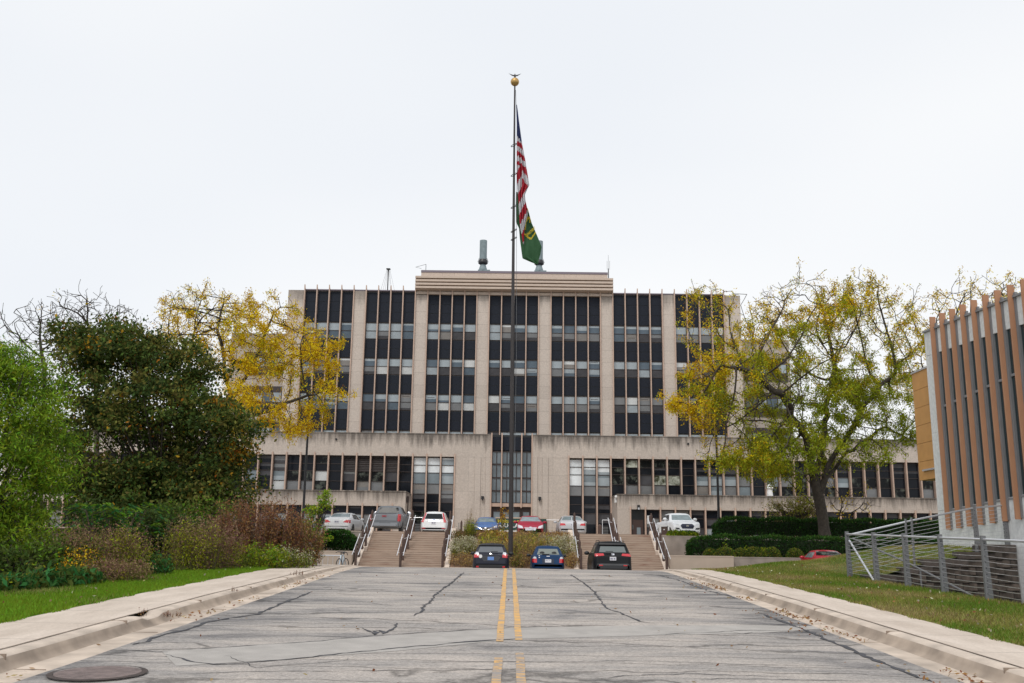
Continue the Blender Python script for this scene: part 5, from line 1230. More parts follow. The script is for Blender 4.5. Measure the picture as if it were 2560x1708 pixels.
# welcome banner behind the cars
by = 76.0; bx0, bz1 = P(1240, 1296, by); bx1, bz0 = P(1366, 1329, by); bz0 = min(bz0, 2.55)
bn = empty('banner', ((bx0+bx1)/2, by, bz0), 'dark green banner with yellow and white lettering behind the red sedan', 'banner')
mb = MB(); mb.box(bx0, bx1, by, by+.02, bz0, bz1); mb.build('cloth', mat('banner_green', (.02, .065, .055), .6), bn)
mb = MB(); mb.box(bx0-.03, bx1+.03, by-.02, by+.05, bz1, bz1+.10); mb.build('board_top', M_['tan'], bn)
for x in (bx0+.05, bx1-.05):
    mb = MB(); mb.box(x-.04, x+.04, by+.03, by+.1, 2.2, bz1); mb.build('post', M_['brownpost'], bn)
for txt, px_, py_, size, m, sh in (('Welcome to', 1272, 1303.5, .36, mat('banner_yellow', (.62, .52, .03), .6), .3), ('DOUGLAS L', 1276, 1314.5, .42, M_['white'], 0), ('', 0, 0, 1, M_['white'], 0)):
    if not txt: continue
    x, z = P(px_, py_, by); o = link('lettering', text_mesh(txt, size, m, sh, bold=.008), bn); o.rotation_euler = (R(90), 0, 0); o.location = (x-bn.location.x, -.02, z-bn.location.z)
mb = MB(); mb.box(bx0+.3, bx1-.4, by-.008, by, bz0+.1, bz0+.2); mb.build('white_band', M_['white'], bn)

# ------------------------------------------------------------------ flagpole, flags
fx, fy_ = -.08, 54.6
fp = empty('flagpole', (fx, fy_, .6), 'tall dark brown flagpole with a gilded ball, rising from the planter between the stairs', 'flagpole')
ztop = PZ(1287, 215, fy_); x1 = PX(1287, 215, fy_)
mb = MB(); n = 14
mb.tube([(fx+(x1-fx)*i/n, fy_, .4+(ztop-.4)*i/n) for i in range(n+1)], [.133-.085*max(0, (i/n-.15)/.85)**1.1 for i in range(n+1)], 12); mb.build('pole', M_['pole'], fp)
bz = PZ(1287, 205, fy_); mb = MB(); mb.ball((x1, fy_, bz), .265, 0, 24, 16); mb.build('ball', M_['gold'], fp, smooth=True)
mb = MB(); ez = bz+.36
mb.ball((x1, fy_, ez), 1, 0, 10, 8, (.055, .10, .09)); mb.ball((x1, fy_-.12, ez+.08), .04, 0, 8, 6)
for s in (-1, 1):
    mb.add([(x1, fy_-.05, ez+.02), (x1, fy_+.06, ez+.03), (x1+s*.17, fy_+.05, ez+.06), (x1+s*.17, fy_-.05, ez+.04), (x1+s*.40, fy_+.0, ez+.21), (x1, fy_-.05, ez+.07), (x1, fy_+.06, ez+.07), (x1+s*.17, fy_+.05, ez+.12), (x1+s*.17, fy_-.05, ez+.10)],
           [(0, 3, 2, 1), (5, 6, 7, 8), (0, 5, 8, 3), (1, 2, 7, 6), (3, 8, 4), (8, 7, 4), (7, 2, 4), (2, 3, 4)])
mb.tube([(x1, fy_, bz+.24), (x1, fy_, ez-.03)], .03, 6); mb.build('eagle', M_['pole'], fp)
mb = MB(); hx = .16
mb.tube([(x1+.06, fy_-.06, ztop-.3), (x1+hx, fy_-.08, ztop-2.5), (fx+hx+.02, fy_-.08, 12), (fx+.14, fy_-.12, 3.5)], .012, 5); mb.build('halyard', M_['greypost'], fp)
for py in (363, 437, 517, 577, 597):
    x, z = P(1284.5, py, fy_); mb = MB()
    A = [(x+.17*math.cos(a), fy_+.14*math.sin(a), z+.10*math.cos(a)) for a in np.linspace(0, 2*math.pi, 13)]; mb.tube(A, .022, 5, cap=False); mb.build('halyard_ring', M_['pole'], fp)

def cloth(name, rows, matf, mats, parent_label, cat, yb, amp, nx=36, sub=6, nf=3.3):
    """rows: [(z, xl, xr)] outline of the hanging cloth; folds run down its length"""
    rows = sorted(rows, reverse=True); zs = [r[0] for r in rows]
    N_ = (len(rows)-1)*sub; V = []; F = []; MI = []
    zz = np.linspace(rows[0][0], rows[-1][0], N_+1)
    xl = np.interp(-zz, [-z for z in zs], [r[1] for r in rows]); xr = np.interp(-zz, [-z for z in zs], [r[2] for r in rows])
    for j, z in enumerate(zz):
        for i in range(nx+1):
            u = i/nx; wdt = xr[j]-xl[j]
            fold = math.sin(u*nf*2*math.pi+.8*math.sin(j*.09)+j*.015); V.append((xl[j]+wdt*u, yb+amp*min(1, wdt/.5)*fold+.06*math.sin(j*.11+u*3), z+.05*math.sin(u*6)*wdt))
    for j in range(N_):
        for i in range(nx):
            a = j*(nx+1)+i; F.append((a, a+1, a+nx+2, a+nx+1)); c = [(V[a][k]+V[a+nx+2][k])/2 for k in range(3)]; MI.append(matf(c[0], c[2], i/nx))
    me = bpy.data.meshes.new(name); me.from_pydata(V, [], F)
    for m in mats: me.materials.append(m)
    me.polygons.foreach_set('material_index', MI); me.polygons.foreach_set('use_smooth', [True]*len(F)); me.update()
    o = link(name, me); tag(o, parent_label, cat); s = o.modifiers.new('thickness', 'SOLIDIFY'); s.thickness = .012; return o
def fz(a, b): return (1240+a/2.85, 150+b/2.85)
def rowsof(L, yb):
    out = []
    for (y, xa, xb) in L:
        p = P(*fz(xa, y), yb); q = P(*fz(xb, y), yb); out.append((p[1], p[0], q[0]))
    return out
fm = [mat('flag_blue', (.02, .035, .13), .8, trans=.25), mat('flag_white', (.62, .60, .63), .8, trans=.25), mat('flag_red', (.42, .012, .03), .8, trans=.25)]
US = [(318, 145, 149), (360, 146, 155), (430, 148, 163), (540, 148, 178), (600, 150, 187), (700, 147, 208), (760, 146, 218), (810, 147, 226), (885, 150, 238), (915, 152, 224), (960, 156, 206), (1010, 160, 211), (1060, 163, 223), (1110, 166, 224), (1150, 168, 214), (1200, 174, 203), (1260, 185, 200), (1312, 193, 199)]
yF = 54.45
def usmat(x, z, u):
    # back to zoom pixels so that the stripes follow the folds
    v = Vector((x, yF, z))-CAM; zc = v.dot(Fw); px = 1280+FPX*v.dot(Rt)/zc; py = 854-FPX*v.dot(Up)/zc
    a, b = (px-1240)*2.85, (py-150)*2.85
    if b < 540+ (a-148)*1.5: return 0
    if b < 745+(a-146)*.6: return 1 if int((b-(540+(a-148)*.75))/35.5) % 2 == 0 else 2
    if a > 186 and b < 905: return 2 if int((b+900-(a-186)*1.4)/58) % 2 == 0 else 1
    return 2 if int((b+2.0*(a-150)+40)/84) % 2 == 0 else 1
cloth('national_flag', rowsof(US, yF), usmat, fm, 'limp striped red and white flag with a blue canton hanging highest on the pole', 'flag', yF, .10)
GR_ = [(940, 143, 158), (1020, 141, 170), (1060, 142, 226), (1100, 142, 238), (1160, 143, 255), (1200, 164, 272), (1270, 170, 300), (1330, 178, 324), (1380, 184, 316), (1415, 189, 306), (1435, 235, 303), (1456, 285, 300)]
yG = 54.85
def gmat(x, z, u):
    v = Vector((x, yG, z))-CAM; zc = v.dot(Fw); px = 1280+FPX*v.dot(Rt)/zc; py = 854-FPX*v.dot(Up)/zc
    a, b = (px-1240)*2.85, (py-150)*2.85
    # yellow emblem: rough leaping figure, ring piece and the curved band under the word
    if abs(b-(1272-(a-250)**2/65 if a < 250 else 1272-(a-250)*1.25)) < 8 and 202 < a < 290: return 1
    if 195 < a < 214 and 1140 < b < 1212 and not (199 < a < 208 and 1155 < b < 1200): return 1
    if (a-213)**2/170+(b-1125)**2/900 < 1: return 1
    if 210 < a < 250 and abs(b-(1128-(a-210)*.15+4*math.sin(a*.5))) < 8: return 1
    if 222 < a < 240 and abs(b-(1060+(a-225)*2.1)) < 12: return 1
    if 238 < a < 247 and 1120 < b < 1160: return 1
    return 0
gm = [mat('flag_green', (.035, .115, .045), .8, trans=.25), mat('flag_yellow', (.62, .47, .03), .8, trans=.2)]
gf = cloth('green_flag', rowsof(GR_, yG), gmat, gm, 'limp green flag with yellow emblem and lettering hanging below the striped flag', 'flag', yG, .06, nx=60, sub=10, nf=1.6)
x, z = P(*fz(246, 1222), 54.6)
o = link('lettering', text_mesh('DEPARTMENT', .235, gm[1], 0, bold=.006), None); o.location = (0, 0, 0); o.parent = gf
me = o.data; ang = R(44)
for v in me.vertices:
    u = v.co.x*.50; bend = .10*(u/.7)**2
    X = u*math.cos(ang)-(v.co.y*1.3)*math.sin(ang)*.45; Z = u*math.sin(ang)+(v.co.y*1.25)*math.cos(ang)+bend
    v.co = (x+X, 54.74+v.co.z, z+Z)

# ------------------------------------------------------------------ lamp posts, bollards, signs, rack, bicycle
def lamppost(px_, y, label, top):
    x = PX(px_, 1300, y); o = empty('lamp_post', (x, y, 2.2), label, 'lamp post', 'slim black lamp posts')
    mb = MB(); mb.tube([(x, y, 2.1), (x, y, 2.5), (x, y, top)], [.13, .085, .06], 10); mb.build('pole', M_['black'], o)
    mb = MB(); mb.tube([(x-.05, y, top+.02), (x+.4, y, top+.06)], .03, 6); mb.build('arm', M_['black'], o)
    mb = MB(); mb.box(x+.3, x+.7, y-.12, y+.12, top+.0, top+.11); mb.build('lamp_head', M_['greypost'], o, bevel=.02)
lamppost(757, 62, 'slim black lamp post in front of the left wing, beside the sapling', 11.35)
lamppost(1797, 62, 'slim black lamp post in front of the right wing, beside the white pickup', 11.35)
def bollard(x, y, label, r=.075, h=1.1, name='bollard'):
    z = zplaza(y); mb = MB(); mb.tube([(x, y, z-.1), (x, y, z+h-.15), (x, y, z+h-.05), (x, y, z+h)], [r, r, r*.6, r*.12], 8)
    o = mb.build(name, M_['brownpost'], origin=(x, y, z)); tag(o, label, 'bollard', 'brown pointed bollards on the plaza')
by_ = 75.0
bollard(PX(1154, 1300, by_), by_, 'brown pointed bollard left of the blue car by the thin grey posts', .08, 1.15)
bollard(PX(1366, 1300, by_), by_, 'brown pointed bollard just right of the red sedan', .08, 1.25)
bollard(PX(1402, 1300, by_), by_, 'brown pointed bollard just left of the silver sedan', .08, 1.2)
bollard(PX(1499, 1300, by_), by_, 'stout brown bollard right of the silver sedan in front of the lobby windows', .16, 1.0)
bollard(PX(1540, 1300, by_), by_, 'brown bollard beside the corner of the low right wing', .08, 1.05)
bollard(PX(1054, 1320, by_), by_, 'stout brown bollard just left of the white crossover', .15, .9)
bollard(PX(1033, 1300, by_), by_, 'brown bollard between the grey pickup and the louvred grate', .15, 1.0)
for px_, sd_ in ((1146.0, 'left'), (1150.0, 'right')):
    x = PX(px_, 1310, 74.5); mb = MB(); mb.tube([(x, 74.5, 2.2), (x, 74.5, 3.25)], .022, 6); o = mb.build('thin_post', M_['greypost'], origin=(x, 74.5, 2.2)); tag(o, sd_+' one of two thin grey metal posts left of the bollard by the grass tuft', 'post', 'pair of thin grey posts')
x0, x1 = PX(1118, 1290, 78), PX(1160, 1290, 78)
def chain(xa, xb, y, label):
    z = zplaza(y); o = empty('barrier_rail', ((xa+xb)/2, y, z), label, 'barrier')
    mb = MB(); mb.tube([(xa, y, z+1.28), (xb, y, z+1.28)], .022, 6); mb.build('rail', M_['silver'], o)
    for x in (xa, xb): mb = MB(); mb.tube([(x, y, z), (x, y, z+1.28)], .022, 6); mb.build('post', M_['silver'], o)
chain(PX(1012, 1306, 76), PX(1056, 1306, 76), 76, 'thin pale barrier rail left of the white crossover')
chain(PX(1352, 1290, 78), PX(1402, 1290, 78), 78, 'thin pale barrier rail against the wall right of the doors')
chain(PX(1506, 1310, 76), PX(1530, 1310, 76), 76, 'thin pale barrier rail in front of the right louvred grate')
for pxa, pxb, lab in ((1036, 1053, 'low dark louvred grate left of the white crossover'), (1503, 1521, 'low dark louvred grate in front of the right lobby windows')):
    xa, xb = PX(pxa, 1320, 79), PX(pxb, 1320, 79); mb = MB(); mb.box(xa, xb, 79, 79.4, 2.3, 3.3)
    for q in range(7): mb.box(xa+.02, xb-.02, 78.95, 78.99, 2.4+q*.12, 2.45+q*.12, 1)
    o = mb.build('louvred_grate', [M_['dark'], M_['greypost']], origin=((xa+xb)/2, 79, 2.3)); tag(o, lab, 'grate')
x, z = P(1625, 1290, 60.6); sg = empty('notice_sign', (x, 60.6, 2.3), 'white notice board on a brown post at the top right of the stairs', 'sign')
mb = MB(); mb.tube([(x, 60.6, 2.2), (x, 60.6, z+.0)], .07, 8); mb.build('post', M_['brownpost'], sg)
mb = MB(); mb.box(x-.16, x+.16, 60.68, 60.71, z-.48, z+.02); mb.build('board', M_['white'], sg)
x, z = P(1661, 1318, 60.2); lb = empty('bin_enclosure', (x, 60.3, 2.3), 'brown panelled litter bin between white posts beside the white pickup', 'litter bin')
mb = MB(); mb.box(x-.20, x+.17, 60.15, 60.55, 2.3, z+.02); mb.build('bin', M_['brownpost'], lb)
for s, nm in ((-.27, 0), (.24, 1)):
    mb = MB(); mb.box(x+s-.04, x+s+.05, 60.1, 60.6, 2.28, z+.07); mb.build('side_post', M_['white'], lb)
mb = MB(); mb.box(x-.31, x+.29, 60.08, 60.62, z+.07, z+.11); mb.build('top', M_['white'], lb)
mb = MB(); mb.ball((x-.03, 60.14, 2.68), .045, 0, 8, 6); mb.build('knob', M_['white'], lb)
x, z = P(1930, 1240, LY-.3); mb = MB(); mb.tube([(x, LY+.3, 5.78), (x, LY+.3, 6.35), (x, LY+.3, 6.4), (x, LY+.3, 6.62), (x, LY+.3, 6.75)], [.25, .2, .32, .15, .03], 12)
o = mb.build('roof_ventilator', M_['white'], origin=(x, LY+.3, 5.78)); tag(o, 'small white roof ventilator with a conical cap on the low right wing', 'ventilator')
# bicycle rack and bicycle
ry = 53.2; xa, xb = PX(803, 1395, ry), PX(858, 1395, ry); zt_ = PZ(830, 1389, ry); zg = .13
rk = empty('bicycle_rack', ((xa+xb)/2, ry, zg), 'low galvanised bicycle rack in front of the left tan wall', 'bicycle rack')
mb = MB(); mb.tube([(xa-1.0, ry, zt_), (xb, ry, zt_)], .03, 7); mb.build('top_bar', M_['steel'], rk)
for i in range(9):
    x = xa-1.0+(xb-xa+1.0)*i/8; mb = MB(); mb.tube([(x, ry, zg), (x, ry, zt_)], .014, 5); mb.build('bar', M_['steel'], rk)
bcx = PX(857, 1400, 52.6); by0 = 52.1
bk_ = empty('bicycle', (bcx, by0+.5, zg), 'pale silver and black bicycle leaning at the end of the rack', 'bicycle')
def hoop(c, r, tr, m, name, ax=(0, 1)):
    mb = MB(); pts = [(c[0]+ax[0]*r*math.cos(a), c[1]+ax[1]*r*math.cos(a), c[2]+r*math.sin(a)) for a in np.linspace(0, 2*math.pi, 21)]; mb.tube(pts, tr, 6, cap=False); mb.build(name, m, bk_); return
dxn = .33
for (cx_, cy_) in ((bcx-.10, by0), (bcx+.08, by0+1.02)):
    hoop((cx_, cy_, zg+.34), .33, .024, M_['rubber'], 'wheel', (.3, .95))
    mb = MB()
    for k in range(8):
        a = k*math.pi/4; mb.tube([(cx_, cy_, zg+.34), (cx_+.3*.31*math.cos(a), cy_+.95*.31*math.cos(a), zg+.34+.31*math.sin(a))], .004, 3)
    mb.build('spokes', M_['steel'], bk_)
w1 = (bcx-.10, by0, zg+.34); w2 = (bcx+.08, by0+1.02, zg+.34); bb = (bcx-.01, by0+.5, zg+.30); hd = (bcx-.05, by0+.18, zg+.86); st = (bcx+.02, by0+.62, zg+.84)
mb = MB()
for a, b_, r_ in ((w1, hd, .03), (hd, bb, .04), (hd, st, .032), (st, bb, .03), (bb, w2, .02), (st, w2, .02)): mb.tube([a, b_], r_, 7)
mb.build('frame', mat('bike_silver', (.6, .66, .7), .35, metal=.3), bk_)
mb = MB(); mb.tube([hd, (hd[0], hd[1]-.02, hd[2]+.14)], .03, 6); mb.tube([(hd[0]-.28, hd[1]-.05, hd[2]+.12), (hd[0]-.18, hd[1]-.02, hd[2]+.17), (hd[0]+.2, hd[1]-.02, hd[2]+.17), (hd[0]+.32, hd[1]+.0, hd[2]+.10), (hd[0]+.33, hd[1]+.06, hd[2]+.0)], .024, 6); mb.build('handlebar', M_['black'], bk_)
mb = MB(); mb.ball((st[0]-.02, st[1], st[2]+.12), 1, 0, 8, 6, (.09, .15, .045)); mb.tube([st, (st[0], st[1], st[2]+.1)], .018, 6); mb.build('saddle', M_['black'], bk_, smooth=True)
# ------------------------------------------------------------------ trees
def grow(root, trunk, attr, step=.5, di=6.0, dk=1.0, maxit=260, seed=1, limbs=()):
    """space colonisation: returns node positions and parents"""
    nodes = [np.array(root, float)]; par = [-1]
    for p in trunk: nodes.append(np.array(p, float)); par.append(len(nodes)-2)
    ntr = len(nodes)
    for lb in limbs:
        j = int(np.argmin([np.linalg.norm(q-np.array(lb[0])) for q in nodes]))
        for a, b in zip(lb[:-1], lb[1:]):
            n = max(1, int(math.dist(a, b)/.5))
            for i in range(1, n+1):
                nodes.append(np.array([a[k]+(b[k]-a[k])*i/n for k in range(3)])+np.random.default_rng(len(nodes)).normal(0, .07, 3)); par.append(j); j = len(nodes)-1
    A = np.array(attr, float); alive = np.ones(len(A), bool)
    nn = np.zeros(len(A), int); dist = np.full(len(A), 1e9)
    def upd(i0):
        for i in range(i0, len(nodes)):
            d = np.linalg.norm(A-nodes[i], axis=1); k = d < dist; nn[k] = i; dist[k] = d[k]
    upd(max(1, len(nodes)//2)); r = np.random.default_rng(seed)
    for it in range(maxit):
        act = alive & (dist < di)
        if not act.any():
            if alive.any() and it < 60: di *= 1.5; continue
            break
        dirs = {}
        idx = np.where(act)[0]; vec = A[idx]-np.array([nodes[j] for j in nn[idx]]); vec /= np.linalg.norm(vec, axis=1, keepdims=True)+1e-9
        for j, v in zip(nn[idx], vec): dirs.setdefault(j, []).append(v)
        n0 = len(nodes)
        for j, vs_ in dirs.items():
            d = np.sum(vs_, 0)+r.normal(0, .25, 3); l = np.linalg.norm(d)
            if l < 1e-6: continue
            nodes.append(nodes[j]+d/l*step); par.append(j)
        upd(n0); alive &= dist > dk
        if len(nodes) > 9000: break
    return np.array(nodes), np.array(par)
def radii(par, tip=.014, e=2.3):
    n = len(par); acc = np.zeros(n); ch = np.zeros(n, int)
    for i in range(1, n): ch[par[i]] += 1
    rad = np.zeros(n)
    for i in range(n-1, -1, -1):
        rad[i] = tip if ch[i] == 0 else acc[i]**(1/e)
        if par[i] >= 0: acc[par[i]] += rad[i]**e
    return rad, ch
def branch_mesh(name, nodes, par, rad, m, flare=1.25):
    V = []; F = []; base = 0
    for i in range(1, len(nodes)):
        p = par[i]; a = nodes[p]; b = nodes[i]; ra = min(rad[p], rad[i]*1.5) if p > 0 else rad[p]*flare; rb = rad[i]
        d = b-a; l = np.linalg.norm(d)
        if l < 1e-6: continue
        d = d/l; u = np.cross(d, [0, 1, 0] if abs(d[1]) < .9 else [1, 0, 0]); u /= np.linalg.norm(u); v = np.cross(d, u)
        k = 9 if rb > .1 else (5 if rb > .035 else 3)
        t = 2*np.pi*np.arange(k)/k; ring = np.cos(t)[:, None]*u+np.sin(t)[:, None]*v
        V.append(a-d*ra*.2+ring*ra); V.append(b+ring*rb)
        for q in range(k): F.append((base+q, base+(q+1) % k, base+k+(q+1) % k, base+k+q))
        base += 2*k
    V = np.concatenate(V); me = bpy.data.meshes.new(name); me.from_pydata(V.tolist(), [], F); me.materials.append(m)
    me.polygons.foreach_set('use_smooth', [True]*len(F)); me.update(); return me
def ellpts(specs, Y, r):
    """attractors in crown lobes: (px, py, rx, ry, depth radius m, count, depth offset)"""
    out = []
    for (px_, py_, rx, ry, rd, n, dy) in specs:
        k = 0
        while k < n:
            v = r.uniform(-1, 1, 3)
            q = np.dot(v, v)
            if q > 1 or (q < .35 and r.random() < .5): continue
            yy = Y+dy+v[1]*rd; x, z = P(px_+v[0]*rx, py_+v[2]*ry, Y+dy); out.append((x, yy, z)); k += 1
    return out
def locust(name, label, cat, Y, trunk_px, lobes, leaves, colf, group=None, seed=1, dk=1.05, di=7, step=.5, tip=.015, e=2.25, lsize=(.13, .30), dens=None, r_leaf=.05, limbs=(), clus=.9):
    r = np.random.default_rng(seed); tr = []
    for (a, b, dy) in trunk_px: x, z = P(a, b, Y+dy); tr.append((x, Y+dy, z))
    fine = [tr[0]]
    for a, b in zip(tr[:-1], tr[1:]):
        n = max(1, int(math.dist(a, b)/.5))
        for i in range(1, n+1): fine.append(tuple(a[k]+(b[k]-a[k])*i/n for k in range(3)))
    lim = [[(PX(a, b, Y+dy), Y+dy, PZ(a, b, Y+dy)) for a, b, dy in lb] for lb in limbs]
    nodes, par = grow(fine[0], fine[1:], ellpts(lobes, Y, r), step, di, dk, seed=seed, limbs=lim)
    # kinked twigs at the ends
    n0 = len(nodes); chn = np.zeros(n0, int)
    for i in range(1, n0): chn[par[i]] += 1
    ex = []; exp_ = []
    ends = [i for i in range(len(fine)+3, n0) if chn[i] == 0 or r.random() < .35]
    for i in ends:
        d = nodes[i]-nodes[par[i]]; d /= np.linalg.norm(d)+1e-9
        for q in range(2 if chn[i] == 0 else 1):
            p = i; pos = nodes[i].copy(); dd = d.copy()
            for s in range(3):
                dd = dd+r.normal(0, .45, 3)+np.array([0, 0, .12]); dd /= np.linalg.norm(dd); pos = pos+dd*r.uniform(.2, .4)
                ex.append(pos.copy()); exp_.append(p); p = n0+len(ex)-1
    nodes = np.vstack([nodes, np.array(ex)]); par = np.r_[par, exp_]
    # order so that parents precede children (already true)
    rad, ch = radii(par, tip, e)
    o = empty(name, tuple(fine[0]), label, cat, group)
    loc = np.array(fine[0]); me = branch_mesh('trunk', nodes-loc, par, rad, M_['bark']); link('trunk', me, o)
    cand = np.where((rad < r_leaf) & (np.arange(len(nodes)) > len(fine)))[0]
    pr = []
    for i in cand: pr.append(dens(nodes[i]) if dens else 1)
    pr = np.array(pr, float)*np.exp(r.normal(0, clus, len(pr))); pr /= pr.sum(); pick = r.choice(cand, leaves, p=pr)
    # sprays: several leaflets hanging off a twig point
    base = nodes[pick]; nl = 8
    C = np.repeat(base, nl, 0)+r.normal(0, .15, (len(base)*nl, 3)); C[:, 2] -= r.random(len(C))*.22
    D = r.normal(0, .7, (len(C), 3)); D[:, 2] -= .5
    mi = colf(C, r); keep = mi >= 0; C = C[keep]; D = D[keep]; mi = mi[keep]; n = len(C)
    me = np_mesh('crown', leaf_quads(C-loc, r.uniform(*lsize, n)*.8, r.uniform(.035, .075, n), D, r), 4, [LF['ye'], LF['yg'], LF['gr'], LF['or_']], mi)
    link('crown', me, o); return o
# big honey locust, right
def colR(C, r):
    px_ = 1287+C[:, 0]/C[:, 1]*2450; zz = C[:, 2]
    g = .12+np.clip((px_-1740)/280, 0, 1)*np.clip((16.5-zz)/7, 0, 1)*.9+r.normal(0, .22, len(C))+.25*np.sin(C[:, 0]*1.3+C[:, 2]*1.7)
    return np.where(g > .95, 2, np.where(g > .30, 1, np.where(r.random(len(C)) < .1, 3, 0)))
def denR(p):
    z = p[2]; x = p[0]; c = math.sin(p[0]*1.1+p[1]*.7)+math.sin(p[2]*1.4+p[1])+math.sin(p[0]*.6-p[2])
    d = np.interp(z, [4, 12, 15, 18.5], [1.4, 1.2, .8, .38])*(.25+max(0, .9+c*.6))
    return max(d, .02)
locust('honey_locust', 'large spreading yellow green honey locust between the hedges on the right', 'tree', 59,
       [(2062, 1345, 0), (2056, 1290, 0), (2046, 1240, 0), (2036, 1200, 0)],
       [(2030, 860, 190, 170, 5.5, 420, 0), (1880, 960, 175, 150, 5, 300, -1), (1790, 1020, 110, 70, 3, 110, -1.5), (1760, 1010, 90, 60, 2.5, 60, -2), (2180, 860, 120, 160, 4.5, 260, 1), (2190, 1030, 120, 90, 4, 170, 0),
        (1950, 1130, 150, 70, 4, 180, -1.5), (2040, 1020, 200, 120, 5, 260, 0), (1800, 830, 110, 130, 3.5, 130, 1), (2240, 1080, 80, 50, 3, 80, 0), (1990, 760, 120, 70, 4, 120, 0), (2140, 750, 90, 60, 3, 80, 0), (1860, 1150, 110, 40, 3, 70, -2), (2110, 1130, 120, 50, 4, 110, -1)],
       12500, colR, seed=4, dens=denR, dk=.85, e=2.22, clus=.65, limbs=[
        [(2046, 1275, 0), (2005, 1230, -.5), (1965, 1190, -1), (1925, 1150, -1.5), (1860, 1085, -2), (1790, 1030, -2.5)],
        [(2040, 1225, 0), (1990, 1150, -.5), (1950, 1080, -1), (1915, 1020, -1)], [(2036, 1200, 0), (2015, 1100, 0), (2000, 1000, 0), (1985, 900, .5), (1945, 820, .5)],
        [(2036, 1200, 0), (2060, 1100, 1), (2065, 1020, 1), (2090, 930, 1.2)], [(2050, 1220, 0), (2100, 1150, .3), (2150, 1110, .5), (2215, 1070, .5), (2280, 1100, .3)],
        [(2050, 1210, 0), (2110, 1100, -.5), (2170, 1000, -.6), (2240, 930, -.8)], [(2015, 1100, 0), (1955, 990, -2), (1880, 930, -2.6), (1800, 915, -3)]])
# low left limb fork of the same tree: modelled by the first lobes; second locust behind the finned building
def colY(C, r):
    g = r.normal(0, .3, len(C))+.35*np.sin(C[:, 0]*.9+C[:, 2]*1.2); return np.where(g > .5, 1, np.where(g < -.85, 3, 0))
locust('honey_locust', 'nearly bare honey locust rising behind the finned building', 'tree', 64, [(2420, 1340, 0), (2415, 1200, 0), (2410, 1060, 0)],
       [(2380, 800, 130, 110, 5, 260, 0), (2450, 760, 90, 80, 4, 120, 0), (2300, 900, 90, 130, 4, 140, 0), (2400, 950, 120, 90, 4, 100, 0)], 1500, colY, seed=9, dk=1.0,
       dens=lambda p: np.interp(p[2], [4, 12, 19], [1.4, .9, .35]))
def denL(p):
    px_ = 1287+p[0]/p[1]*2450; c = math.sin(p[0]*1.2+p[1]*.8)+math.sin(p[2]*1.5+p[1])
    return max(.03, np.interp(px_, [380, 500, 620, 860], [.25, .7, 1.4, 1.3])*np.interp(p[2], [4, 13, 16, 18], [1.2, 1.2, .7, .25])*(.35+max(0, .7+.6*c)))
locust('honey_locust', 'yellow honey locust reaching in front of the left end of the tower', 'tree', 60, [(520, 1330, 0), (540, 1180, 0), (560, 1060, 0), (575, 1000, 0)],
       [(640, 880, 150, 110, 4.5, 300, -1), (760, 870, 95, 60, 3, 110, -2), (800, 985, 75, 50, 2.5, 80, -2), (640, 1020, 130, 60, 4, 150, -2), (560, 800, 120, 80, 4.5, 180, 0), (690, 780, 80, 40, 3, 80, -1), (460, 830, 70, 90, 4, 120, 1), (720, 1060, 70, 30, 2.5, 50, -2)],
       4500, colY, seed=12, dk=.9, dens=denL, e=2.3, clus=.75, limbs=[
        [(575, 1000, 0), (625, 930, -.5), (690, 880, -1), (760, 860, -1.5), (820, 850, -2)], [(560, 1060, 0), (620, 1050, -1), (690, 1015, -1.5), (790, 985, -2)],
        [(575, 1000, 0), (560, 900, .5), (545, 820, .6), (560, 760, .7)], [(625, 930, -.5), (660, 850, -.5), (690, 780, -.5)]])
locust('honey_locust', 'thin half bare locust standing behind the dark tree, left of the yellow one', 'tree', 66, [(440, 1340, 0), (450, 1150, 0), (468, 980, 0)],
       [(470, 800, 70, 70, 3.5, 150, 0), (500, 770, 60, 50, 3, 80, 0), (440, 880, 60, 60, 3, 70, 0), (560, 780, 60, 50, 3, 60, 0)], 800, colY, seed=15, dk=.9,
       dens=lambda p: .6)
for i, (lab, tp, lb, sd_) in enumerate((('bare branched tree rising behind the dark tree, the wider crown on the left', [(240, 1340, 0), (242, 1100, 0), (240, 900, 0)], [(225, 790, 95, 55, 4, 260, 0), (170, 850, 60, 60, 3, 90, 0), (325, 830, 45, 45, 3, 80, 0)], 21),
        ('bare branched tree at the far left rising behind the bright green tree', [(100, 1340, 0), (105, 1100, 0), (112, 930, 0)], [(105, 825, 85, 60, 4, 200, 0), (60, 870, 60, 45, 3, 70, 0)], 23))):
    o = locust('bare_tree', lab, 'tree', 62, tp, lb, 6, colY, seed=sd_, dk=.6, di=8, group='bare trees')
    
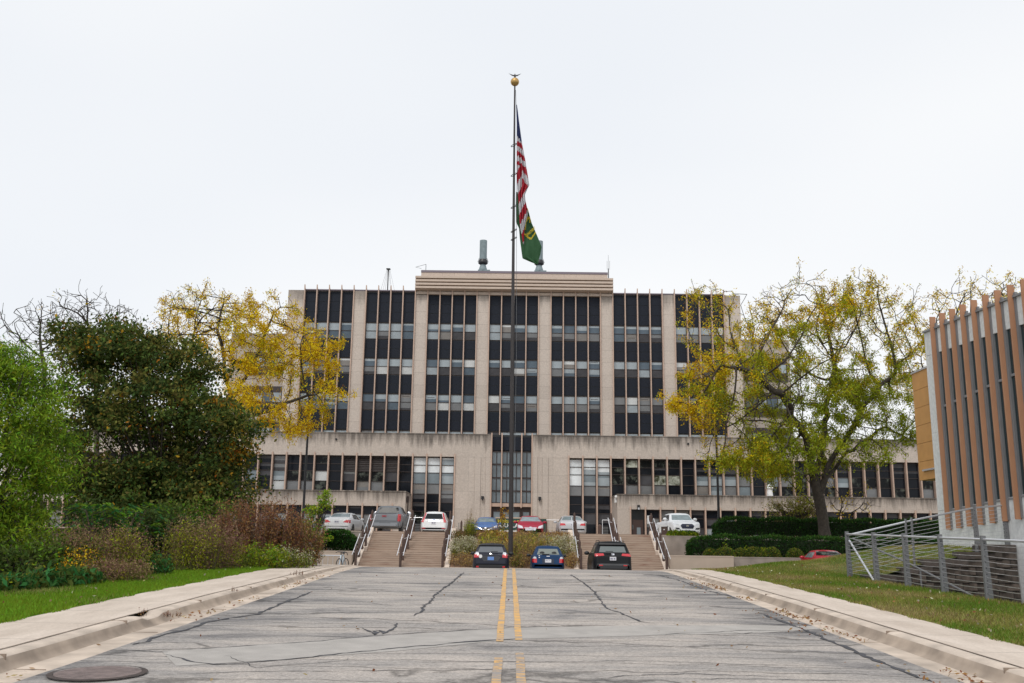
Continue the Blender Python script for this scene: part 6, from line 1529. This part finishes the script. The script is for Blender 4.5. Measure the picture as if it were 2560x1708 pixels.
# dense leafy crowns from clumps
def leafy(name, label, cat, Y, lobes, nclump, nleaf, mats, wts, trunk, size=(.10, .18), width=.5, droop=0, crad=.42, seed=1, shell=.55, clumpcol=.5, twigs=True):
    r = np.random.default_rng(seed); cents = []; w_ = np.array([l[2]*l[3] for l in lobes], float); w_ /= w_.sum()
    while len(cents) < nclump:
        l = lobes[r.choice(len(lobes), p=w_)]; v = r.normal(size=3); v /= np.linalg.norm(v); q = r.random()**(1/3)*(1-shell)+shell*r.random()**.25
        q = min(q, 1)*(1+.10*r.normal())
        x, z = P(l[0]+v[0]*q*l[2], l[1]+v[2]*q*l[3], Y+l[5]); cents.append((x, Y+l[5]+v[1]*q*l[4], z))
    cents = np.array(cents); cents = cents[cents[:, 2] > gside(cents[:, 0], np.clip(cents[:, 1], 0, 53))-.05]
    nc = len(cents); per = nleaf//nc; cr_ = r.uniform(.55, 1.35, nc)*crad
    C = np.repeat(cents, per, 0)+r.normal(0, 1, (nc*per, 3))*np.repeat(cr_, per)[:, None]*np.array([1, 1, .62])
    n = len(C); D = r.normal(0, 1, (n, 3)); D[:, 2] -= droop
    cm = r.choice(len(mats), nc, p=wts); lm = r.choice(len(mats), n, p=wts); mi = np.where(r.random(n) < clumpcol, np.repeat(cm, per), lm)
    x0, z0 = P(trunk[0], trunk[1], Y); z0 = float(gside(x0, Y)) if Y < 50 else z0
    o = empty(name, (x0, Y, z0), label, cat); loc = np.array((x0, Y, z0)); L = r.uniform(*size, n)
    link('crown', np_mesh('crown', leaf_quads(C-loc, L, L*width, D, r), 4, mats, mi), o)
    mb = MB(); top = cents[:, 2].max(); cxm, cym = cents[:, 0].mean(), cents[:, 1].mean()
    mb.tube([(0, 0, -.3), (.05, 0, (top-z0)*.25), ((cxm-x0)*.6, (cym-Y)*.6, (top-z0)*.6)], [.16*(top-z0)/8+.02, .12*(top-z0)/8+.015, .04], 7)
    if twigs:
        for c in cents[::max(1, nc//70)]:
            a = np.array([(cxm-x0)*.3, 0, (c[2]-z0)*.45]); b_ = c-loc; m_ = (a+b_)/2+np.array([0, 0, -.2]); mb.tube([a, m_, b_], [.05, .03, .01], 4)
    me = bpy.data.meshes.new('trunk'); me.from_pydata(mb.v, [], mb.f); me.materials.append(M_['bark']); link('trunk', me, o); return o
leafy('dark_leaved_tree', 'broad dark green tree with scattered orange leaves behind the left bed', 'tree', 33.5,
      [(310, 960, 185, 155, 2.6, 0), (440, 1080, 180, 150, 2.6, -.6), (250, 1130, 150, 140, 2.4, 0), (540, 1090, 105, 130, 2.0, -.4), (380, 930, 180, 75, 2.2, .3), (280, 860, 140, 60, 1.8, 0), (560, 1210, 80, 95, 1.6, 0), (420, 1230, 200, 90, 2.2, -.3), (300, 1250, 170, 70, 2, 0), (540, 1240, 90, 60, 1.6, -.6), (200, 880, 80, 60, 1.6, .4)],
      450, 78000, [LF['dk'], LF['dk2'], LF['ol'], LF['or_']], [.34, .33, .28, .05], (400, 1400), (.09, .18), .58, crad=.30, seed=31, clumpcol=.6)
leafy('bright_green_tree', 'bright green feathery tree at the left edge of the photograph', 'tree', 21.5,
      [(-60, 1120, 230, 260, 2.0, 0), (30, 1010, 130, 130, 1.4, 0), (60, 1180, 110, 120, 1.3, -.3), (20, 940, 80, 70, 1.0, 0), (40, 1330, 110, 100, 1.2, 0), (-120, 900, 120, 90, 1.2, 0), (-150, 1350, 200, 120, 1.6, 0)],
      430, 72000, [LF['br'], LF['br2'], LF['dk2'], LF['yg']], [.45, .38, .14, .03], (-60, 1450), (.07, .15), .24, droop=.6, crad=.22, seed=33, clumpcol=.6)
# filler shrubs under the trees
leafy('dark_shrub', 'dark green shrub filling under the trees behind the aster clumps', 'shrub', 27, [(330, 1340, 120, 80, 1.0, 0), (440, 1350, 90, 80, .9, 0), (250, 1300, 80, 60, .9, .5)], 160, 9500, [LF['dk'], LF['sumac'], LF['dk2']], [.7, .08, .22], (340, 1400), (.08, .15), .45, crad=.24, seed=35)
leafy('dark_shrub', 'deep green undergrowth at the foot of the bright green tree', 'shrub', 20, [(60, 1420, 110, 55, .8, 0), (150, 1400, 90, 60, .8, .5), (-60, 1430, 100, 60, .8, 0)], 130, 8500, [LF['dk'], LF['dk2'], LF['br2']], [.45, .4, .15], (60, 1450), (.06, .13), .45, crad=.18, seed=36)
leafy('green_shrub', 'green leafy shrub between the sumac and the rust coloured dock', 'shrub', 28.5, [(420, 1310, 80, 45, .9, 0), (520, 1290, 70, 40, .8, .5)], 90, 5500, [LF['dk2'], LF['br2'], LF['ol']], [.6, .25, .15], (430, 1380), (.08, .14), .5, crad=.24, seed=37)
# clipped hedges
def hedge(name, label, cat, x0, x1, y0, y1, z0, z1, n, mats=None, wts=(.72, .28), wob=.12, round_=.25, size=(.09, .17), group=None):
    r = np.random.default_rng(int(abs(x0*10)+z1*7)); mats = mats or [LF['hedge'], LF['hedge2']]
    A = [(x1-x0)*(y1-y0), (x1-x0)*(z1-z0), (x1-x0)*(z1-z0)*.4, (y1-y0)*(z1-z0), (y1-y0)*(z1-z0)]; A = np.array(A)/sum(A); f = r.choice(5, n, p=A)
    u, v = r.random(n), r.random(n); X = x0+(x1-x0)*u; Yy = y0+(y1-y0)*v; Z = z0+(z1-z0)*v
    Xa = np.where(f == 3, x0, np.where(f == 4, x1, X)); Ya = np.where(f == 1, y0, np.where(f == 2, y1, np.where(f >= 3, y0+(y1-y0)*u, Yy))); Za = np.where(f == 0, z1, Z)
    # round the top shoulders
    ex = np.clip((z1-Za)/((z1-z0)*.5), 0, 1); sh = (1-ex)**2*round_; cy = (y0+y1)/2; Ya = Ya+(cy-Ya)*sh*.6
    edge = np.minimum(Xa-x0, x1-Xa); Za = Za-(z1-z0)*.35*np.clip(1-edge/.7, 0, 1)**2*(Za-z0)/(z1-z0)
    wv = wob*(np.sin(Xa*2.3+Za*2)+np.sin(Xa*5.1+Ya*3)*.6); Ya = Ya-wv*(f != 0)*.7; Za = Za+np.where(f == 0, wv*.55, 0)
    C = np.stack([Xa, Ya, Za], -1)+r.normal(0, .05, (n, 3)); D = r.normal(0, .6, (n, 3)); D[:, 2] += np.where(f == 0, 1.2, .4); D[:, 1] -= .5*(f == 1)
    L = r.uniform(*size, n); tip = ((f == 0) & (r.random(n) < .6)) | (r.random(n) < wts[1]*.35)
    o = empty(name, ((x0+x1)/2, cy, z0), label, cat, group); loc = np.array(o.location)
    link('foliage', np_mesh('foliage', leaf_quads(C-loc, L, L*.42, D, r), 4, mats, tip.astype(int)), o)
    mb = MB(); nx = 14; i_ = .16
    for k in range(nx):
        a = x0+i_+(x1-x0-2*i_)*k/nx; b_ = x0+i_+(x1-x0-2*i_)*(k+1)/nx; e = min(k, nx-1-k)
        zt2 = z1-i_-(.28*(z1-z0) if e == 0 and (x1-x0)/nx < 1 else 0); mb.box(a, b_-.01, y0+i_, y1-i_, z0+.15, zt2)
    core = mat('hedge_core', (.012, .022, .008), .95) if 'hedge_core' not in bpy.data.materials else bpy.data.materials['hedge_core']  # near-black solid filling; the hedge's inner shade is put into its colour
    mb.build('dark_core', core, o); return o
hx = lambda px_, Y: PX(px_, 1340, Y)
hedge('yew_hedge', 'long clipped yew hedge, the upper one behind the honey locust trunk', 'hedge', hx(1790, 61), 36, 60.5, 62, 2.3, PZ(1900, 1298, 61), 30000)
hedge('yew_hedge', 'long clipped yew hedge, the lower one above the grey wall and round shrubs', 'hedge', hx(1724, 56.6), 30, 56.2, 57.7, 1.17, PZ(1900, 1343, 56.6)-.02, 26000)
hedge('yew_hedge', 'short dark clipped yew block in front of the white sedan', 'hedge', hx(798, 56.8), hx(886, 56.8), 56.2, 57.6, 1.2, PZ(840, 1330, 56.6), 7000, wob=.06)
hedge('low_juniper', 'low feathery juniper below the front bumper of the white pickup', 'shrub', hx(1672, 59.5), hx(1740, 59.5), 59.0, 59.9, 2.26, PZ(1700, 1331, 59.5), 2500, wob=.05, mats=[LF['gr'], LF['hedge2']], wts=(.5, .5))
def mound(label, pxc, Y, wpx, z0, ztop, seed, mats=None, n=2600):
    r = np.random.default_rng(seed); x = hx(pxc, Y); rx = wpx/2/2450*Y; h = ztop-z0
    v = r.normal(size=(n, 3)); v[:, 2] = abs(v[:, 2]); v /= np.linalg.norm(v, axis=1, keepdims=True); q = r.uniform(.82, 1.05, n)[:, None]
    C = v*q*np.array([rx, rx*.9, h]); D = v+r.normal(0, .6, (n, 3)); L = r.uniform(.05, .11, n)
    o = empty('mounded_shrub', (x, Y, z0), label, 'shrub', 'low rounded shrubs on the right terrace')
    link('foliage', np_mesh('foliage', leaf_quads(C, L, L*.5, D, r), 4, mats or [LF['ol'], LF['hedge2'], LF['yg']], r.choice(3, n, p=[.45, .45, .1])), o)
    mb = MB(); mb.ball((0, 0, 0), 1, 0, 14, 10, (rx*.85, rx*.75, h*.85)); me = bpy.data.meshes.new('dark_core'); me.from_pydata(mb.v, [], mb.f); me.materials.append(bpy.data.materials['hedge_core']); link('dark_core', me, o)  # solid dark dome under the leaves, inner shade painted as its colour
for i, (pc, wd, tp, lab) in enumerate(((1774, 34, 1371, 'small rounded olive shrub at the left end of the row under the lower hedge'), (1812, 56, 1369, 'rounded olive shrub second from the left under the lower hedge'), (1850, 40, 1371, 'rounded olive shrub in the middle of the row, touching its neighbours'),
        (1884, 46, 1367, 'rounded olive shrub with tall weeds behind it, above the grey wall'), (1928, 44, 1368, 'larger dark olive shrub fourth along, above the grey wall'), (1985, 44, 1371, 'lone rounded shrub nearest the red car'))):
    mound(lab, pc, 55.6, wd, ZT-.02, PZ(pc, tp, 55.6), 60+i)
# small ornamental trees by the big trunk, sapling
leafy('olive_shrub', 'pale olive loose shrub left of the locust trunk above the upper hedge', 'shrub', 64, [(1985, 1280, 75, 32, 1.4, 0), (2010, 1262, 45, 24, 1.0, 0)], 90, 3800, [LF['ol'], LF['tanl'], LF['yg']], [.6, .25, .15], (1990, 1330), (.10, .17), .4, crad=.3, seed=41)
locust('bare_shrub', 'bare twiggy shrub right of the locust trunk above the upper hedge', 'shrub', 64, [(2090, 1330, 0), (2095, 1300, 0)], [(2120, 1262, 60, 35, 1.2, 90, 0), (2085, 1225, 25, 40, .8, 40, 0)], 25, colY, seed=43, dk=.5, di=4, step=.3, tip=.012)
leafy('sapling', 'slender green sapling beside the left lamp post in front of the white sedan', 'tree', 56.0, [(812, 1245, 18, 26, .3, 0), (790, 1275, 30, 22, .5, 0), (775, 1310, 28, 18, .5, 0), (795, 1340, 36, 22, .6, -.3)], 46, 2100, [LF['br2'], LF['br'], LF['yg']], [.45, .35, .2], (790, 1400), (.10, .17), .5, crad=.16, seed=45, shell=.2)

# ------------------------------------------------------------------ herbaceous clumps: stems, leaves up the stem, seed heads
def clump(name, label, cat, x, y, z, rx, ry, h, nst, mats, leafn=26, seedn=0, lsz=(.04, .09), lw=.35, lean=.25, spread=.08, seed=1, stem=None, seedsz=(.02, .045), seedm=None, group=None, zf=None, lo=.05, wts=None):
    r = np.random.default_rng(seed); a = r.uniform(0, 2*np.pi, nst); q = np.sqrt(r.random(nst)); bx, by2 = rx*q*np.cos(a), ry*q*np.sin(a)
    bz = np.array([(float(zf(x+bx[i], y+by2[i]))-z) if zf else 0 for i in range(nst)])
    hh = h*r.uniform(.6, 1.0, nst)*(1-.35*q**2); B0 = np.stack([bx, by2, bz], -1); T = B0+np.stack([bx*lean*hh+r.normal(0, .08, nst)*hh, by2*lean*hh+r.normal(0, .08, nst)*hh, hh], -1)
    sw = .006; sd2 = r.normal(size=(nst, 3)); sd2[:, 2] = 0; sd2 /= np.linalg.norm(sd2, axis=1, keepdims=True)
    st = np.stack([B0-sd2*sw, B0+sd2*sw, T+sd2*sw*.4, T-sd2*sw*.4], 1).reshape(-1, 3)
    C = []; L = []; D = []; MI = []
    t = lo+(1-lo)*r.random((nst, leafn))**.85; base = B0[:, None]+(T-B0)[:, None]*t[..., None]; base = base.reshape(-1, 3)+r.normal(0, spread, (nst*leafn, 3)); n = len(base)
    C.append(base); L.append(r.uniform(*lsz, n)); dd = r.normal(0, 1, (n, 3)); dd[:, 2] += .5; D.append(dd); sc_ = r.choice(len(mats), nst, p=wts); MI.append(1+np.where(r.random(n) < .6, np.repeat(sc_, leafn), r.choice(len(mats), n, p=wts)))
    W = [L[0]*lw]
    if seedn:
        b2 = np.repeat(T, seedn, 0)+r.normal(0, .09, (nst*seedn, 3))*np.array([1, 1, .8]); n2 = len(b2); C.append(b2); l2 = r.uniform(*seedsz, n2); L.append(l2); W.append(l2*.9); D.append(r.normal(size=(n2, 3))); MI.append(np.full(n2, 1+len(mats)))
    C = np.concatenate(C); L = np.concatenate(L); W = np.concatenate(W); D = np.concatenate(D); MI = np.concatenate(MI)
    V = np.concatenate([st, leaf_quads(C, L, W, D, r)]); mi = np.concatenate([np.zeros(nst, int), MI])
    me = np_mesh(name, V, 4, [stem or M_['twig']]+mats+([seedm] if seedn else []), mi); o = link(name, me); o.location = (x, y, z); tag(o, label, cat, group); return o
def atb(px_, Y): return PX(px_, 1400, Y)
def gz(x, y): return float(gside(x, y))
def bedclump(name, label, cat, pxc, Y, wpx, pytop, nst, mats, seed, **k):
    x = atb(pxc, Y); z = gz(x, Y)-.02; h = PZ(pxc, pytop, Y)-z; return clump(name, label, cat, x, Y, z, wpx/2/2450*Y, .55, h, nst, mats, seed=seed, **k)
AS = [LF['ol'], LF['aster'], LF['yg'], LF['mauve']]
bedclump('aster_clump', 'brown and olive aster clump gone to seed beside the goldenrod', 'wild plant', 200, 21.0, 120, 1300, 90, AS, 51, seedn=12, seedm=LF['aster'], wts=[.45, .25, .1, .2], leafn=55)
bedclump('aster_clump', 'yellow green aster clump with pinkish seed heads below the sumac', 'wild plant', 305, 22.0, 120, 1308, 90, AS, 52, seedn=12, seedm=LF['aster'], wts=[.35, .15, .35, .15], leafn=55)
bedclump('aster_clump', 'low dusty brown aster clump on the lawn edge in front of the taller ones', 'wild plant', 290, 20.3, 160, 1398, 70, AS, 53, seedn=20, seedm=LF['aster'], wts=[.4, .4, .05, .15], leafn=40)
bedclump('aster_clump', 'tall yellow olive aster clump left of the rust coloured dock', 'wild plant', 470, 24.5, 130, 1280, 95, AS, 54, seedn=12, seedm=LF['aster'], wts=[.4, .15, .35, .1], leafn=55)
bedclump('aster_clump', 'brownish mauve aster clump between the yellow one and the dock', 'wild plant', 540, 25.3, 110, 1290, 80, AS, 55, seedn=10, seedm=LF['mauve'], wts=[.3, .3, .1, .3], leafn=50)
RU = [LF['rust'], LF['mauve'], LF['aster']]
bedclump('dock_clump', 'tall rust brown dry clump, the highest of the left bed', 'wild plant', 640, 28.0, 200, 1218, 330, RU, 56, wts=[.65, .2, .15], leafn=60, lsz=(.045, .10), spread=.05, lean=.18)
bedclump('dock_clump', 'rust brown dry clump at the right end of the left bed by the bicycle rack', 'wild plant', 735, 28.6, 130, 1275, 170, RU+[LF['ol']], 57, wts=[.4, .15, .15, .3], leafn=55, lsz=(.045, .10), spread=.05)
bedclump('green_weed', 'fresh green leafy weed in front of the rust brown clumps', 'wild plant', 660, 26.8, 120, 1352, 70, [LF['br2'], LF['gr'], LF['yg']], 58, leafn=42, lsz=(.05, .10), wts=[.4, .4, .2])
bedclump('green_weed', 'dull green weed with pale flower heads at the foot of the dock clump', 'wild plant', 720, 27.0, 110, 1370, 60, [LF['ol'], LF['dk2'], LF['gr']], 59, seedn=10, seedm=LF['cream'], leafn=38)
bedclump('goldenrod', 'small bright yellow goldenrod flowers in the left bed', 'flower', 212, 20.2, 24, 1368, 9, [LF['ol'], LF['rust']], 61, seedn=26, seedm=LF['gold'], leafn=30, seedsz=(.02, .05))
bedclump('goldenrod', 'tiny yellow goldenrod spray just left of the larger yellow one', 'flower', 190, 20.0, 14, 1390, 5, [LF['ol']], 62, seedn=36, seedm=LF['gold'], leafn=14, seedsz=(.02, .045))
bedclump('green_weed', 'glossy green low weed between the two aster groups', 'wild plant', 385, 22.6, 70, 1382, 50, [LF['sumac'], LF['dk2']], 63, leafn=26, lsz=(.07, .14))
for i, (pc, Y, tp, lab) in enumerate(((130, 18.3, 1424, 'dark green hosta like plant at the lawn edge, the largest'), (60, 17.6, 1440, 'dark green low leafy plant at the left end of the lawn edge'), (195, 18.9, 1424, 'dark green low leafy plant below the goldenrod'), (10, 17.2, 1446, 'dark leafy plant at the left picture edge'))):
    bedclump('leafy_plant', lab, 'plant', pc, Y, 90, tp, 70, [LF['sumac'], LF['dk2']], 64+i, leafn=12, lsz=(.10, .20), lw=.4, spread=.08)
bedclump('tall_weed', 'single tall yellowing weed stalk at the left lawn edge', 'wild plant', 60, 17.5, 8, 1385, 3, [LF['yg'], LF['ol']], 70, leafn=36, lsz=(.05, .1))
for (a, b_, s_) in ((560, 26.3, 71), (610, 26.6, 72)):
    bedclump('green_weed', ('low olive weed at the foot of the mauve asters', 'low green weed in front of the tall dock')[s_-71], 'wild plant', a, b_, 80, 1385, 45, [LF['ol'], LF['dk2'], LF['gr']], s_, leafn=34)
# sumac with ferny fronds
def fronds(name, label, cat, x, y, z, h, nf_, length, mats, seed):
    r = np.random.default_rng(seed); C = []; D = []; L = []; mb = MB()
    for i in range(nf_):
        a = r.uniform(0, 2*np.pi); s0 = np.array([r.normal(0, .5), r.normal(0, .35), h*r.uniform(.45, 1)]); dx_, dy_ = math.cos(a), math.sin(a)*.6
        ln = length*r.uniform(.7, 1.1); pts = [s0+np.array([dx_*ln*t, dy_*ln*t, .25*ln*math.sin(t*2.6)-.45*ln*t*t]) for t in np.linspace(0, 1, 13)]
        for j in range(1, 13):
            for s in (-1, 1):
                side = np.array([-dy_, dx_, -.25])*s; lf = .20*math.sin(.35+2.5*j/13); c = pts[j]+side*lf*.5; C.append(c); D.append(side+np.array([dx_, dy_, 0])*.4); L.append(lf)
        mb.tube([tuple(pts[0]), tuple(pts[6]), tuple(pts[12])], [.008, .006, .003], 3)
        mb.tube([(s0[0]*.3, s0[1]*.3, 0), tuple(s0)], [.015, .01], 4)
    C = np.array(C); L = np.array(L); o = empty(name, (x, y, z), label, cat)
    link('fronds', np_mesh('fronds', leaf_quads(C, L, L*.34, np.array(D), r), 4, mats, r.choice(len(mats), len(C))), o)
    me = bpy.data.meshes.new('stems'); me.from_pydata(mb.v, [], mb.f); me.materials.append(M_['twig']); link('stems', me, o)
x = atb(265, 25.5); fronds('sumac', 'fresh green sumac with ferny drooping fronds in front of the dark tree', 'shrub', x, 25.5, gz(x, 25.5), PZ(265, 1268, 25.5)-gz(x, 25.5), 46, .95, [LF['sumac'], LF['br2']], 81)
x = atb(390, 26.5); fronds('sumac', 'smaller sumac with ferny fronds right of the taller one', 'shrub', x, 26.5, gz(x, 26.5), PZ(390, 1295, 26.5)-gz(x, 26.5), 30, .8, [LF['sumac'], LF['dk2']], 82)

# planter between the stairs
ZB = lambda X, Y: zbed(float(Y))
def pcl(name, label, cat, pxc, Y, wpx, h, nst, mats, seed, ry=.5, **k):
    x = atb(pxc, Y); clump(name, label, cat, x, Y, zbed(Y), wpx/2/2450*Y, ry, h, nst, mats, seed=seed, zf=ZB, **k)
ST = [LF['straw'], LF['tanl'], LF['yg']]
pcl('tall_grass', 'fresh green grass tuft at the top left of the planter, hiding the blue car', 'grass tuft', 1174, 59.2, 24, 1.15, 220, [LF['gr'], LF['yg']], 91, leafn=5, lsz=(.15, .32), lw=.07, lean=.75, spread=.03)
pcl('feathery_grass', 'tall straw coloured feathers above the green tuft', 'grass tuft', 1176, 59.4, 26, 1.75, 26, [LF['tanl']], 92, leafn=18, lsz=(.06, .13), lw=.15, lean=.5, lo=.6, spread=.03)
pcl('cream_wildflower', 'cream flowered wild clump at the left of the planter', 'wild flower', 1160, 56.0, 64, 1.05, 130, [LF['ol'], LF['cream'], LF['gr']], 93, leafn=26, seedn=9, seedm=LF['cream'], seedsz=(.04, .08), lsz=(.06, .12), ry=.8, wts=[.5, .25, .25])
pcl('brown_wildflower', 'rust brown dry growth at the foot of the planter, left of the dark hatchback', 'wild plant', 1165, 54.5, 80, .75, 150, [LF['tanl'], LF['rust'], LF['straw']], 94, leafn=22, lsz=(.05, .10), wts=[.5, .25, .25])
pcl('brown_wildflower', 'brown seed heads on the upper left slope of the planter', 'wild plant', 1150, 58.6, 50, .6, 80, [LF['rust'], LF['ol'], LF['dk2']], 95, leafn=22, lsz=(.06, .11), ry=.9)
pcl('iris_leaves', 'yellow and green strap leaves above the dark hatchback', 'plant', 1222, 57.6, 50, .95, 110, [LF['yg'], LF['straw'], LF['gr']], 96, leafn=4, lsz=(.2, .4), lw=.13, ry=.9, spread=.04)
pcl('iris_leaves', 'green and orange strap leaves left of the flagpole', 'plant', 1252, 57.8, 34, 1.0, 80, [LF['gr'], LF['or_'], LF['straw']], 97, leafn=4, lsz=(.2, .4), lw=.13, ry=.9, spread=.04)
pcl('goldenrod', 'tall brown gold plumes just left of the flagpole in front of the banner', 'wild flower', 1255, 58.6, 16, 2.0, 10, [LF['or_'], LF['ol']], 98, leafn=36, lsz=(.06, .13), lo=.3, spread=.06, seedn=20, seedm=LF['or_'], seedsz=(.04, .09))
pcl('goldenrod', 'brown gold seed plumes leaning before the blue car', 'wild flower', 1240, 58.4, 22, 1.15, 14, [LF['rust'], LF['ol'], LF['or_']], 99, leafn=40, lsz=(.06, .12), lo=.3, spread=.07)
pcl('straw_grass', 'straw coloured ornamental grass right of the flagpole', 'grass tuft', 1318, 56.0, 84, 1.35, 620, ST, 101, leafn=8, lsz=(.14, .34), lw=.07, ry=1.1, lean=.15, spread=.04)
pcl('straw_grass', 'straw coloured ornamental grass behind the dark hatchback, left of the flagpole', 'grass tuft', 1232, 55.6, 80, 1.25, 480, ST, 102, leafn=8, lsz=(.14, .3), lw=.07, ry=.9, lean=.15, spread=.04)
pcl('straw_grass', 'reddish straw grass low between the two hatchbacks', 'grass tuft', 1310, 54.5, 80, .9, 380, [LF['rust'], LF['straw'], LF['tanl']], 103, leafn=7, lsz=(.12, .25), lw=.08, spread=.04)
pcl('green_weed', 'dark green low weed between the two hatchbacks', 'wild plant', 1296, 54.6, 30, .7, 60, [LF['gr'], LF['dk2']], 104, leafn=24, lsz=(.06, .12))
pcl('cream_wildflower', 'cream flowered wild clump above the navy hatchback, spilling over the right handrail', 'wild flower', 1412, 56.0, 60, 1.25, 130, [LF['ol'], LF['cream'], LF['yg']], 105, leafn=24, seedn=9, seedm=LF['cream'], seedsz=(.035, .07), lsz=(.05, .1), ry=.9, wts=[.45, .3, .25])
pcl('straw_grass', 'straw grass above the roof of the navy hatchback', 'grass tuft', 1372, 56.6, 70, 1.1, 360, [LF['straw'], LF['yg'], LF['cream']], 106, leafn=8, lsz=(.12, .28), lw=.08, ry=1.0, spread=.04)
pcl('brown_wildflower', 'brown dry growth along the top right of the planter below the red sedan', 'wild plant', 1385, 58.9, 90, .5, 150, [LF['tanl'], LF['rust'], LF['straw']], 107, leafn=20, lsz=(.05, .10), ry=.7)
pcl('brown_wildflower', 'brown dry growth along the top of the planter just right of the flagpole', 'wild plant', 1310, 58.9, 60, .5, 110, [LF['tanl'], LF['rust'], LF['straw']], 108, leafn=20, lsz=(.05, .10), ry=.7)
pcl('brown_wildflower', 'rust brown growth at the foot of the planter right of the navy hatchback', 'wild plant', 1428, 54.6, 30, .8, 80, [LF['tanl'], LF['rust'], LF['straw']], 109, leafn=22, lsz=(.05, .10))
pcl('green_weed', 'upright dark green weed in front of the red sedan', 'wild plant', 1337, 58.2, 12, .95, 14, [LF['dk2'], LF['sumac']], 110, leafn=26, lsz=(.06, .13), spread=.06)
pcl('brown_wildflower', 'brown dry growth in front of the blue car at the top of the planter', 'wild plant', 1215, 59.0, 50, .55, 90, [LF['tanl'], LF['rust'], LF['straw']], 111, leafn=22, lsz=(.05, .10))
# weeds in the hedges and joints
for i, (pc, Y, zb2, tp, lab) in enumerate(((1815, 55.9, ZT, 1345, 'light green weed poking out of the lower hedge at its left'), (1870, 55.9, ZT, 1362, 'light green weeds behind the rounded shrubs'), (1905, 55.9, ZT, 1360, 'light green tall weed above the grey wall'))):
    x = hx(pc, Y); clump('hedge_weed', lab, 'wild plant', x, Y, zb2, .22, .15, PZ(pc, tp, Y)-zb2, 8, [LF['br'], LF['yg']], seed=120+i, leafn=22, lsz=(.08, .15))
for i, (px_, py_, hh, lab) in enumerate(((586, 1478, .10, 'small rust tuft growing in the joint of the left kerb'), (745, 1433, .13, 'larger rust tuft growing behind the far end of the left kerb'), (355, 1541, .16, 'single dry stalk at the cracked corner of the left pavement'), (435, 1541, .07, 'dry brown weeds in the broken gap of the left kerb'))):
    d = Fw + Rt*((px_-1280)/FPX) - Up*((py_-854)/FPX); t = (.15-1.6)/(d.z-.032*d.y); p = CAM+d*t
    clump('joint_weed', lab, 'weed', p.x, p.y, float(zroad(p.y))+float(off(p.y)), .18 if i in (1, 3) else .06, .08, hh, 14 if i in (1, 3) else 4, [LF['rust'], LF['mauve']], seed=130+i, leafn=12, lsz=(.012, .03), spread=.012)
# white clover heads and fallen leaves on the lawns
rr = np.random.default_rng(5); n = 290
X = np.r_[rr.uniform(-8.2, -6.5, 60), rr.uniform(6.0, 8.8, 230)]; Y = np.r_[rr.uniform(12, 27, 60), rr.uniform(11, 31, 230)]
C = np.stack([X, Y, gside(X, Y)+.06], -1); D = rr.normal(size=(n, 3))
me = np_mesh('fallen_leaves', leaf_quads(C, rr.uniform(.03, .07, n), rr.uniform(.03, .05, n), D, rr), 4, [LF['cream'], LF['tanl'], LF['rust']], rr.choice(3, n)); o = link('fallen_leaves', me); tag(o, 'pale fallen leaves and clover heads scattered on the lawns', 'fallen leaves', kind='stuff')
